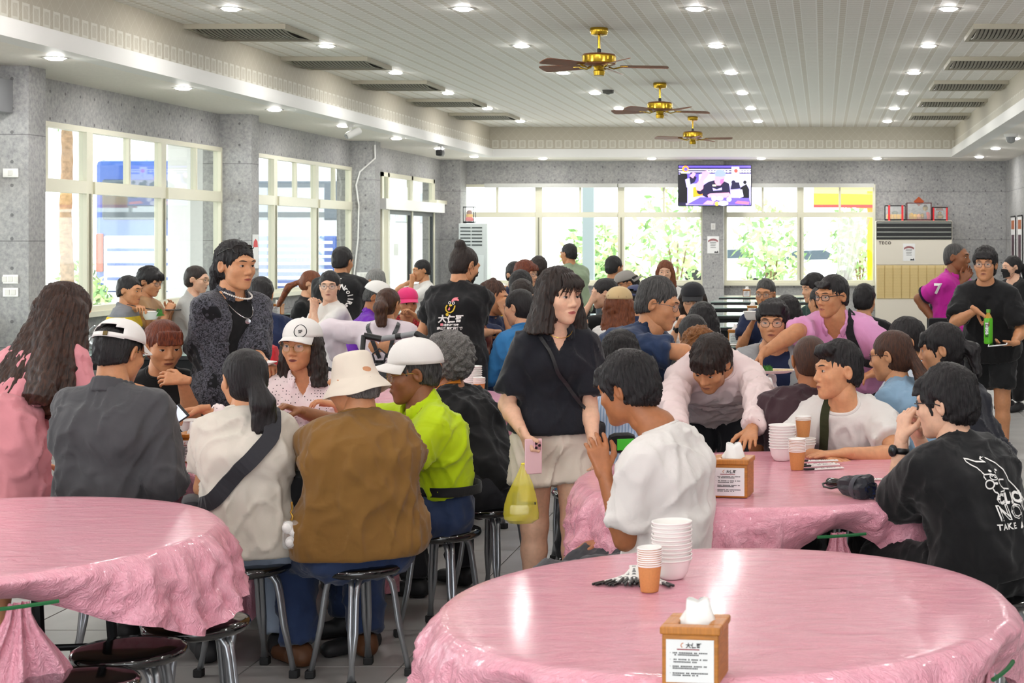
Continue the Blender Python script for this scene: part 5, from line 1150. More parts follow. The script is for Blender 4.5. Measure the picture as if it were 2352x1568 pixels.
def stack(me, nm, cat, x, y, z, n, dz, where, grp, sc_=1.0):
    for k in range(n):
        lab = ('%s, %s of stack, %s' % (nm.replace('_', ' '), 'topmost' if k == n-1 and n > 1 else NTH[k]+(' from bottom' if k else ''), where)); o = link(nm, me, None, (x+.0008*math.sin(k*2.1), y, z+k*dz*sc_)); o.scale = (sc_,)*3; o.rotation_euler = (0, 0, k*1.7); tag(o, 'white '+lab if 'bowl' in nm else 'brown '+lab, cat, grp)
ZT = .756
def put(px, py): return on(px, py, ZT)
q = put(1543, 1326); stack(BOWL, 'paper_bowl', 'bowl', q[0], q[1], ZT, 10, .0118, 'on the nearest pink table', 'paper bowls stacked on the nearest pink table', .97)
q = put(1492, 1357); stack(CUPM, 'paper_cup', 'cup', q[0], q[1], ZT, 9, .0062, 'on the nearest pink table', 'paper cups stacked on the nearest pink table', .93)
q = put(1797, 1056); stack(BOWL, 'paper_bowl', 'bowl', q[0], q[1], ZT, 9, .0118, 'on the umbrella table', 'paper bowls stacked on the umbrella table', 1.0)
q = put(1845, 1046); stack(BOWL, 'paper_bowl', 'bowl', q[0], q[1], ZT, 3, .0118, 'short stack on the umbrella table', 'short stack of paper bowls on the umbrella table', .95)
q = put(1831, 1078); stack(CUPM, 'paper_cup', 'cup', q[0], q[1], ZT, 9, .0062, 'on the umbrella table', 'paper cups stacked on the umbrella table', 1.0)
q = put(1845, 1046); stack(CUPM, 'paper_cup', 'cup', q[0], q[1], ZT+.082, 3, .0062, 'standing in bowls on the umbrella table', 'paper cups in the bowls on the umbrella table', 1.0)
q = put(1084, 905); stack(BOWL, 'paper_bowl', 'bowl', q[0], q[1], ZT, 10, .0118, 'on the table behind the neon polo', 'paper bowls on the small pink table', 1.05)
q = put(1101, 908); stack(CUPM, 'paper_cup', 'cup', q[0], q[1], ZT, 6, .0062, 'on the table behind the neon polo', 'paper cups on the small pink table', 1.0)
for px, py, lab in ((436, 990, 'single white paper bowl on the pink table below the phone'), (404, 1024, 'single white paper bowl on the pink table beside the tissue box'), (1130, 790, 'white bowl on the dark table beyond the staff member'), (615, 838, 'white bowl held low beside the bandana shirt')):
    if py in (790, 838): continue
    q = put(px, py); o = link('paper_bowl', BOWL, None, tuple(q)); tag(o, lab, 'bowl')
def text_on(parent, s, size, loc, rx, m, name='lettering', bold=0, rz=0, spacing=1):
    v, f = text_mesh(s, size, bold=bold, spacing=spacing); o = link(name, mesh(name, v, f, [m]), parent); o.location = loc; o.rotation_euler = (rx, 0, rz); return o
_tb = None
def tissue_box(px, py, lab, rz=0, full=True, z=ZT, sc_=1.0):
    """Bamboo tissue box with a printed card on the front."""
    global _tb
    q = on(px, py, z); t = thing('tissue_box', lab, 'tissue box', q, rz, 'bamboo tissue boxes'); t.scale = (sc_,)*3
    if _tb is None:
        a = MB(); a.cbox((0, 0, .052), (.118, .118, .104), bev=.003); bd = mesh('box_body', a.v, a.f, [BAMB])
        a = MB(); 
        for d in (((0, -.048, .112), (.126, .03, .016)), ((0, .048, .112), (.126, .03, .016)), ((-.048, 0, .112), (.03, .066, .016)), ((.048, 0, .112), (.03, .066, .016))): a.cbox(*d, bev=.003)
        ld = mesh('lid', a.v, a.f, [mat('bamboo lid', '#b8742a', .4, noise=.15, nscale=14, stretch=(14, 2, 2))])
        a = MB(); n = 9; r = np.random.default_rng(4); vs = []
        for j in range(6):
            v = j/5
            for i in range(n*2): u = 2*PI*i/(n*2); w_ = (.03-.016*v+.008*math.sin(u*3+v*2)); vs.append((w_*math.cos(u)*1.2, w_*math.sin(u)*.7+.006*v, .112+.048*v+.008*math.sin(u*2+1)*v))
        a.add(vs, [(j*n*2+i, j*n*2+(i+1) % (n*2), (j+1)*n*2+(i+1) % (n*2), (j+1)*n*2+i) for j in range(5) for i in range(n*2)]+[tuple(range(5*n*2, 6*n*2))]); ts = mesh('tissue', a.v, a.f, [TISS], True)
        a = MB(); a.cbox((0, -.0598, .05), (.1, .0016, .088), bev=.0005); cd = mesh('card', a.v, a.f, [LABW])
        a = MB(); r = random.Random(3)
        a.box(-.027, -.0612, .073, .02, -.0608, .0752, mi=1)
        for k, (z0, n_, x0) in enumerate(((.0655, 2, -.036), (.0615, 1, -.032), (.052, 2, -.034), (.047, 1, -.034), (.038, 2, -.036), (.034, 2, -.036), (.024, 2, -.036), (.0198, 2, -.036))):
            x = x0
            while x < .036-(.02 if k % 2 else 0):
                w_ = r.uniform(.002, .0032); a.box(x, -.0612, z0, x+w_, -.0608, z0+.0026, mi=0); x += w_+.0009+(.003 if r.random() < .12 else 0)
        for z0 in (.0665, .053, .039, .025): a.box(-.0415, -.0612, z0, -.0405, -.0608, z0+.001, mi=0)
        a.lathe([(.0005, 0), (.0035, .0002), (.0038, .0006)], 10, mi=1) if False else None
        pr = mesh('card_print', a.v, a.f, [INK, RED], False, a.m)
        v, f = text_mesh('大仁哥', .011, bold=.0004); lg = mesh('card_heading', [(x+.008, -.0612, y+.0815) for x, y, _ in v], f, [INK])
        a = MB(); a.tube([(-.016, -.061, .078), (-.019, -.061, .082), (-.017, -.061, .086), (-.0135, -.061, .0875)], .0009, 5); ck = mesh('card_emblem', a.v, a.f, [mat('emblem orange', '#c9752e', .6)])
        _tb = (bd, ld, ts, cd, pr, lg, ck)
    b_ = link('box_body', _tb[0], t); link('lid', _tb[1], t); link('tissue', _tb[2], t); c = link('card', _tb[3], t)
    for nm, k in (('card_print', 4), ('card_heading', 5), ('card_emblem', 6)): link(nm, _tb[k], c)
    return t
tissue_box(1598, 1556, 'bamboo tissue box at the front of the nearest pink table', -.12, sc_=1.03); tissue_box(1682, 1136, 'bamboo tissue box on the umbrella table', -.13, sc_=1.16); tissue_box(447, 1058, 'bamboo tissue box on the pink table left of the cream tee', 0, sc_=1.0)
tissue_box(1757, 958, 'bamboo tissue box on the pink table left of the maroon shirt', -.05, sc_=1.25)
for px, py, lab, s_ in ((1715, 681, 'small looking tissue box on the farthest dark table below the back pillar', 1.0), (637, 722, 'tissue box on the dark table left of the white tee man with glasses', 1.1), (1690, 790, 'tissue box at the left end of the nearest glass table', 1.1), (1728, 724, 'tissue box on the glass table behind the grey jacket man', 1.0), (1158, 672, 'tissue box on a dark table near the grey air conditioner', 1.0)): tissue_box(px, py, lab, 0, True, ZT, s_)
# chopstick packets: clear white sleeve, two black sticks
STK = mat('black chopstick', '#141414', .35); SLV = mat('chopstick sleeve', '#eceae6', .35)
a = MB(); a.cbox((0, .055, .003), (.026, .13, .005), bev=.0015); SLVM = mesh('sleeve', a.v, a.f, [SLV]); a = MB(); a.cbox((0, -.028, .004), (.0075, .045, .007), bev=.002); STKM = mesh('chopstick', a.v, a.f, [STK])
a = MB(); r = random.Random(5)
for z0 in np.arange(.0, .11, .008):
    if r.random() < .75: w_ = r.uniform(.004, .012); a.box(-w_/2, z0, .0056, w_/2, z0+.005, .006)
PRM = mesh('sleeve_print', a.v, a.f, [mat('grey ink', '#55575a', .6)])
def packet(x, y, z, rz, lab, tilt=0):
    t = thing('chopstick_packet', lab, 'chopsticks', (x, y, z), rz, 'chopstick packets'); t.rotation_euler = (tilt, 0, rz); s = link('sleeve', SLVM, t); link('sleeve_print', PRM, s)
    for u in (-.006, .006): link('chopstick', STKM, t, (u, 0, 0))
for k, (px, rz, dz, dy) in enumerate(((1394, -.62, 0, 0), (1412, -.5, .004, 0), (1424, -.38, 0, -.004), (1437, -.12, .008, .01), (1446, .02, .003, -.006), (1456, .12, .01, .004), (1466, -.2, .004, 0), (1477, .1, 0, -.01))): q = put(px, 1338); packet(q[0], q[1]+dy, ZT+dz, rz, 'chopstick packet, %s from the left in the fan on the nearest pink table' % ORD[k].replace('nearest', 'first'), .03*dz/.004 if dz else 0)
q = put(1524, 1341); packet(q[0], q[1], ZT, .55, 'lone chopstick packet right of the paper cups on the nearest pink table')
for k, (px, py, rz, dz) in enumerate(((1856, 1068, -1.25, 0), (1866, 1073, -1.15, .004), (1874, 1079, -1.2, .001), (1860, 1064, -1.4, .008))): q = put(px, py); packet(q[0], q[1], ZT+dz, rz, 'chopstick packet, %s of four right of the cups on the umbrella table' % ORD[k].replace('nearest', 'first'))
# folded umbrella, lying on the cloth
q0, q1 = put(1912, 1130), put(2022, 1150); d = Vector((q1-q0)).normalized(); ang = math.atan2(d.y, d.x)
t = thing('umbrella', 'folded dark navy umbrella lying on the pink cloth', 'umbrella', (q0[0], q0[1], ZT+.035), ang)
b = MB(); b.tube([(-.02, 0, 0), (.0, 0, 0), (.05, 0, 0)], [.017, .02, .018], 14); b.build('handle', mat('umbrella handle', '#0c0c0e', .12, coat=.6), t, True); b = MB(); b.tube([(-.02, .0, 0), (-.035, -.018, -.006), (-.01, -.034, -.012), (.03, -.032, -.014), (.05, -.02, -.008)], .004, 8); b.build('wrist_loop', DRK, t, True)
vs, fs = [], []; n = 30; L_ = [(.045, .02), (.07, .03), (.1, .034), (.13, .037), (.16, .042), (.185, .046), (.2, .044), (.21, .03)]
for x, r_ in L_:
    for i in range(n): u = 2*PI*i/n; k = r_*(1+.13*math.sin(u*7+x*30)+.08*math.sin(u*3+x*20)); vs.append((x, k*math.cos(u), max(-.034, k*math.sin(u))))
fs = [(j*n+i, j*n+(i+1) % n, (j+1)*n+(i+1) % n, (j+1)*n+i) for j in range(len(L_)-1) for i in range(n)]+[tuple(range(7*n, 8*n))]
b = MB(); b.add(vs, fs); b.build('canopy', cloth('umbrella', '#23252c', .6), t, True); b = MB()
for k in range(14):
    a_ = k*2.4; r_ = .012+.022*((k*7) % 10)/10; b.add([(.2, r_*math.cos(a_), r_*math.sin(a_)), (.225, r_*math.cos(a_+.6)*1.1, r_*math.sin(a_+.6)*1.1), (.205, r_*math.cos(a_+1.2), r_*math.sin(a_+1.2))], [(0, 1, 2)])
b.build('fabric_tip', mat('navy fabric', '#131c3d', .5), t); b = MB(); b.lathe([(.041, -.014), (.047, 0), (.046, .016)], 28, cap=False); b.xf(Matrix.Translation((.15, 0, 0)) @ Matrix.Rotation(PI/2, 4, 'Y')); b.build('closing_band', cloth('umbrella band', '#3a3c44', .6), t, True)
text_on(t, 'R', .03, (.118, -.02, .036), -.3, LABW, rz=.8, bold=.001)
q = put(2012, 1102); packet(q[0], q[1], ZT, -1.45, 'chopstick packet beside the elbow of the black printed tee')
# ---- screen on the back wall
sx, sz = (1642-CX)/124.2, CZ-(426-CY)/124.2; t = thing('television', 'wall screen on the back pillar showing a man in a blue cap', 'tv', (sx, 29.78, sz))
b = MB(); b.cbox((0, 0, 0), (1.365, .06, .765), bev=.008); b.build('bezel', DRK, t); b = MB(); b.box(-.2, .03, -.15, .2, .22, .15); b.build('wall_bracket', DRK, t)
def em(n, c, e=1.1): return mat('screen '+n, c, .5, emit=e)
def flat(parent, name, polys, y):
    b = MB(); ms = []
    for k, (pg, m) in enumerate(polys):
        if m not in ms: ms.append(m)
        b.add([((x-.5)*1.33, y-.0006*k, (.5-z)*.73) for x, z in pg], [tuple(range(len(pg)))[::-1]], ms.index(m))
    return b.build(name, ms, parent)
def circ(x, y, r, n=18, k=1.8): return [(x+r*math.cos(2*PI*i/n), y+r*k*math.sin(2*PI*i/n)) for i in range(n)]
R4 = lambda a, b_, c, d: [(a, b_), (c, b_), (c, d), (a, d)]
lil, nav, blk, pur, skn, wht, ora = em('lilac', '#a49be6'), em('navy', '#17132f'), em('black', '#07060d'), em('purple', '#5a4bbb'), em('pink skin', '#d98bb8'), em('white', '#dcd8f8'), em('orange', '#f08a1c'); cp = em('cap', '#7f8cf0'); sk2 = em('shade skin', '#a85c90')
P_ = [(R4(0, 0, 1, 1), lil), (R4(0, 0, 1, .05), pur), (R4(0, .05, 1, .085), nav), (R4(0, .085, 1, .11), wht), (R4(0, .11, 1, .14), nav), (R4(0, .17, 1, .2), nav), (R4(.1, .2, .3, .45), pur), (R4(.55, .22, 1, .5), wht), (R4(.28, .22, .5, .42), wht)]
P_ += [(circ(.4+.04*k, .15, .017), wht) for k in range(4)]+[(circ(.64+.045*k, .15, .017), wht) for k in range(2)]+[(circ(.86+.04*k, .15, .017), wht) for k in range(4)]
P_ += [(R4(.735, .03, .84, .32), wht), (circ(.795, .13, .028), em('red', '#d8443c')), (R4(.79, .2, .797, .3), nav), (R4(0, .22, .12, .93), blk), ([(.0, .93), (.02, .2), (.11, .2), (.12, .95)], blk), ([(.13, .32), (.2, .22), (.25, .3), (.22, .42), (.14, .5)], nav), ([(.09, .35), (.15, .31), (.17, .55), (.11, .55)], lil), ([(.15, .26), (.2, .17), (.24, .2), (.2, .32)], skn), ([(.2, .55), (.28, .5), (.34, .75), (.2, .8)], ora), (circ(.3, .64, .05), nav), ([(.37, .58), (.4, .53), (.41, .6), (.37, .64)], ora)]
P_ += [([(.33, .75), (.34, .5), (.42, .4), (.52, .36), (.62, .38), (.7, .45), (.72, .72), (.68, .8), (.4, .82)], nav), ([(.25, .62), (.23, .5), (.29, .36), (.31, .28), (.33, .17), (.39, .12), (.43, .19), (.39, .3), (.35, .38), (.34, .58), (.3, .64)], skn), ([(.5, .3), (.5, .42), (.53, .5), (.58, .51), (.62, .44), (.645, .3), (.62, .22), (.52, .22)], skn), ([(.58, .35), (.63, .33), (.62, .42), (.59, .47), (.57, .43)], sk2), ([(.505, .27), (.5, .17), (.54, .1), (.6, .1), (.65, .16), (.655, .26), (.6, .29), (.53, .28)], cp), ([(.5, .42), (.53, .5), (.58, .5), (.62, .42), (.68, .46), (.6, .55), (.5, .53)], nav)]
P_ += [([(.4, .74), (.44, .7), (.7, .68), (.72, .74), (.66, .8), (.48, .82), (.43, .88)], skn), (R4(.47, .48, .52, .52), em('cream', '#d8d8b0')), ([(.47, .56), (.53, .6), (.6, .55), (.6, .62), (.48, .63)], lil), (circ(.76, .42, .03), nav), ([(.72, .6), (.74, .42), (.84, .42), (.86, .58)], nav), (circ(.92, .42, .026), blk), ([(.84, .82), (.86, .55), (.94, .46), (.98, .6), (.98, .85)], blk), ([(.82, .62), (.88, .6), (.9, .78), (.84, .82)], wht), ([(.12, .98), (.3, .8), (.98, .82), (1, 1)], pur), (R4(0, .93, .1, 1), nav), (circ(.57, .83, .05, 18, 1), wht), (circ(.7, .85, .034), wht), (circ(.49, .83, .035), wht), ([(.34, .97), (.4, .88), (.5, .9), (.48, .98)], skn), (circ(.53, .96, .03), em('yellow', '#e8c04a')), (circ(.62, .95, .07, 18, .9), wht), ([(.78, .95), (.82, .89), (.98, .92), (.97, .98)], em('coral', '#e8657e')), (circ(.095, .085, .046), ora), (circ(.1, .09, .026), pur), (R4(.035, .16, .16, .195), em('cream', '#d8d8b0'))]
flat(t, 'picture', P_, -.031)
# ---- air conditioners and showcases at the back wall
ACG = mat('grey enamel', '#c3c9c9', .4); ACB = mat('beige enamel', '#d8d2c2', .45); ACY = mat('yellow filter grille', '#d5bb7d', .6); GLASSB = mat('showcase glass', '#f2f6f6', .04, alpha=.14)
x0, x1 = (1062-CX)/125, (1127-CX)/125; t = thing('air_conditioner', 'tall pale grey standing air conditioner in the back left corner', 'air conditioner', ((x0+x1)/2, 29.5, 0)); w_ = x1-x0
b = MB(); b.cbox((0, 0, .99), (w_, .42, 1.98), bev=.015); b.build('cabinet', ACG, t)
for k in range(6):
    for sx_ in (-1, 1): b = MB(); b.cbox((sx_*w_*.2-.03, -.212, 1.9-.063*k), (w_*.36, .01, .022)); b.build('louvre', mat('louvre dark', '#2a3132', .5), t)
b = MB(); b.cbox((-.02, -.213, .75), (w_*.85, .008, 1.3), bev=.003); b.build('front_panel', mat('grey panel', '#ccd3d3', .4), t)
def showcase(x, y, z, w_, d_, h_, lab, frame, content):
    t = thing('showcase', lab, 'showcase', (x, y, z), group='glass showcases on the air conditioners'); f = .012; b = MB()
    b.box(-w_/2, -d_/2, 0, w_/2, d_/2, .03); b.box(-w_/2, -d_/2, h_-.015, w_/2, d_/2, h_)
    for sx_ in (-1, 1):
        for sy_ in (-1, 1): b.cbox((sx_*(w_/2-f/2), sy_*(d_/2-f/2), h_/2), (f, f, h_))
    b.build('frame', frame, t); b = MB(); b.box(-w_/2+f, -d_/2+.002, .03, w_/2-f, -d_/2+.005, h_-.015); b.box(-w_/2+.002, -d_/2+f, .03, -w_/2+.005, d_/2-f, h_-.015); b.box(w_/2-.005, -d_/2+f, .03, w_/2-.002, d_/2-f, h_-.015); b.build('glazing', GLASSB, t)
    content(t, w_, d_, h_); return t
GOLD = mat('gold', '#d9ab2e', .25, .9); SRED = mat('bright red', '#d8202a', .5); SYEL = mat('egg yellow', '#f0b81c', .5)
def lion(t, w_, d_, h_):
    b = MB(); b.lathe([(.001, .03), (.07, .035), (.075, .08), (.05, .12)], 16); b.build('base_figure', SRED, t, True); b = MB(); b.lathe([(.001, .1), (.06, .11), (.065, .15), (.04, .17), (.001, .18)], 16); b.build('mane', SYEL, t, True)
    b = MB(); b.lathe([(.001, .15), (.04, .16), (.052, .195), (.04, .23), (.001, .24)], 16); [b.cbox((u, -.045, .2), (.014, .014, .014)) for u in (-.02, .02)]; b.build('head_figure', mat('lion brown', '#8a3a24', .5), t, True)
showcase(-6.47, 29.45, 1.985, .2, .16, .3, 'small glass showcase with a red and gold figure on the grey air conditioner', BLK, lion)
X0, X1 = (2010-CX)/123, (2183-CX)/123; t = thing('air_conditioner', 'wide beige standing air conditioner in the back right corner', 'air conditioner', ((X0+X1)/2, 29.85, 0)); w_ = X1-X0
zz = lambda y: CZ-(y-CY)/124.4
b = MB(); b.cbox((0, .1, zz(507)/2), (w_, .6, zz(507)), bev=.01); b.build('cabinet', ACB, t)
b = MB(); b.cbox((0, -.205, zz(529)), (w_*.985, .02, .335), bev=.004); b.build('outlet', mat('outlet dark', '#101112', .4), t)
for k in range(4): b = MB(); b.cbox((0, -.222, zz(512+10.5*k)), (w_*.97, .014, .022), bev=.003); b.build('louvre', mat('louvre chrome', '#83857f', .3, .6), t)
b = MB(); b.cbox((0, -.207, zz(579)), (w_*.98, .016, .455), bev=.004); b.build('upper_panel', mat('beige panel', '#ddd6c8', .45), t)
b = MB(); b.cbox((0, -.207, zz(647)), (w_*.98, .014, .61)); 
b.build('filter_frame', ACY, t)
for k in range(9): b = MB(); b.cbox((-w_*.44+w_*.11*k, -.217, zz(647)), (w_*.1, .012, .6), bev=.003); b.build('filter_panel', mat('filter cream', '#dcc48c', .6), t)
b = MB(); [b.cbox((0, -.2235, zz(616+2.6*k)), (w_*.96, .002, .005)) for k in range(26)]; o = b.build('filter_slats', mat('filter line', '#b99f66', .6), t); o['kind'] = 'stuff'
b = MB(); b.cbox((0, -.208, zz(686)/2), (w_*.98, .014, zz(688)), bev=.004); b.build('lower_panel', mat('beige panel', '#ddd6c8', .45), t)
text_on(t, 'TECO', .075, (-w_*.38, -.217, zz(558)), PI/2, mat('brown ink', '#3c2618', .6), 'lettering', .003, spacing=1.25)
def notice(parent, x, y, z, name='notice'):
    b = MB(); b.box(x-.11, y-.004, z-.16, x+.11, y, z+.16, 0)
    n = 12
    for i in range(n): a0, a1 = -.62+1.24*i/n, -.62+1.24*(i+.8)/n; b.add([(x+.16*math.sin(a), y-.005, z-.075+r_*math.cos(a)) for a, r_ in ((a0, .15), (a1, .15), (a1, .19), (a0, .19))], [(0, 1, 2, 3)], 1)
    for k, (u, v_) in enumerate(((-.06, .05), (-.06, .032), (-.05, .0), (-.05, -.018), (-.05, -.05))): b.box(x+u, y-.005, z+v_-.004, x-u-.01*(k % 2), y-.0045, z+v_+.004, 2)
    b.add([(x+.02, y-.005, z-.15), (x+.1, y-.005, z-.15), (x+.085, y-.005, z-.105), (x+.07, y-.005, z-.13), (x+.03, y-.005, z-.12)], [(0, 1, 2, 3, 4)], 3)
    return b.build(name, [LABW, RED, mat('grey ink', '#55575a', .6), INK], parent)
notice(t, (2085-2096.5)/123, -.2155, zz(579)); q = at(1638, 562, F/29.99); o = notice(None, q[0], 29.995, q[2], 'notice'); tag(o, 'white paper notice with a red arch on the back pillar', 'notice')
def coins(t, w_, d_, h_):
    for k in range(5): b = MB(); b.cbox((-w_*.33+w_*.165*k, 0, .075), (w_*.15, d_*.5, .09), bev=.01); b.build('gold_block', SYEL, t)
    b = MB(); b.lathe([(.001, .12), (.05, .125), (.06, .16), (.03, .18), (.001, .185)], 14); b.build('ornament', mat('ornament grey', '#7c8876', .5), t, True)
    for u in (-.34, .3): b = MB(); b.box(w_*u, -d_/2-.004, 0, w_*u+.035, -d_/2-.001, h_); b.build('red_ribbon', SRED, t)
def fruit(t, w_, d_, h_):
    for k, (u, v_, c) in enumerate(((-.3, .06, SYEL), (-.15, .05, SYEL), (.0, .05, mat('peach', '#e8a060', .5)), (.15, .055, GOLD), (.27, .06, mat('grey vase', '#70707c', .4)), (.36, .07, SRED))): b = MB(); b.lathe([(.001, .03), (.04, .035), (.055, .03+v_), (.03, .03+v_*1.8), (.001, .03+v_*2)], 14, (w_*u, 0, 0)); b.build('ornament', c, t, True)
    b = MB(); b.add([(0, -.0, .27), (.1, -.0, .36), (0, -.0, .45), (-.1, -.0, .36)], [(0, 1, 2, 3)]); b.build('diamond_plaque', mat('red gold', '#a8481c', .4, .3), t).modifiers.new('t', 'SOLIDIFY').thickness = .01
    b = MB(); b.lathe([(.001, .18), (.04, .2), (.05, .25), (.02, .3)], 12, (.12, 0, 0)); b.build('figurine', GOLD, t, True)
def ingot(t, w_, d_, h_):
    b = MB(); b.lathe([(.001, .03), (.06, .035), (.075, .08), (.05, .12), (.03, .13), (.04, .16), (.001, .18)], 18); b.build('gold_ornament', GOLD, t, True)
    b = MB(); b.add([(-.075, .03, .19), (.075, .03, .19), (.05, .03, .26), (-.05, .03, .26)], [(0, 1, 2, 3)]); b.build('red_plaque', mat('red gold', '#a8481c', .4, .3), t).modifiers.new('t', 'SOLIDIFY').thickness = .01
    for u in (-.47, .38): b = MB(); b.box(w_*u, -d_/2-.004, 0, w_*u+.03, -d_/2-.001, h_*.95); b.build('red_ribbon', SRED, t)
zt = zz(507)+.002; MAH = mat('mahogany', '#55141c', .4)
showcase((2056-CX)/124, 29.9, zt, .385, .2, .285, 'left glass showcase with gold blocks and red ribbons on the beige air conditioner', BLK, coins); showcase((2111-CX)/124, 29.9, zt, .46, .22, .335, 'largest middle glass showcase with fruit ornaments on the beige air conditioner', MAH, fruit); showcase((2159-CX)/124, 29.9, zt, .29, .18, .255, 'right glass showcase with a gold ingot on the beige air conditioner', BLK, ingot)
for k, y in enumerate((28.1, 29.1)):
    t = thing('scroll', 'narrow wall scroll on the right wall, %s' % ('nearer of two', 'farther of two')[k], 'scroll', (XR-.025, y, 1.35)); b = MB(); b.box(0, -.28, -.5, .004, .28, .75); b.build('sheet', LABW, t); b = MB(); b.box(-.003, -.22, .52, 0, .22, .68, 0); b.box(-.003, -.2, -.45, 0, .2, .42, 1); b.build('print', [mat('scroll orange', '#a8623c', .6), mat('scroll plum', '#4c3440', .6, noise=.6, nscale=9)], t)
    b = MB(); b.tube([(.0, -.3, .75), (.0, .3, .75)], .014, 8); b.tube([(.0, -.3, -.5), (.0, .3, -.5)], .014, 8); b.build('rod', DRK, t, True)
q = at(581, 560, F/18.88); t = thing('poster', 'small white and red poster on the side of the second left pillar', 'poster', (XL+.374, 19.02, 1.55)); b = MB(); b.box(0, -.1, -.2, .003, .1, .2); b.build('sheet', LABW, t); b = MB(); b.add([(.004, -.08, .05), (.004, .08, .05), (.004, .06, .12), (.004, 0, .15), (.004, -.06, .12)], [(0, 1, 2, 3, 4)]); b.build('print', SRED, t)
# ---------------------------------------------------------------- the people
WT = cloth('white tee', '#dedad6'); BK = cloth('black tee', '#151517'); BKS = cloth('black stretch', '#111113', bump=.25); CRT = cloth('cream tee', '#cfc8bc'); CHAR = cloth('charcoal shirt', '#47474a'); BRN = cloth('brown tee', '#7d5a2a'); NEON = cloth('neon polo', '#bcd80c', .7)
DOTS = cloth('polka blouse', '#f0e2e2', kind='dots', c2='#2b2326'); BAND = cloth('bandana shirt', '#141519', kind='bandana', c2='#5d5d67'); PKD = cloth('pink dress', '#d98f97'); NAVB = cloth('black blouse', '#1a1b22', .9); CRM = cloth('cream shorts', '#ddd0c2', bump=.35); PALE = cloth('pale pink sweatshirt', '#ead6d4', bump=.6)
NVP = cloth('navy polo', '#1d2a40', kind='denim', c2='#2c3f63'); PKP = cloth('pink polo', '#dd9cc9'); GRJ = cloth('grey jacket', '#9ea2a4'); MAR = cloth('maroon tee', '#3e2a30'); LBL = cloth('light blue tee', '#86a5bf'); MAG = cloth('magenta polo', '#c2279b'); DGR = cloth('dark green tee', '#12352f'); NVY = cloth('navy tee', '#1f2a4a'); STR = cloth('blue striped shirt', '#b9c7dc', kind='vstripe', c2='#8ea6c6')
PUR = cloth('purple polo', '#6d2aa8'); YPO = cloth('banded polo', '#7f8086', kind='yellowband', c2='#e4e4e2'); BEI = cloth('beige tee', '#b08c66'); GRW = cloth('grey blouse', '#b4b5b2'); LPK = cloth('lilac top', '#e2d5dc'); YEL2 = cloth('yellow tee', '#f2c511'); DNM = cloth('denim jacket', '#2a6aa0', kind='denim', c2='#3a7fb5'); GRN = cloth('sage jacket', '#90a085'); RCK = cloth('red check', '#c23038', kind='check', c2='#7a1c22')
JEA = cloth('dark jeans', '#1e2a44', kind='denim', c2='#2c3d60'); JLB = cloth('pale jeans', '#8d9bb0', kind='denim', c2='#a9b6c8'); JBL = cloth('blue jeans', '#222e4a', kind='denim', c2='#30436a'); GRB = cloth('grey work trousers', '#3c3c40')
WCAP = cloth('white cap cloth', '#e6e3df', bump=.2); KCAP = cloth('khaki cap cloth', '#cbb083', bump=.2); NCAP = cloth('navy cap cloth', '#464b68', bump=.2); GCAP = cloth('grey cap cloth', '#97928d', bump=.2); BCAP = cloth('black cap cloth', '#26262a', bump=.2); PCAP = cloth('pink cap cloth', '#e23a78', bump=.2); HATC = cloth('bucket hat cloth', '#ddd2c2', bump=.4)
BSP = mat('dark spectacle frame', '#15151a', .3); GSP = mat('gold spectacle frame', '#b08d4a', .25, .9); SSP = mat('steel spectacle frame', '#6d6d70', .25, .9)
tl = lambda y0, z0, z1, r0=.028, r1=.02, dx=0, w=.012: ((0, y0, z0), (dx, y0+.035, z1), r0, r1, w, w*1.2)
Pn = person
Pn('longhair', (152, 716, 520), 'person with very long brown hair and pink dress leaning over', head='f', yaw=125, hyaw=128, pitch=22, pose='stand', hair='long', hairc='ombre', cut=dict(len=.40, back=.06, t=.022, flare=.03), tail=[((.06, .03, -.02), (.095, -.1, -.44), .05, .045, .02, .03), ((-.07, .03, 0), (-.17, -.08, -.46), .055, .05, .02, .03), ((-.05, .06, 0), (-.2, .03, -.46), .055, .05, .02, .03), ((-.02, .08, 0), (-.2, .14, -.42), .05, .05, .02, .03), ((0, .07, 0), (0, -.02, -.45), .05, .05, .06, .1)], top='tee', topm=PKD, sleeve=.5, bot='dress', botm=PKD, drz=.25, hem=.1, size=.97, L='lean', R='lean', face=0, topname='dress_top')
Pn('capman', (274, 812, 565), 'person in a charcoal shirt and white cap, back turned, holding a phone', yaw=146, hyaw=142, pitch=16, top='tee', topm=CHAR, sleeve=1.02, sl=.012, slf=.02, loose=.02, fat=1.14, hair='crop', hairc='black', cap=(WCAP, dict(hole=1, tilt=3)), skin='tan', R=(393, 990, .08, 362, 1085, -.15), Rh='grip', L='table', collar=1, botm=GRB, specs=(GSP, .0012), shrug=(0, .0))
Pn('redhair', (376, 795, 450), 'person with red fringe and black sleeveless top, hand on chin', head='f', yaw=5, hyaw=18, pitch=16, top='tank', topm=BKS, hair='tiedbangs', hairc='red', fat=1.14, skin='tan', headscale=(1.08, 1.0, 1.02), L=(418, 872, -.28, 440, 945, -.12), Ld=(-1, -.1, .12), Lh='relaxed', Ln=(0, -.8, .5), R=(322, 893, -.38, 290, 935, -.2), Rh='point', Rd=(.9, -.2, -.35), lip='#7e463c')
Pn('bandana', (541, 612, 445), 'person standing in an open bandana print shirt, sunglasses on head', yaw=38, hyaw=40, pitch=4, pose='stand', top='openshirt', topm=BAND, under=BKS, fat=.94, loose=.012, flare=.028, sl=.012, slf=.02, sleeve=1.0, hem=-.12, open=.075, hair='mullet', hairc='black', tail=[((0, .09, -.03), (0, .1, -.16), .045, .035, .03, .02)], R=(490, 885, -.12, 470, 800, -.02), Rd=(.1, 0, -1), L=(612, 838, -.2, 588, 770, .05), Lh='grip', skin='warm', lip='#a3574e', brow='#140e0c')
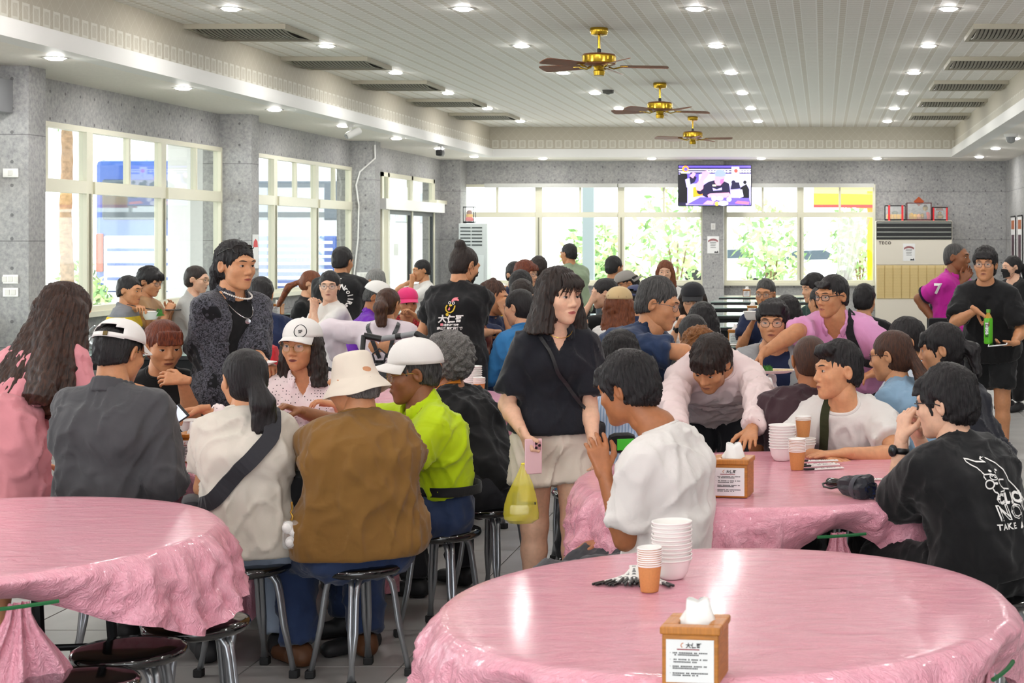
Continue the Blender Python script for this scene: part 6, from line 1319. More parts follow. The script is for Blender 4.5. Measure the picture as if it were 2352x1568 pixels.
Pn('polka', (692, 795, 460), 'person in a polka dot blouse and white cap', head='f', yaw=-8, hyaw=-26, pitch=3, top='shirt', topm=DOTS, sleeve=1.8, vee=.13, hair='lob', hairc='dark', cut=dict(len=.14, t=.01), cap=(WCAP, dict(tilt=-2)), specs=(GSP, .0011, .0225, .021, -.004), skin='tan', R=(462, 938, -.3, 560, 945, -.16), Rd=(-1, -.3, -.12), L=(775, 930, -.25, 800, 985, -.1), Ld=(-.9, -.1, .25), lip='#74403a', shrug=(0, 0))
Pn('creamtee', (560, 874, 590), 'person in a cream tee with low black ponytail and dark sling', head='f', yaw=182, hyaw=200, pitch=6, top='tee', topm=CRT, hair='tied', hairc='black', tail=[((-.005, .105, -.02), (-.02, .14, -.10), .033, .038, .0, .012), ((-.02, .14, -.10), (-.03, .13, -.2), .036, .024, .012, .03)], botm=JLB, L='table', R='table', hem=-.12, size=.91, hsz=1.06, fat=1.03, legw=.02, skin='warm')
Pn('hat', (812, 886, 590), 'person in a cream bucket hat and brown tee, back turned', head='f', yaw=200, hyaw=222, pitch=14, top='tee', topm=BRN, sleeve=.9, loose=.022, fat=1.3, size=.89, hsz=1.1, hair='crop', hairc='grey', hat=HATC, botm=JBL, L=(672, 1008, .3, 706, 1082, .02), R='table', skin='tan', hem=-.12, shoe='#5a3518', belly=.01, legw=.02)
Pn('neon', (947, 860, 540), 'person in a neon yellow polo and white cap, left profile', yaw=-72, hyaw=-84, pitch=10, top='polo', topm=NEON, hair='crop', hairc='saltpepper', cap=(WCAP, dict(tilt=-6, tall=1.12, size=1.04)), skin='deep', hip=(1015, .12), size=.93, hsz=1.07, botm=JEA, R=(690, 944, .02, 850, 960, .12), Rh='pinch', L=(880, 1015, -.1, 960, 1040, -.2), specs=(GSP, .0013), lip='#6e4034', hem=.2, flare=.006, fat=1.02, footf=.0)
Pn('curly', (1024, 832, 478), 'person with grey curly hair in a black top with an orange lanyard', head='f', yaw=225, hyaw=240, pitch=6, top='tee', topm=BK, hair='curly', hairc='grey', skin='dark', L='table', R='table', sleeve=.95, fat=1.05)
Pn('staff', (1067, 610, 335), 'person with bun and black mask in a printed black work tee', head='m', yaw=165, hyaw=132, pitch=22, pose='stand', top='tee', topm=BK, hair='tied', hairc='dark', cut=dict(bun=(0, .09, .115, .04)), R=(1128, 762, .28, 1106, 728, .05), L=(1000, 770, .3), botm=cloth('black trousers', '#141416'), mask=mat('black mask', '#131315', .7), skin='warm', Rh='grip')
Pn('woman', (1286, 684, 530), 'person with dark bob, black blouse and cream shorts, standing', head='f', yaw=12, hyaw=36, pitch=3, pose='stand', top='shirt', topm=NAVB, sleeve=.8, slf=.02, sl=.004, loose=.01, flare=.028, hem=.07, vee=.14, veew=.05, hair='bob', hairc='dark', cut=dict(len=.10, t=.018, fringe=0, fz=.07, amp=.003), wisps=[(.004-.05*k/9, -.008-.055*k/9, .03-.012*(k%3), .0035) for k in range(10)]+[(.004+.05*k/9, .006+.055*k/9, .034-.012*(k%3), .0035) for k in range(10)], bot='shorts', botm=CRM, legf=.52, legw=.03, size=.945, R=(1205, 1000, -.2, 1150, 905, .04), Rd=(.35, -.1, -.95), Rn=(-.8, -.6, 0), Rh='grip', L=(1364, 1030, -.12, 1352, 905, .06), Ld=(.1, .1, -1), skin='pink', lip='#b5635c', shoe='#e8e4de', stance=.0)
Pn('boy', (1441, 897, 655), 'person with black bowl cut and white tee, gesturing', yaw=246, hyaw=238, neck=(.125, -.02, -.155), pitch=14, top='tee', topm=WT, hair='bowl', hairc='black', loose=.02, slf=.022, L=(1386, 1082, -.12, 1450, 1225, -.14), Ld=(-.25, .1, 1), Ln=(.3, -.9, .2), Lh='relaxed', R=(1388, 1240, .28, 1455, 1235, .15), Rd=(-1, .1, -.28), hip=(1535, -.0), size=.97, botm=GRB, skin='dark', sleeve=.8, fat=.96)
Pn('bend', (1633, 838, 485), 'person in a pale pink sweatshirt leaning on the table with both arms', yaw=0, hyaw=-22, pitch=38, roll=6, pose='stand', neck=(.02, .10, -.02), top='long', topm=PALE, hair='bowl', hairc='dark', R=(1556, 1036, -.5, 1528, 945, -.18), L=(1728, 1036, -.5, 1742, 945, -.18), skin='tan', Rh='flat', Lh='flat', lean=0, neckh=.02)
Pn('undercut', (1924, 856, 512), 'person with an undercut and white tee looking left at the pink table', yaw=-18, hyaw=-64, pitch=0, roll=-4, top='tee', topm=WT, hair='undercut', hairc='black', L=(1938, 1040, -.33, 2060, 1030, -.2), Ld=(-1, -.1, -.05), Rd=(.6, -.6, -.1), R=(1890, 1046, -.3, 1845, 1015, -.1), Lh='flat', Rh='flat', loose=.02, skin='warm', neckh=.018)
Pn('click', (2172, 930, 640), 'person in a black tee with white back print and clasped hands', yaw=222, hyaw=246, pitch=6, top='tee', topm=BK, loose=.024, sleeve=.8, slf=.028, hair='thick', hairc='black', cut=dict(fringe=.045, nz=-.065), specs=(BSP, .0018, .0235, .0165), L=(2071, 1004, .12, 2062, 1140, .1), Ld=(.2, .2, 1), Ln=(-.8, -.5, 0), Lh='hook', R=(2108, 1000, .26, 2118, 1085, .3), Rd=(-.35, -.35, .9), Rn=(.6, .6, 0), Rh='hook', hip=(2268, -.1), hem=-.13, botm=cloth('black trousers', '#141416'), skin='pink', kneez=.52)
Pn('navypolo', (1512, 700, 460), 'person in a navy polo with white piping, smiling in right profile', yaw=62, hyaw=78, pitch=14, pose='stand', top='polo', topm=NVP, colm=cloth('navy collar', '#17253f', bump=.2), hair='crop', hairc='saltpepper', cut=dict(top=.026), specs=(SSP, .0011), R=(1592, 852, .05, 1540, 822, -.08), L=(1600, 840, .3), skin='tan', sleeve=.75)
Pn('pinkpolo', (1911, 682, 388), 'person in a pink polo and black glasses reaching left', yaw=-14, hyaw=-42, pitch=6, pose='stand', top='polo', topm=PKP, hair='crop', hairc='black', cut=dict(fz=.075, fringe=.062, fringew=.02), specs=(BSP, .002, .0235, .017), fat=1.22, R=(1752, 812, -.28, 1812, 775, -.16), Rd=(-.4, -.2, -.7), Rh='pinch', L=(2003, 858, -.15, 2040, 815, .0), skin='tan', lean=-10, sleeve=.72)
Pn('greyjacket', (1775, 743, 385), 'person in an open grey jacket with round dark glasses', yaw=4, hyaw=-6, pitch=2, top='jacket', topm=GRJ, under=NVY, open=.085, hair='thick', hairc='black', cut=dict(fringe=.055, quiff=1), specs=(BSP, .0013, .0245, .021), fat=1.22, headscale=(1.08, 1, 1), L='table', R='table', skin='warm')
Pn('maroon', (1860, 830, 492), 'person in a maroon tee with a shaved head, back turned', yaw=196, hyaw=188, pitch=6, top='tee', topm=MAR, hair='buzz', hairc='brown', fat=1.12, L='table', R='table', skin='dark', hip=(1842, -.12))
Pn('bluepony', (2046, 818, 460), 'person in a light blue tee with a long brown ponytail', head='f', yaw=238, hyaw=250, pitch=10, top='tee', topm=LBL, hair='tied', hairc='brown', tail=[((0, .105, .0), (0, .15, -.14), .026, .034, .0, .012), ((0, .15, -.14), (0, .14, -.3), .034, .02, .012, .02)], specs=(BSP, .0014), L='table', R='table', skin='warm')
Pn('behind', (2078, 785, 405), 'person with short black hair behind two ponytails', yaw=-70, hyaw=-75, pitch=8, top='tee', topm=cloth('pale blue tee', '#c6d6e2'), hair='short', hairc='black', skin='warm')
Pn('scrunchie', (2160, 804, 450), 'person with black fringe and scrunchied ponytail, left profile', head='f', yaw=238, hyaw=268, pitch=8, top='tee', topm=cloth('dark navy tee', '#23242c'), hair='bangs', hairc='black', tail=[((0, .1, .02), (0, .16, -.02), .03, .036, .0, .008), ((0, .16, -.02), (0, .17, -.14), .036, .022, .008, .014)], L='table', R='table', skin='warm')
Pn('greentea', (2263, 610, 310), 'person in black tee and shorts holding a green bottle', yaw=-12, hyaw=-8, pitch=0, pose='stand', top='tee', topm=BK, sleeve=.85, loose=.02, hem=-.16, hair='thick', hairc='black', specs=(SSP, .0013), bot='shorts', botm=cloth('black shorts', '#1a1b1d'), legf=.75, R=(2242, 712, -.28, 2190, 742, -.08), Rh='pinch', Rd=(.7, 0, -.5), L=(2328, 788, -.3, 2346, 742, -.02), Ld=(-1, -.2, -.1), Ln=(0, 0, -1), Lh='relaxed', skin='tan', fat=1.06, shoe='#d8d8d8')
Pn('magenta', (2198, 592, 277), 'person in a magenta polo facing right', yaw=62, hyaw=72, pitch=4, pose='stand', top='polo', topm=MAG, hair='buzz', hairc='saltpepper', skin='deep', R=(2148, 742, -.05, 2136, 680, -.04), L=(2212, 645, -.05, 2190, 680, .1), Rd=(.1, 0, -1), sleeve=.75)
Pn('masked', (2323, 614, 232), 'person with black face mask and ponytail by the right wall', head='f', yaw=-42, hyaw=-58, pose='stand', top='vneck', topm=BK, hair='tied', hairc='black', tail=[((0, .1, .03), (0, .15, -.02), .03, .035), ((0, .15, -.02), (0, .16, -.18), .035, .02)], mask=mat('black mask', '#131315', .7), botm=cloth('black trousers', '#141416'), size=.92, R='down', L='chest', skin='pink')
Pn('green', (1868, 664, 255), 'person in a dark green tee with thick black hair behind the pink polo', yaw=-60, hyaw=-62, pitch=8, top='tee', topm=DGR, hair='thick', hairc='black', skin='fair')
Pn('hidden', (1884, 695, 290), 'person with short black hair half hidden by the pink polo', yaw=-150, hyaw=-140, top='tee', topm=DGR, hair='crop', hairc='black', skin='warm')
Pn('oldglasses', (1758, 677, 268), 'person with greying hair and navy polo lifting a white bowl', yaw=-8, hyaw=-16, pitch=4, top='polo', topm=NVY, hair='crop', hairc='saltpepper', cut=dict(top=.024), specs=(SSP, .0014), R=(1728, 742, -.2, 1712, 768, -.1), Rh='grip', skin='tan')
Pn('longback', (1806, 722, 330), 'person with long black hair seated behind the grey jacket', head='f', yaw=195, hyaw=200, top='tee', topm=NVY, hair='lob', hairc='black', skin='fair')
Pn('behindpink', (1986, 692, 290), 'person with black hair behind the pink polo shoulder', yaw=170, hyaw=165, top='tee', topm=BK, hair='short', hairc='black', skin='warm')
Pn('blackcap', (1591, 690, 300), 'person in a black cap and white top lifting a cup', head='f', yaw=-6, hyaw=-2, pitch=10, top='tee', topm=WT, hair='lob', hairc='dark', cut=dict(len=.18), cap=(BCAP, dict(tilt=4)), R=(1556, 748, -.25, 1540, 790, -.12), Rh='grip', L='table', specs=(GSP, .0012), skin='fair')
Pn('longblack', (1613, 740, 345), 'person with long black hair, back turned, in front of the black cap', head='f', yaw=185, hyaw=185, top='tee', topm=cloth('cream blouse', '#d9d1c6'), hair='lob', hairc='black', skin='fair')
Pn('parted', (1591, 772, 385), 'person with parted black hair tied back, back turned', head='f', yaw=195, hyaw=190, pitch=14, top='tee', topm=BK, hair='tied', hairc='black', tail=[tl(.1, -.02, -.14)], skin='fair')
Pn('curlyorange', (1604, 806, 410), 'person with curly orange brown hair behind the pale pink sweatshirt', head='f', yaw=200, hyaw=195, top='tee', topm=cloth('cream blouse', '#d9d1c6'), hair='curly', hairc='orange', cut=dict(t=.022, top=.026), skin='fair')
Pn('stripes', (1424, 822, 480), 'person with long black hair in a pale blue striped shirt', head='f', yaw=188, hyaw=182, pitch=4, top='long', topm=STR, hair='lob', hairc='black', cut=dict(len=.17, flare=.0), skin='fair')
Pn('khakicap', (1424, 702, 315), 'person in a khaki cap with long auburn hair, facing away', head='f', yaw=160, hyaw=150, pitch=6, top='tee', topm=WT, hair='lob', hairc='auburn', cut=dict(len=.2), cap=(KCAP,), skin='fair')
Pn('navycap', (1463, 694, 284), 'person in a faded navy cap worn forward, facing away', yaw=150, hyaw=140, pitch=8, top='tee', topm=NVY, hair='crop', hairc='black', cap=(NCAP, dict(hole=1)), skin='warm')
Pn('handmouth', (1387, 674, 275), 'person in a black tee covering her mouth with a hand', head='f', yaw=-80, hyaw=-85, pitch=10, top='tee', topm=BK, hair='tied', hairc='black', cut=dict(bun=(0, .09, .0, .05)), L=(1360, 690, -.08, 1372, 730, -.12), Lh='grip', R='table', skin='pink')
Pn('greycap', (1442, 652, 228), 'person in a backward grey cap and glasses, left profile', yaw=-70, hyaw=-80, pitch=14, top='tee', topm=cloth('camo tee', '#4a433c'), hair='crop', hairc='black', cap=(GCAP, dict(back=1)), specs=(BSP, .0015), skin='tan')
Pn('window', (1411, 616, 205), 'person in a dark hooded jacket by the back window', yaw=150, hyaw=140, top='long', topm=cloth('slate jacket', '#4b4f57'), hair='short', hairc='black', skin='tan')
Pn('whitewoman', (1528, 625, 202), 'person with long auburn hair and white top by the back window', head='f', yaw=0, hyaw=-4, top='tee', topm=WT, hair='lob', hairc='auburn', cut=dict(len=.18), skin='pink', R='mouth')
Pn('greenjacket', (1306, 584, 192), 'person in a sage green jacket standing by the back window', yaw=205, hyaw=225, pose='stand', top='long', topm=GRN, hair='crop', hairc='black', skin='tan', L='chest', R='chest')
Pn('redshort', (1209, 630, 238), 'person with short auburn hair and glasses facing right', head='f', yaw=70, hyaw=62, pitch=6, top='tee', topm=BK, hair='shortf', hairc='red', specs=(SSP, .0013), skin='fair')
Pn('darkback', (1237, 618, 215), 'person with dark hair near the back window seen from behind', head='f', yaw=180, hyaw=180, top='tee', topm=BK, hair='shortf', hairc='dark', skin='fair')
Pn('bluecap', (1184, 632, 225), 'person with dark hair and blue top behind the red haired diner', yaw=40, hyaw=30, top='tee', topm=NVY, hair='short', hairc='black', skin='fair')
Pn('yellow', (1198, 660, 285), 'person in a bright yellow tee with dark hair, facing away', yaw=160, hyaw=150, top='tee', topm=YEL2, hair='short', hairc='black', fat=1.25, hip=(1172, .1), skin='tan')
Pn('dark2', (1200, 684, 308), 'person in black with short dark hair between the yellow tee and denim jacket', yaw=165, hyaw=160, top='tee', topm=BK, hair='short', hairc='dark', skin='fair')
Pn('denim', (1191, 707, 335), 'person in a blue denim jacket with smooth black hair, facing away left', head='f', yaw=220, hyaw=235, pitch=12, top='long', topm=DNM, hair='tied', hairc='black', skin='fair', L='table', R='table', fat=1.05)
Pn('mohawk', (1134, 684, 318), 'person with shaved sides and a topknot, eating', yaw=60, hyaw=72, pitch=12, top='tee', topm=NVY, hair='undercut', hairc='brown', cut=dict(bun=(0, .03, .125, .022), top=.014, quiff=0), R=(1160, 715, -.1, 1150, 740, -.12), Rh='pinch', L='table', skin='tan')
Pn('eater', (968, 622, 192), 'person in a white tee eating with both hands, left profile', yaw=-70, hyaw=-72, pitch=10, top='tee', topm=WT, hair='crop', hairc='black', cut=dict(top=.022), L=(946, 648, -.1, 962, 676, -.12), R=(944, 645, .1), Lh='pinch', Rh='pinch', skin='tan', seat=.45, size=.98)
Pn('pinkcap', (936, 697, 262), 'person in a bright pink cap and red checked top eating', head='f', yaw=10, hyaw=14, pitch=6, top='shirt', topm=RCK, hair='crop', hairc='black', cap=(PCAP, dict(tilt=2)), L=(950, 722, -.25, 975, 745, -.1), Lh='pinch', R='table', skin='tan')
Pn('backpack', (893, 700, 300), 'person with a brown ponytail, pale lilac top and small black backpack', head='f', yaw=168, hyaw=150, pitch=6, top='long', topm=LPK, loose=.022, sl=.02, hair='tied', hairc='brown', tail=[((-.0, .1, .05), (-.03, .17, -.03), .026, .045, .0, .01), ((-.03, .17, -.03), (-.04, .16, -.16), .045, .022, .01, .02)], L=(782, 826, .05, 800, 770, -.02), R='table', fat=1.1, skin='tan')
Pn('purple', (867, 684, 275), 'person in a purple polo and white cap looking down', yaw=95, hyaw=75, pitch=24, top='polo', topm=PUR, hair='crop', hairc='saltpepper', cap=(WCAP, dict(tilt=0)), skin='dark', hip=(808, .0), L='table', R='table', sleeve=.8)
Pn('greyhair', (860, 648, 232), 'person with silver hair near the door', yaw=-130, hyaw=-125, pitch=8, top='tee', topm=BK, hair='crop', hairc='silver', cut=dict(top=.02), skin='dark')
Pn('whitetee', (757, 660, 268), 'person in a white tee and glasses, hands clasped, facing camera', yaw=-58, hyaw=-8, pitch=0, top='tee', topm=WT, hair='short', hairc='black', cut=dict(top=.03), specs=(SSP, .0013), R=(718, 716, .05, 735, 768, .1), L=(722, 712, -.12, 748, 762, -.14), Lh='hook', Rh='hook', skin='pink', botm=GRB, sleeve=.8)
Pn('ston', (787, 602, 252), 'person standing in a black tee with a circular back print', yaw=172, hyaw=150, pitch=10, pose='stand', top='tee', topm=BK, sleeve=.9, loose=.022, hair='short', hairc='black', fat=1.12, L='chest', R=(822, 712, .2), skin='tan')
Pn('longpony', (716, 652, 238), 'person with long ombre ponytail eating by the left windows', head='f', yaw=68, hyaw=72, pitch=20, top='tee', topm=BK, hair='tied', hairc='auburn', tail=[((0, .1, .0), (0, .2, -.1), .025, .03), ((0, .2, -.1), (0, .23, -.3), .03, .022, .01, .015)], R=(738, 692, -.05, 712, 715, -.08), Rh='pinch', skin='fair')
Pn('hoodie', (600, 680, 315), 'person in a navy hooded jacket behind the bandana shirt', yaw=175, hyaw=170, pitch=12, top='long', topm=NVY, loose=.025, hair='short', hairc='black', skin='warm')
Pn('bun', (453, 642, 250), 'person in a grey v neck top with hair clipped up, right profile', head='f', yaw=60, hyaw=65, pitch=10, top='vneck', topm=GRW, sleeve=1.5, hair='tied', hairc='dark', cut=dict(bun=(0, .09, .05, .03)), specs=(GSP, .0012), skin='pink')
Pn('yellowpolo', (298, 668, 262), 'person in a grey and yellow banded polo eating with chopsticks', yaw=70, hyaw=58, pitch=8, top='polo', topm=YPO, hair='crop', hairc='black', cut=dict(top=.02), R=(318, 706, -.08, 262, 734, -.12), Rh='pinch', L=(342, 738, .1), Lh='grip', skin='tan', sleeve=.8)
Pn('beige', (344, 648, 256), 'person in a beige tee with clear glasses looking down at a phone', yaw=68, hyaw=58, pitch=16, top='tee', topm=BEI, hair='bowl', hairc='black', specs=(SSP, .0014), R=(385, 716, .0), L=(392, 714, .2), Rh='grip', skin='warm')
SHORT = {}
for k, J in PEOPLE.items():
    d = J['root']['label'].replace('person ', '', 1); d = ' '.join(d.split()[:10]).rstrip(',')
    if J['sit']: stool(J['P'][0], J['P'][1], 'black stool under person '+d, J['yaw']*.01+.3, grp='occupied black stools')
# ---------------------------------------------------------------- things held, worn and printed
def pj(o, d=None): return np.array(o, float)
def at_y(px, py, Y): return at(px, py, F/Y)
def ribbon(pts, w, close=False):
    """A flat printed line through 2-D points."""
    p = [np.array(q, float) for q in pts]; n = len(p); vs, fs = [], []
    for i in range(n):
        a = p[i-1] if (i or close) else p[i]; b = p[(i+1) % n] if (i < n-1 or close) else p[i]; d = nrm(b-a); q = np.array((-d[1], d[0]))*w/2; vs += [tuple(p[i]+q), tuple(p[i]-q)]
    for i in range(n if close else n-1): j = (i+1) % n; fs.append((2*i, 2*j, 2*j+1, 2*i+1))
    return [(x, y, 0) for x, y in vs], fs
def ellip(cx, cy, rx, ry, n=18, rot=0): return [(cx+rx*math.cos(2*PI*i/n)*math.cos(rot)-ry*math.sin(2*PI*i/n)*math.sin(rot), cy+rx*math.cos(2*PI*i/n)*math.sin(rot)+ry*math.sin(2*PI*i/n)*math.cos(rot)) for i in range(n)]
def poly(pts): return [(x, y, 0) for x, y in pts], [tuple(range(len(pts)))]
def join(*vfs):
    V, Fc = [], []
    for v, f in vfs: k = len(V); V += list(v); Fc += [tuple(i+k for i in q) for q in f]
    return V, Fc
def mv(vf, dx, dy, s=1, rot=0):
    c, q = math.cos(rot), math.sin(rot); return [((x*c-y*q)*s+dx, (x*q+y*c)*s+dy, 0) for x, y, _ in vf[0]], vf[1]
PW = mat('white print', '#ece9e6', .6); PP = mat('pink print', '#e8808c', .6); PY = mat('yellow print', '#e8c838', .6); PO = mat('orange print', '#e08a2c', .6)
# back print of the black tee at the right: a bear with a camera, three lines of lettering
J = PEOPLE['click']; U = 5018*.98
def bc(x, y): return ((x-560)*1.42/U, -(y+.16*(x-560)-830)/U)
B = lambda pts: [bc(*q) for q in pts]; lw = .0052
bear = [ribbon(B([(925, 800), (870, 690), (785, 590), (772, 520), (720, 400), (650, 290), (560, 215), (495, 203), (474, 240), (505, 278), (400, 288), (330, 255), (275, 248), (272, 300), (310, 350), (355, 390), (385, 490)]), lw), ribbon(B([(400, 590), (375, 540), (385, 500), (490, 485), (545, 530), (570, 590)]), lw), ribbon(B(ellip(440, 672, 58, 78, 18, .3)), lw, True), ribbon(B([(475, 745), (500, 800), (535, 825), (545, 860)]), lw), ribbon(B([(520, 815), (665, 780), (660, 730)]), lw), ribbon(B([(675, 575), (600, 575), (570, 620), (600, 690), (650, 735), (730, 740)]), lw), ribbon(B(ellip(505, 537, 42, 48)), lw*.7, True)]
bear += [poly(B(ellip(*q))) for q in ((487, 432, 17, 22), (550, 450, 18, 22), (587, 410, 17, 20), (525, 645, 20, 24), (490, 520, 8, 12), (520, 540, 8, 10))]
ctr = J['pt'](.66)-J['f']*.25+np.array((0, 0, .0)); xd = -J['lf']; bkr = J['f']
print_on(J, J['top'], join(*bear), ctr, xd, J['ax'], bkr, 'bear_print', PW, .003)
bx, by = bc(760, 905); print_on(J, J['top'], mv(text_mesh('CLICK', .052, bold=.0028), bx, by), ctr, xd, J['ax'], bkr, 'lettering', PW, .003)
cu = text_mesh('NOW', .073, bold=.0026); ci = text_mesh('NOW', .073, bold=-.0012); bx, by = bc(800, 1140)
print_on(J, J['top'], mv(cu, bx, by), ctr, xd, J['ax'], bkr, 'lettering', PW, .003); print_on(J, J['top'], mv(ci, bx, by), ctr, xd, J['ax'], bkr, 'lettering_fill', BK, .0042)
bx, by = bc(800, 1372); print_on(J, J['top'], mv(text_mesh('TAKE A SMILE', .03, bold=.001, spacing=1.25), bx, by), ctr, xd, J['ax'], bkr, 'lettering', PW, .003)
# work tee: the rooster emblem and the shop's name
J = PEOPLE['staff']; U = 4288
def sc_(x, y): return ((x-730)/U, -(y-680)/U)
S_ = lambda pts: [sc_(*q) for q in pts]; ctr = J['pt'](.62)-J['f']*.25; xd = -J['lf']; A_ = (ctr, xd, J['ax'], J['f'])
print_on(J, J['top'], poly(S_([(715, 290), (705, 240), (720, 200), (760, 165), (800, 155), (890, 150), (860, 175), (905, 210), (920, 260), (850, 240), (780, 245), (735, 285)])), *A_, 'comb_print', PP, .004)
print_on(J, J['top'], join(ribbon(S_(ellip(665, 308, 30, 34)), .0042, True), ribbon(S_(ellip(772, 318, 30, 36)), .0042, True)), *A_, 'eye_print', PW, .004)
print_on(J, J['top'], join(poly(S_([(648, 380), (690, 345), (745, 370), (745, 395), (690, 420)])), ribbon(S_([(605, 375), (572, 450), (578, 530), (620, 585), (700, 600), (770, 550), (812, 460), (820, 390)]), .0085), poly(S_(ellip(605, 655, 44, 46)))), *A_, 'chain_print', PY, .004)
print_on(J, J['top'], poly(S_([(680, 430), (690, 500), (660, 540), (625, 510), (660, 450)])), *A_, 'wattle_print', PP, .0045)
for s_, sz, y_, b_ in (('大仁哥', .056, 800, .0022), ('五香脆皮烤行家', .0165, 965, .0006), ('高山雞原味滷雞榜', .0215, 1065, .0009)): x_, y__ = sc_(720 if sz > .05 else 710, y_); print_on(J, J['top'], mv(text_mesh(s_, sz, bold=b_), x_, y__), *A_, 'lettering', PW, .004)
x_, y__ = sc_(465, 950); print_on(J, J['top'], poly([(x_-.008, y__-.009), (x_+.008, y__-.009), (x_+.008, y__+.009), (x_-.008, y__+.009)]), *A_, 'seal_print', PP, .004)
w_ = J['pt'](.12)-J['f']*.16; L_ = J['root'].location
b = MB(); q = w_-np.array(L_); b.cbox((q[0], q[1], q[2]), (.055, .035, .11), bev=.006); b.tube([(q[0]-.015, q[1], q[2]+.05), (q[0]-.015, q[1], q[2]+.13)], .006, 8); rd = thing('walkie_talkie', 'black walkie talkie clipped on the apron of the staff member', 'radio', L_); b.build('case', DRK, rd); b = MB(); b.cbox((q[0], q[1]-.019, q[2]-.035), (.04, .004, .02)); b.build('label_plate', LABW, rd)
def wrap(J, name, z0, z1, r, m, gap=0):
    """An apron or a belt: a band of cloth round the hips."""
    b = MB(); n = 40; P_ = J['P']-np.array(J['root'].location); vs = []
    for j in range(6):
        v = j/5; z = z0+(z1-z0)*v
        for i in range(n): a = 2*PI*i/n; k = 1+.03*math.sin(a*6+v*3)*(1-v); c = J['lf']*math.cos(a)*r*1.18*k+J['f']*math.sin(a)*r*.92*k; vs.append((P_[0]+c[0], P_[1]+c[1], z))
    b.add(vs, [(j*n+i, j*n+(i+1) % n, (j+1)*n+(i+1) % n, (j+1)*n+i) for j in range(5) for i in range(n) if not gap or abs((i/n*2*PI-1.5*PI)) > gap])
    o = b.build(name, m, J['root'], True); o.modifiers.new('t', 'SOLIDIFY').thickness = .004; return o
wrap(PEOPLE['neon'], 'belt', PEOPLE['neon']['P'][2]+.075, PEOPLE['neon']['P'][2]+.115, .172, cloth('dark belt', '#1a1a1c'))
wrap(J, 'apron', .42, .9, .185, cloth('black apron', '#1b1b1e')); wrap(J, 'apron_tie', .9, .94, .172, cloth('apron tie', '#55565a'))
# black tee with the ring of letters
J = PEOPLE['ston']; V_, F_ = [], []; txt = 'STONrollRebis'
for i, ch in enumerate(txt):
    a = math.radians(118-i*17.5); v, f = mv(text_mesh(ch, .062, bold=.0018), .118*math.cos(a), .118*math.sin(a), 1, a-PI/2); k = len(V_); V_ += v; F_ += [tuple(t_+k for t_ in q) for q in f]
ctr = J['pt'](.62)-J['f']*.25; print_on(J, J['top'], (V_, F_), ctr, -J['lf'], J['ax'], J['f'], 'lettering', PW, .004); print_on(J, J['top'], mv(poly([(-.03, -.004), (.03, -.004), (.03, .004), (-.03, .004)]), 0, .19), ctr, -J['lf'], J['ax'], J['f'], 'print_bar', PW, .004)
# magenta polo: seven on the sleeve, dark sleeve hem, strap
J = PEOPLE['magenta']; c_ = J['S'][-1]*.52+J['E'][-1]*.48; print_on(J, J['top'], text_mesh('7', .115, bold=.005), c_+np.array((.035, -.3, .02)), V3(1, 0, 0), V3(0, 0, 1), V3(0, 1, 0), 'lettering', PW, .012)
def cuff(J, k, fr, r, m, name='sleeve_band', w=.02):
    e = J['S'][k]+(J['E'][k]-J['S'][k])*fr-np.array(J['root'].location); d = nrm(J['E'][k]-J['S'][k]); b = MB(); b.tube([e-d*w/2, e+d*w/2], r, 20, cap=False); o = b.build(name, m, J['root'], True); o.modifiers.new('t', 'SOLIDIFY').thickness = .004
cuff(J, -1, .74, .078, cloth('dark trim', '#241230'))
def strap_thing(J, nm, label, pts, w, m, extra=None, th=.003):
    t = thing(nm, label, 'bag', J['root'].location); vs, fs = band_on(J, 'strap', pts, w, m, th=th); L = np.array(J['root'].location); link('strap', mesh('strap', [v-L for v in vs], fs, [m]), t); return t
def pouch(t, c, dims, m, name='pouch', rot=0, bev=.02):
    L = np.array(t.location); b = MB(); b.cbox((0, 0, 0), dims, bev=bev); b.xf(Matrix.Translation(Vector(np.asarray(c)-L)) @ Matrix.Rotation(rot, 4, 'Z')); return b.build(name, m, t, True)
BSTR = cloth('black webbing', '#1c1c1f', bump=.1)
t = strap_thing(J, 'crossbody_bag', 'black crossbody bag strap over the magenta polo', [J['S'][1]+V3(0, 0, .05)-J['lsh']*.06, J['pt'](.75)+J['fsh']*.14, J['pt'](.4)+J['fsh']*.14-J['lsh']*.1], .045, BSTR); pouch(t, J['pt'](.15)-J['lsh']*.2, (.2, .08, .16), BSTR)
# woman in the middle: crossbody strap, phone, yellow bag, necklace
J = PEOPLE['woman']; LEA = mat('black strap leather', '#17161a', .4); n0 = J['N']
t = strap_thing(J, 'crossbody_bag', 'thin black crossbody bag strap across the black blouse', [n0-J['lsh']*.085-J['fsh']*.02, n0-J['lsh']*.075+J['fsh']*.06-J['ax']*.04, J['pt'](.6)-J['lsh']*.005+J['fsh']*.16, J['pt'](.33)+J['lsh']*.1+J['fsh']*.13, J['pt'](.1)+J['lsh']*.17+J['fsh']*.06], .016, LEA); pouch(t, J['pt'](-.03)+J['lsh']*.2-J['fsh']*.06, (.06, .18, .13), LEA, rot=math.radians(J['yaw']))
W_ = J['W'][-1]; t = thing('phone', 'pink phone in the hand of the woman in cream shorts', 'phone', W_+V3(.04, -.02, -.085), math.radians(25)); b = MB(); b.cbox((0, 0, 0), (.074, .009, .148), bev=.004); b.build('case', mat('pink phone', '#e3b9bd', .3), t); b = MB(); b.cbox((.016, -.006, .045), (.03, .005, .036), bev=.002); cb = b.build('camera_bump', mat('rose metal', '#c79aa0', .2, .6), t)
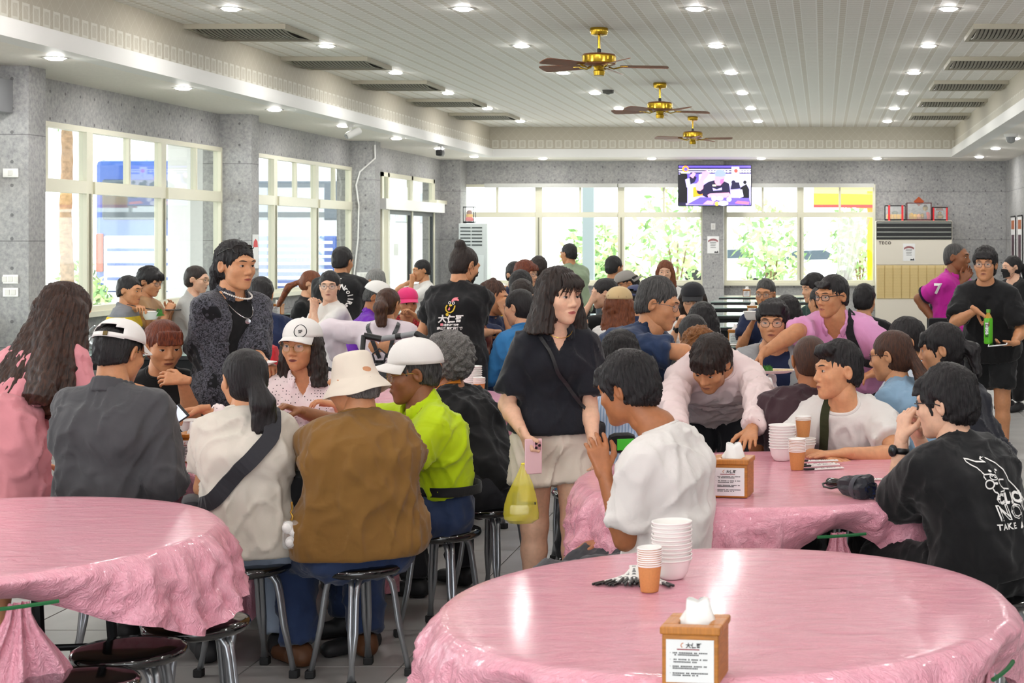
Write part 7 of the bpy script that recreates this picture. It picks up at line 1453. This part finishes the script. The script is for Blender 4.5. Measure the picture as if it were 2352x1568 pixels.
for u, v_ in ((.01, .055), (.01, .036), (.024, .046)): b = MB(); b.lathe([(.006, 0), (.006, .002)], 12); b.xf(Matrix.Translation((u, -.0085, v_)) @ Matrix.Rotation(PI/2, 4, 'X')); b.build('lens', mat('black glass', '#08080a', .1), cb)
YB = mat('thin yellow plastic', '#f3e44e', .25, alpha=.45, bump=.5, bscale=14); top_ = W_+V3(.0, -.03, -.11); t = thing('plastic_bag', 'thin yellow plastic bag hanging from the hand of the woman in cream shorts', 'bag', top_)
b = MB(); n = 40; vs = []; prof = [(.006, 0), (.012, -.02), (.022, -.05), (.038, -.09), (.052, -.13), (.062, -.17), (.068, -.21), (.066, -.235), (.045, -.252), (.0, -.258)]
for k, (r_, z_) in enumerate(prof):
    for i in range(n): a = 2*PI*i/n; q = r_*(1+.1*math.sin(a*7+k*.5)*(1-k/9)+.05*math.sin(a*3+k)); vs.append((q*math.cos(a)*1.1-.012*k/9, q*math.sin(a)*.75, z_))
b.add(vs, [(k*n+i, k*n+(i+1) % n, (k+1)*n+(i+1) % n, (k+1)*n+i) for k in range(9) for i in range(n)]); b.build('bag_skin', YB, t, True)
b = MB(); b.cbox((-.012, 0, -.195), (.08, .06, .04), bev=.008); o = b.build('food_box', mat('foam box', '#efe9d2', .6), t); b = MB(); b.cbox((-.03, -.005, -.15), (.035, .02, .05), bev=.006); b.cbox((.01, -.01, -.168), (.09, .02, .012), bev=.003); b.build('dark_packet', DRK, t)
b = MB(); b.tube([(.006*math.cos(a), .006*math.sin(a), -.005) for a in np.linspace(0, 2*PI, 10)[:-1]], .004, 6, True); b.build('knot', mat('yellow plastic', '#f3e44e', .3), t)
def necklace(J, r, drop, th, m, name='necklace', beads=0, pend=None):
    n0 = J['N']+J['ax']*.03-np.array(J['root'].location); pts = []
    for i in range(25): a = -PI+2*PI*i/24; fr = (1+math.cos(a))/2; pts.append(n0+J['lsh']*math.sin(a)*r+J['fsh']*(math.cos(a)*r*1.1+.02+.03*fr)-J['ax']*drop*fr**1.6)
    b = MB()
    if beads:
        for i in range(24*2): q = pts[i//2] if i % 2 == 0 else (pts[i//2]+pts[min(24, i//2+1)])/2; b.lathe([(.0005, -th), (th*.8, -th*.6), (th, 0), (th*.8, th*.6), (.0005, th)], 8, tuple(q), cap=False)
    else: b.tube(pts[:-1], th, 6, True)
    o = b.build(name, m, J['root'], True)
    if pend: q = pts[12]; b = MB(); b.lathe([(.001, -.004), (.014, -.003), (.014, .003), (.001, .004)], 14); b.xf(Matrix.Translation(Vector(q-J['ax']*.015)) @ Matrix.Rotation(PI/2, 4, 'X')); b.build('pendant', m, o, True)
GLD = mat('gold chain', '#c9a24a', .25, .9); SLVR = mat('silver chain', '#b9babd', .2, .9)
necklace(J, .062, .05, .0016, GLD)
J = PEOPLE['bandana']; necklace(J, .07, .05, .0052, mat('white beads', '#e9e4dc', .35), 'bead_necklace', 1); necklace(J, .074, .15, .0022, SLVR, 'chain_necklace', pend=1)
spectacles(J['root'], J['Hm'] @ Matrix.Translation((0, .028, .055)) @ Matrix.Rotation(-.35, 4, 'X'), DARKLENS, .0024, .028, .02, 0, 'sunglasses', DARKLENS, 3.2)
q = J['W'][1]+V3(-.03, -.1, .0); t = thing('plate', 'white plate in the hand of the man in the bandana shirt', 'plate', q); b = MB(); b.lathe([(.001, .0), (.06, .0), (.11, .02), (.112, .023), (.06, .006), (.001, .004)], 32); b.build('dish', PAPER, t, True)
# phone of the man in the charcoal shirt
J = PEOPLE['capman']; Wp = J['W'][-1]; Yp = Wp[1]; P0, P1 = at_y(354, 988, Yp-.06), at_y(418, 944, Yp+.0); c_ = (P0+P1)/2; ux = nrm(P1-P0); nz = nrm(V3(.15, -.8, .6)); nz = nrm(nz-ux*(nz@ux)); uy = np.cross(nz, ux)
t = thing('phone', 'black phone with a lit screen held by the man in the charcoal shirt', 'phone', c_); t.matrix_world = Matrix(((ux[0], uy[0], nz[0], c_[0]), (ux[1], uy[1], nz[1], c_[1]), (ux[2], uy[2], nz[2], c_[2]), (0, 0, 0, 1)))
b = MB(); b.cbox((0, 0, 0), (.155, .076, .009), bev=.004); b.build('case', DRK, t); b = MB(); b.box(-.064, -.034, .0045, .066, .034, .0052); b.build('screen', mat('phone screen', '#c9cfe0', .2, emit=.5), t)
# sling bag of the woman in the cream tee, with a charm
J = PEOPLE['creamtee']; SLG = cloth('charcoal sling', '#2c2c31', .7, bump=.2); bk = -J['fsh']
t = strap_thing(J, 'sling_bag', 'charcoal sling bag across the back of the cream tee', [J['N']-J['lsh']*.06+J['fsh']*.1-J['ax']*.08, J['N']-J['lsh']*.075-J['ax']*.0, J['pt'](.86)-J['lsh']*.09+bk*.13, J['pt'](.6)+J['lsh']*.03+bk*.16, J['pt'](.38)+J['lsh']*.12+bk*.12, J['pt'](.25)+J['lsh']*.19+bk*.0], .062, SLG, th=.006)
pouch(t, J['pt'](.16)+J['lsh']*.2+J['fsh']*.02, (.07, .2, .2), SLG, rot=math.radians(J['yaw']), bev=.025); pouch(t, J['pt'](.3)-J['lsh']*.2+J['fsh']*.08, (.05, .1, .12), SLG, 'strap_tail', bev=.012)
Yc = J['P'][1]-.16; c_ = at_y(670, 1228, Yc); t = thing('bag_charm', 'clear plastic charm pouch with white puffs hanging by the cream tee', 'charm', c_); b = MB(); b.cbox((0, 0, 0), (.07, .035, .11), bev=.016); b.build('clear_case', mat('clear vinyl', '#f4f8fa', .06, alpha=.22, coat=.5), t, True)
b = MB()
for u, v_, r_ in ((-.012, .028, .024), (.012, .012, .021), (-.002, -.026, .022)): b.lathe([(r_*math.cos(a), r_*math.sin(a)) for a in np.linspace(-PI/2+.05, PI/2-.05, 9)], 14, (u, 0, v_))
b.build('puffs', mat('white puff', '#f3f1ee', .9), t, True); b = MB(); b.tube([(0, 0, .055), (.004, 0, .07), (-.004, 0, .085), (.002, 0, .1), (0, 0, .125)], .004, 8); b.build('chain', GLD, t, True)
# dark bags on the lap of the person in the bucket hat
c_ = at_y(690, 1140, PEOPLE['hat']['P'][1]+.15); t = thing('shoulder_bag', 'black shoulder bag on the lap beside the brown tee', 'bag', c_); b = MB(); b.cbox((0, 0, 0), (.16, .3, .22), bev=.05); b.build('bag_body', cloth('black bag', '#0f0f11'), t, True); b = MB(); b.cbox((-.055, -.18, -.1), (.1, .05, .06), bev=.015); b.build('maroon_purse', mat('maroon leather', '#4a1a26', .5), t)
# straps and plates on the right
J = PEOPLE['undercut']; OLV = cloth('olive webbing', '#33361f', bump=.1); t = strap_thing(J, 'crossbody_bag', 'olive webbing bag strap across the undercut man in the white tee', [J['N']-J['lsh']*.06-J['fsh']*.03, J['N']-J['lsh']*.07+J['fsh']*.06-J['ax']*.03, J['pt'](.65)-J['lsh']*.085+J['fsh']*.16, J['pt'](.4)-J['lsh']*.1+J['fsh']*.15], .04, OLV); pouch(t, J['pt'](.1)-J['lsh']*.15+J['fsh']*.12, (.18, .07, .14), OLV)
v_ = [mv(text_mesh(ch, .034, bold=.0003), 0, -.04*i) for i, ch in enumerate('小事記')]; print_on(J, J['top'], join(*v_), J['pt'](.5)+J['lsh']*.05+J['fsh']*.4, J['lsh'], J['ax'], -J['fsh'], 'lettering', INK, .003)
J = PEOPLE['pinkpolo']; t = strap_thing(J, 'crossbody_bag', 'wide black bag strap over the shoulder of the pink polo', [J['N']+J['lsh']*.07-J['fsh']*.05, J['N']+J['lsh']*.1+J['fsh']*.06-J['ax']*.05, J['pt'](.62)+J['lsh']*.15+J['fsh']*.15, J['pt'](.4)+J['lsh']*.2+J['fsh']*.08], .05, BSTR); pouch(t, J['pt'](.2)+J['lsh']*.24, (.1, .2, .2), BSTR, rot=.2)
W_ = J['W'][-1]; c_ = at_y(1772, 853, W_[1]-.1); t = thing('plate', 'white oblong plate of salad held under the arm of the pink polo', 'plate', c_); b = MB(); b.lathe([(.001, -.01), (.09, -.008), (.135, .008), (.137, .011), (.09, .0), (.001, -.002)], 36); b.build('dish', PAPER, t, True); t.scale = (1.05, .7, 1)
LEAFY = mat('parsley', '#3f7a2c', .7, noise=.3, nscale=60); CABB = mat('red cabbage', '#6a2348', .5)
b = MB(); r = random.Random(2)
for k in range(70): x_, y_ = r.uniform(-.07, .0), r.uniform(-.04, .04); b.add([(x_, y_, .0), (x_+r.uniform(-.02, .02), y_+r.uniform(-.02, .02), .02+r.random()*.02), (x_+.012, y_+.008, .005)], [(0, 1, 2)])
o = b.build('greens', LEAFY, t); o['kind'] = 'stuff'; b = MB()
for k in range(8): b.tube([(-.085+.004*k, -.02+.006*k, .0), (-.075+.003*k, -.03+.008*k, .025), (-.06, -.02+.005*k, .03)], .004, 5)
b.build('cabbage_shreds', CABB, t); b = MB()
for k in range(6): b.cbox((.02+.016*k, .012*math.sin(k*2), .008), (.03, .05, .012), bev=.004)
b.build('meat_slices', mat('poached chicken', '#e3cba0', .5), t)
# bottle and phone of the man in black at the right
J = PEOPLE['greentea']; W_ = J['W'][-1]; Yb = W_[1]-.03; c0, s0 = at_y(2270, 790, Yb), F/Yb; t = thing('drink_bottle', 'green tea bottle held by the man in black tee and shorts', 'bottle', c0); hb_ = 68/s0
b = MB(); b.lathe([(.02, 0), (.03, .004), (.0325, .02), (.031, .03), (.0325, .04), (.0325, hb_*.8), (.03, hb_*.88)], 28); b.build('bottle_body', mat('green label', '#58b821', .3), t, True); b = MB(); b.lathe([(.03, hb_*.88), (.02, hb_*.97), (.0135, hb_*1.02), (.0135, hb_*1.1)], 24); b.build('neck_part', mat('amber tea', '#b58a2c', .15, coat=.6), t, True); b = MB(); b.lathe([(.0155, hb_*1.06), (.0155, hb_*1.16), (.014, hb_*1.17)], 20); b.build('cap', mat('bottle cap green', '#5d9a2c', .4), t, True)
b = MB(); vs = []
for j in range(2):
    for i in range(7): a = -PI/2-.85+.75*i/6; vs.append((.0329*math.cos(a), .0329*math.sin(a), .07+(hb_*.8-.085)*j))
b.add(vs, [(i, i+1, 8+i, 7+i) for i in range(6)]); lb = b.build('white_label', LABW, t)
for k, ch in enumerate('御茶園'):
    v, f = text_mesh(ch, .03, bold=.0006); a0 = -PI/2-.47; z0 = hb_*.8-.04-.036*k; link('lettering', mesh('lettering', [(.0333*math.cos(a0+x/.0333), .0333*math.sin(a0+x/.0333), z0+y) for x, y, _ in v], f, [INK]), lb)
b = MB(); b.add([(.0331*math.cos(-PI/2-.05+.2*i), .0331*math.sin(-PI/2-.05+.2*i), z) for z in (.13, .165) for i in (0, 1)], [(0, 1, 3, 2)]); b.build('red_badge', RED, t)
W_ = J['W'][1]; c_ = at_y(2292, 790, W_[1]-.06); t = thing('phone', 'white phone lying in the open hand of the man in black shorts', 'phone', c_, -.3); t.rotation_euler = (.25, -.12, -.25); b = MB(); b.cbox((0, 0, 0), (.14, .072, .009), bev=.004); b.build('case', LABW, t); b = MB(); b.box(-.062, -.032, .0046, .062, .032, .0052); b.build('screen', mat('dark screen', '#101014', .1), t)
# watches
def watch(J, k, fr, r, m, face=True, out=None):
    L = np.array(J['root'].location); e = J['E'][k]+(J['W'][k]-J['E'][k])*fr-L; d = nrm(J['W'][k]-J['E'][k]); b = MB(); b.tube([e-d*.011, e+d*.011], r, 20, cap=False); o = b.build('watch_strap', m, J['root'], True); o.modifiers.new('t', 'SOLIDIFY').thickness = .004
    n_ = nrm(out-d*(out@d)); y_ = np.cross(n_, d); b = MB(); b.lathe([(.02, 0), (.022, .002), (.022, .009), (.018, .011)], 20); c = e+n_*r; b.xf(Matrix(((d[0], y_[0], n_[0], c[0]), (d[1], y_[1], n_[1], c[1]), (d[2], y_[2], n_[2], c[2]), (0, 0, 0, 1)))); b.build('watch_case', mat('watch case', '#23262a', .2, .5), o, True)
watch(PEOPLE['click'], 1, .8, .032, DRK, out=V3(-.8, -.6, 0)); watch(PEOPLE['pinkpolo'], 1, .85, .03, DRK, out=V3(0, -1, .4)); watch(PEOPLE['blackcap'], -1, .9, .026, DRK, out=V3(.5, -1, .2))
# caps with marks
def cap_mark(J, txt, sz, ang, zc, m, bold=.0006):
    v, f = text_mesh(txt, sz, bold=bold); P_ = []
    for x, y, _ in v:
        t_ = ang+x/.09; z = zc+y; a = math.asin(min(.99, max(0, (z-.046)/.098))); r = math.cos(a)**.8*1.045; P_.append((r*.0905*math.sin(t_), .018-r*.111*math.cos(t_), z))
    o = link('lettering', mesh('lettering', P_, f, [m]), J['cap']); return o
cap_mark(PEOPLE['polka'], 'SF', .021, .42, .082, INK, .0008); cap_mark(PEOPLE['polka'], '◯', .046, .42, .082, INK, .0002); cap_mark(PEOPLE['neon'], '富元', .026, 1.75, .078, PO, .0006); cap_mark(PEOPLE['pinkcap'], 'H', .04, 0, .09, PW)
# small black backpack on the lilac top
J = PEOPLE['backpack']; bk = -J['fsh']; L = np.array(J['root'].location); t = thing('backpack', 'small black drawstring backpack on the lilac top', 'backpack', J['root'].location); LB = mat('soft black leather', '#1b1c20', .4, bump=.4, bscale=30)
b = MB(); n = 24; vs = []; c0 = J['pt'](.2)+bk*.2-L
for k, (r_, z_) in enumerate(((.03, -.15), (.11, -.14), (.12, -.06), (.1, .03), (.06, .1), (.03, .13), (.045, .15))):
    for i in range(n): a = 2*PI*i/n; q = r_*(1+.06*math.sin(a*8)*(k > 3)); p_ = c0+J['lsh']*q*math.cos(a)+bk*q*.5*math.sin(a)+J['ax']*z_; vs.append(tuple(p_))
b.add(vs, [(k*n+i, k*n+(i+1) % n, (k+1)*n+(i+1) % n, (k+1)*n+i) for k in range(6) for i in range(n)]+[tuple(range(n))]); b.build('bag_body', LB, t, True)
for sd in (-1, 1): vs, fs = band_on(J, 'strap', [J['N']+J['lsh']*sd*.1+J['fsh']*.05-J['ax']*.06, J['N']+J['lsh']*sd*.1-J['ax']*.03, J['pt'](.8)+J['lsh']*sd*.08+bk*.13, J['pt'](.5)+J['lsh']*sd*.03+bk*.16], .03, LB); link('strap', mesh('strap', [v-L for v in vs], fs, [LB]), t)
b = MB(); b.tube([c0+J['lsh']*u+J['ax']*z_+bk*.03 for u, z_ in ((-.03, .13), (-.05, .2), (0, .24), (.05, .2), (.03, .13))], .007, 8); b.build('handle', LB, t, True)
# lanyard, badge, red backpack, pink bag
J = PEOPLE['curly']; t = thing('lanyard', 'orange lanyard round the neck of the curly grey haired woman', 'lanyard', J['root'].location); vs, fs = band_on(J, 'l', [J['N']-J['fsh']*.02+J['lsh']*.0+J['ax']*.02-J['fsh']*.05, J['N']+J['lsh']*.07-J['ax']*.01, J['pt'](.75)+J['lsh']*.04+J['fsh']*.15, J['pt'](.5)+J['fsh']*.16], .022, PO, targets=[J['top']]); L = np.array(J['root'].location); link('ribbon', mesh('ribbon', [v-L for v in vs], fs, [PO]), t); q = J['pt'](.42)+J['fsh']*.17-L; b = MB(); b.cbox(tuple(q), (.06, .01, .09), bev=.003); b.build('badge', LABW, t)
J = PEOPLE['hoodie']; bk = -J['fsh']; q = J['pt'](.35)+bk*.2; t = thing('backpack', 'red backpack on the navy hooded jacket', 'backpack', q); b = MB(); b.cbox((0, 0, 0), (.3, .14, .4), bev=.05); b.build('bag_body', cloth('red bag cloth', '#c8202c', .6), t, True); b = MB(); b.cbox((0, -.08, -.06), (.22, .04, .2), bev=.015); b.build('front_pocket', cloth('dark red bag cloth', '#9a1620', .6), t, True)
c_ = at(1348, 712, 262); t = thing('shopping_bag', 'bright red shopping bag behind the dark bob of the standing woman', 'bag', c_); b = MB(); b.add([(-.16, -.06, .16), (.16, -.06, .17), (.12, -.05, -.22), (-.12, -.05, -.22), (-.16, .06, .16), (.16, .06, .17), (.12, .05, -.22), (-.12, .05, -.22)], [(0, 3, 2, 1), (4, 5, 6, 7), (0, 4, 7, 3), (1, 2, 6, 5), (3, 7, 6, 2)]); b.build('bag_body', SRED, t); b = MB(); b.tube([(-.08, -.06, .16), (-.06, -.06, .3), (.06, -.06, .3), (.08, -.06, .16)], .008, 8); b.build('handle', SRED, t, True)
t2 = stool(c_[0], c_[1], 'black stool holding the bright red shopping bag', .2)
t.location = (c_[0], c_[1], .675)
# stroller behind the neon polo's cap
c_ = at(905, 770, 420); t = thing('stroller', 'dark stroller with a grey push bar behind the white cap of the neon polo', 'stroller', (c_[0], c_[1], 0)); zb = c_[2]; GM = mat('grey foam grip', '#8d9092', .5)
b = MB(); b.tube([(-.07, 0, zb-.02), (.12, 0, zb+.01)], .016, 12); b.build('push_bar', GM, t, True); b = MB(); b.tube([(-.16, -.02, zb), (-.07, 0, zb-.02)], .018, 10); b.tube([(.12, 0, zb+.01), (.2, -.03, zb-.03)], .018, 10); b.tube([(.01, 0, zb-.008), (.04, 0, zb-.004)], .018, 10)
for u in (-.16, .2): b.tube([(u, -.02, zb), (u*.9, -.3, .5), (u*1.1, -.6, .1)], .014, 8); b.tube([(u*.9, -.3, .5), (u*1.1, .1, .1)], .014, 8)
b.build('frame', DRK, t, True)
for u in (-.19, .23):
    for v_ in (-.6, .1): b = MB(); b.lathe([(.03, -.02), (.085, -.018), (.09, 0), (.085, .018), (.03, .02)], 18); b.xf(Matrix.Translation((u, v_, .09)) @ Matrix.Rotation(PI/2, 4, 'Y')); b.build('wheel', RUB, t, True)
b = MB(); b.cbox((.02, -.3, .42), (.32, .4, .08), bev=.03); b.build('seat_pad', cloth('stroller cloth', '#2a2b30'), t, True)
# food, bowls and drinks on the farther tables
def dish(px, py, lab, kind=0, z=ZT, s_=1.0, xy=None):
    q = on(px, py, z) if xy is None else V3(xy[0], xy[1], z); t = thing('plate', lab, 'plate', q, group='plates of food'); t.scale = (s_,)*3
    b = MB(); b.lathe([(.001, .002), (.07, .0), (.115, .018), (.117, .021), (.07, .006), (.001, .005)], 30); b.build('dish', PAPER, t, True); b = MB(); r = random.Random(px)
    if kind == 0:
        for k in range(50): x_, y_ = r.uniform(-.06, .06), r.uniform(-.06, .06); b.add([(x_, y_, .006), (x_+r.uniform(-.03, .03), y_+r.uniform(-.03, .03), .02+r.random()*.03), (x_+.02, y_+.01, .008)], [(0, 1, 2)])
        o = b.build('greens', LEAFY, t); o['kind'] = 'stuff'
    else:
        for k in range(7): b.cbox((r.uniform(-.05, .05), r.uniform(-.05, .05), .018+.006*k), (.05, .03, .02), bev=.007)
        b.build('food', mat('roast meat', '#8a4a22', .4, noise=.3, nscale=40) if kind == 1 else mat('noodles', '#e2c98f', .5), t)
for k, (x, y, kd, w_) in enumerate(((-5.55, 15.85, 0, 'first dark table left'), (-5.3, 16.15, 1, 'edge of the second left table'), (-5.9, 13.6, 2, 'nearest left window table'), (-2.6, 12.95, 1, 'dark table beyond the staff member'), (-3.1, 13.2, 0, 'dark table before the yellow tee'), (-3.1, 17.6, 2, 'middle table behind the yellow tee'), (-5.6, 18.4, 1, 'third left window table'), (-5.8, 20.7, 0, 'fourth left window table'), (-3.2, 20.0, 1, 'table near the green jacket'), (-4.2, 15.0, 2, 'table beside the pink cap'), (.0, 8.75, 0, 'pink table by the maroon tee, greens'), (-.35, 8.95, 1, 'pink table left of the maroon tee, meat'), (.25, 8.9, 2, 'pink table beside the blue tee'), (-2.7, 7.2, 1, 'pink table before the polka blouse'), (-2.3, 7.45, 0, 'pink table before the neon polo'))): dish(k, 0, 'white plate of food on the '+w_, kd, ZT, 1.0, (x, y))
for k, (x, y, w_) in enumerate(((-5.45, 15.7, 'by the banded polo'), (-2.9, 12.85, 'beyond the staff member'), (-2.35, 13.1, 'near the denim jacket'), (-5.2, 18.2, 'near the white tee with glasses'), (-.4, 8.72, 'near the parted hair'), (-.05, 9.05, 'before the grey jacket'), (-5.5, 20.9, 'by the third pillar'), (-3.0, 17.4, 'near the yellow tee'))): o = link('paper_bowl', BOWL, None, (x, y, ZT)); o.scale = (1.2,)*3; tag(o, 'single white bowl on a table '+w_, 'bowl', 'single bowls')
for k, (x, y, w_) in enumerate(((-2.45, 12.9, 'beside the plate beyond the staff member'), (-5.15, 18.5, 'by the tissue box near the left windows'), (-.75, 17.7, 'on the glass table behind the grey jacket'))): o = link('paper_cup', CUPM, None, (x, y, ZT)); o.scale = (1.25,)*3; tag(o, 'brown paper cup '+w_, 'cup', 'single paper cups')
t = thing('drink_bottle', 'clear bottle of orange drink by the woman with the ombre ponytail', 'bottle', (-6.7, 20.95, ZT)); b = MB(); b.lathe([(.03, 0), (.038, .01), (.038, .06), (.035, .07), (.038, .08), (.038, .18), (.03, .215)], 24); b.build('bottle_body', mat('orange drink', '#e0762a', .15, coat=.6), t, True); b = MB(); b.lathe([(.0385, .02), (.0385, .07)], 24, cap=False); b.build('red_label', SRED, t, True); b = MB(); b.lathe([(.03, .215), (.016, .24), (.014, .27)], 20); b.build('neck_part', mat('clear pet', '#e6ecec', .1, alpha=.5), t, True); b = MB(); b.lathe([(.017, .265), (.017, .285)], 16); b.build('cap', LABW, t)
t = thing('kettle', 'shiny steel kettle on the nearest left window table', 'kettle', (-6.2, 13.75, ZT)); b = MB(); b.lathe([(.05, 0), (.075, .01), (.08, .05), (.06, .1), (.03, .12), (.01, .135)], 24); b.build('pot', SLVR, t, True); b = MB(); b.tube([(-.05, 0, .1), (-.09, 0, .14), (-.02, 0, .2), (.05, 0, .17), (.05, 0, .1)], .008, 8); b.build('handle', SLVR, t, True); b = MB(); b.tube([(.07, 0, .05), (.11, 0, .08), (.125, 0, .12)], [.014, .01, .008], 8); b.build('spout', SLVR, t, True)
J = PEOPLE['staff']; W_ = J['W'][-1]; q = W_+V3(-.06, -.02, -.06); g = Grid(q-.25, q+.25, .011); g.ell(q, (.075, .06, .1)); g.cap(q+V3(0, 0, .09), q+V3(-.03, -.02, .16), .03, .02); g.cap(q+V3(.03, -.03, -.08), q+V3(.0, -.05, -.19), .035, .018); g.cap(q+V3(-.04, -.03, -.07), q+V3(-.06, -.04, -.18), .035, .018); V, Q = g.mesh(); t = thing('roast_chicken', 'dark roast chicken held over the table by the staff member', 'food', q); link('carcass', mesh('carcass', V-q, Q, [mat('roast skin', '#6a2d14', .25, noise=.4, nscale=25, coat=.4)], True), t)
for kk in (-.06, .0): b = MB(); b.tube([(kk, -.045, -.18), (kk-.005, -.05, -.22)], [.008, .012], 8); b.build('leg_bone', mat('bone', '#e0c89a', .5), t, True)
J = PEOPLE['oldglasses']; o = link('paper_bowl', BOWL, None, tuple(J['W'][-1]+V3(.0, -.06, .03))); o.scale = (1.3,)*3; tag(o, 'white bowl lifted by the grey haired man in the navy polo', 'bowl')
J = PEOPLE['yellowpolo']; o = link('paper_bowl', BOWL, None, tuple(J['W'][1]+V3(.05, -.08, .02))); o.scale = (1.3,)*3; tag(o, 'white bowl held by the man in the yellow banded polo', 'bowl')
w_ = J['W'][-1]; t = thing('chopsticks', 'black chopsticks in the hand of the yellow banded polo', 'chopsticks', w_)
for k in (-1, 1): b = MB(); b.tube([(-.08, -.05, .03), (.2, -.04+.006*k, -.03+.004*k)], [.0035, .002], 6); b.build('chopstick', STK, t)
b = MB(); r = random.Random(9)
for k in range(25): x_, y_, z_ = r.uniform(-.02, .02), r.uniform(-.02, .02), r.uniform(-.03, .03); b.add([(.2+x_, -.04+y_, -.03+z_), (.215+x_, -.03+y_, -.045+z_), (.19+x_, -.045+y_, -.05+z_)], [(0, 1, 2)])
o = b.build('greens', LEAFY, t); o['kind'] = 'stuff'
J = PEOPLE['beige']; t = thing('phone', 'dark phone held by the man in the beige tee', 'phone', J['W'][-1]+V3(.06, -.03, .02), .4); b = MB(); b.cbox((0, 0, 0), (.14, .07, .009), bev=.004); b.build('case', DRK, t); b = MB(); b.box(-.06, -.03, .0046, .06, .03, .0052); b.build('screen', mat('dark screen', '#101014', .1), t)
q = put(1428, 1040); q[2] = ZT; t = thing('pouch', 'black pouch with a green patch on the umbrella table left of the white tee', 'pouch', q, .3); b = MB(); b.cbox((0, 0, .045), (.13, .08, .09), bev=.035); b.build('pouch_body', cloth('black pouch', '#131315'), t, True); b = MB(); b.cbox((.01, -.041, .042), (.075, .004, .05), bev=.0015); b.build('patch', mat('green patch', '#3fbf2a', .5), t)
J = PEOPLE['hat']; q = J['W'][1]+V3(-.05, .06, -.02); t = thing('napkin', 'crumpled white napkin in the fingers over the pink table', 'napkin', PEOPLE['neon']['W'][-1]+V3(-.1, -.02, .0)); V, Q = None, None; g = Grid((-.06,)*3, (.06,)*3, .008); g.ell((0, 0, 0), (.032, .022, .024)); V, Q = g.mesh(); V = V+vnorm(V, Q)*(wob(V, .03, 3)*.006)[:, None]; link('paper', mesh('paper', V, Q, [TISS], True), t)
q = on(1768, 925, ZT); t = thing('plastic_bag', 'white knotted plastic bag on the pink table beside the maroon tee', 'bag', q); g = Grid((-.12, -.12, -.02), (.12, .12, .2), .009); g.ell((0, 0, .05), (.075, .06, .055)); g.cap((0, 0, .09), (.01, 0, .14), .018, .03, k=.03); V, Q = g.mesh(); V = V+vnorm(V, Q)*(wob(V, .05, 3)*.008)[:, None]; link('bag_skin', mesh('bag_skin', V, Q, [mat('white plastic film', '#eeeef0', .25, alpha=.8)], True), t)
J = PEOPLE['redhair']; L = np.array(J['root'].location); q = J['pt'](.75)+J['fsh']*.13+J['lsh']*.1-L; b = MB()
for k in range(5): b.lathe([(.001, 0), (.008, .002), (.006, .005), (.001, .006)], 8, (q[0]+.009*math.cos(k*1.26), q[1], q[2]+.009*math.sin(k*1.26)))
b.build('flower_badge', mat('magenta flower', '#d81b74', .5), J['root'], True)
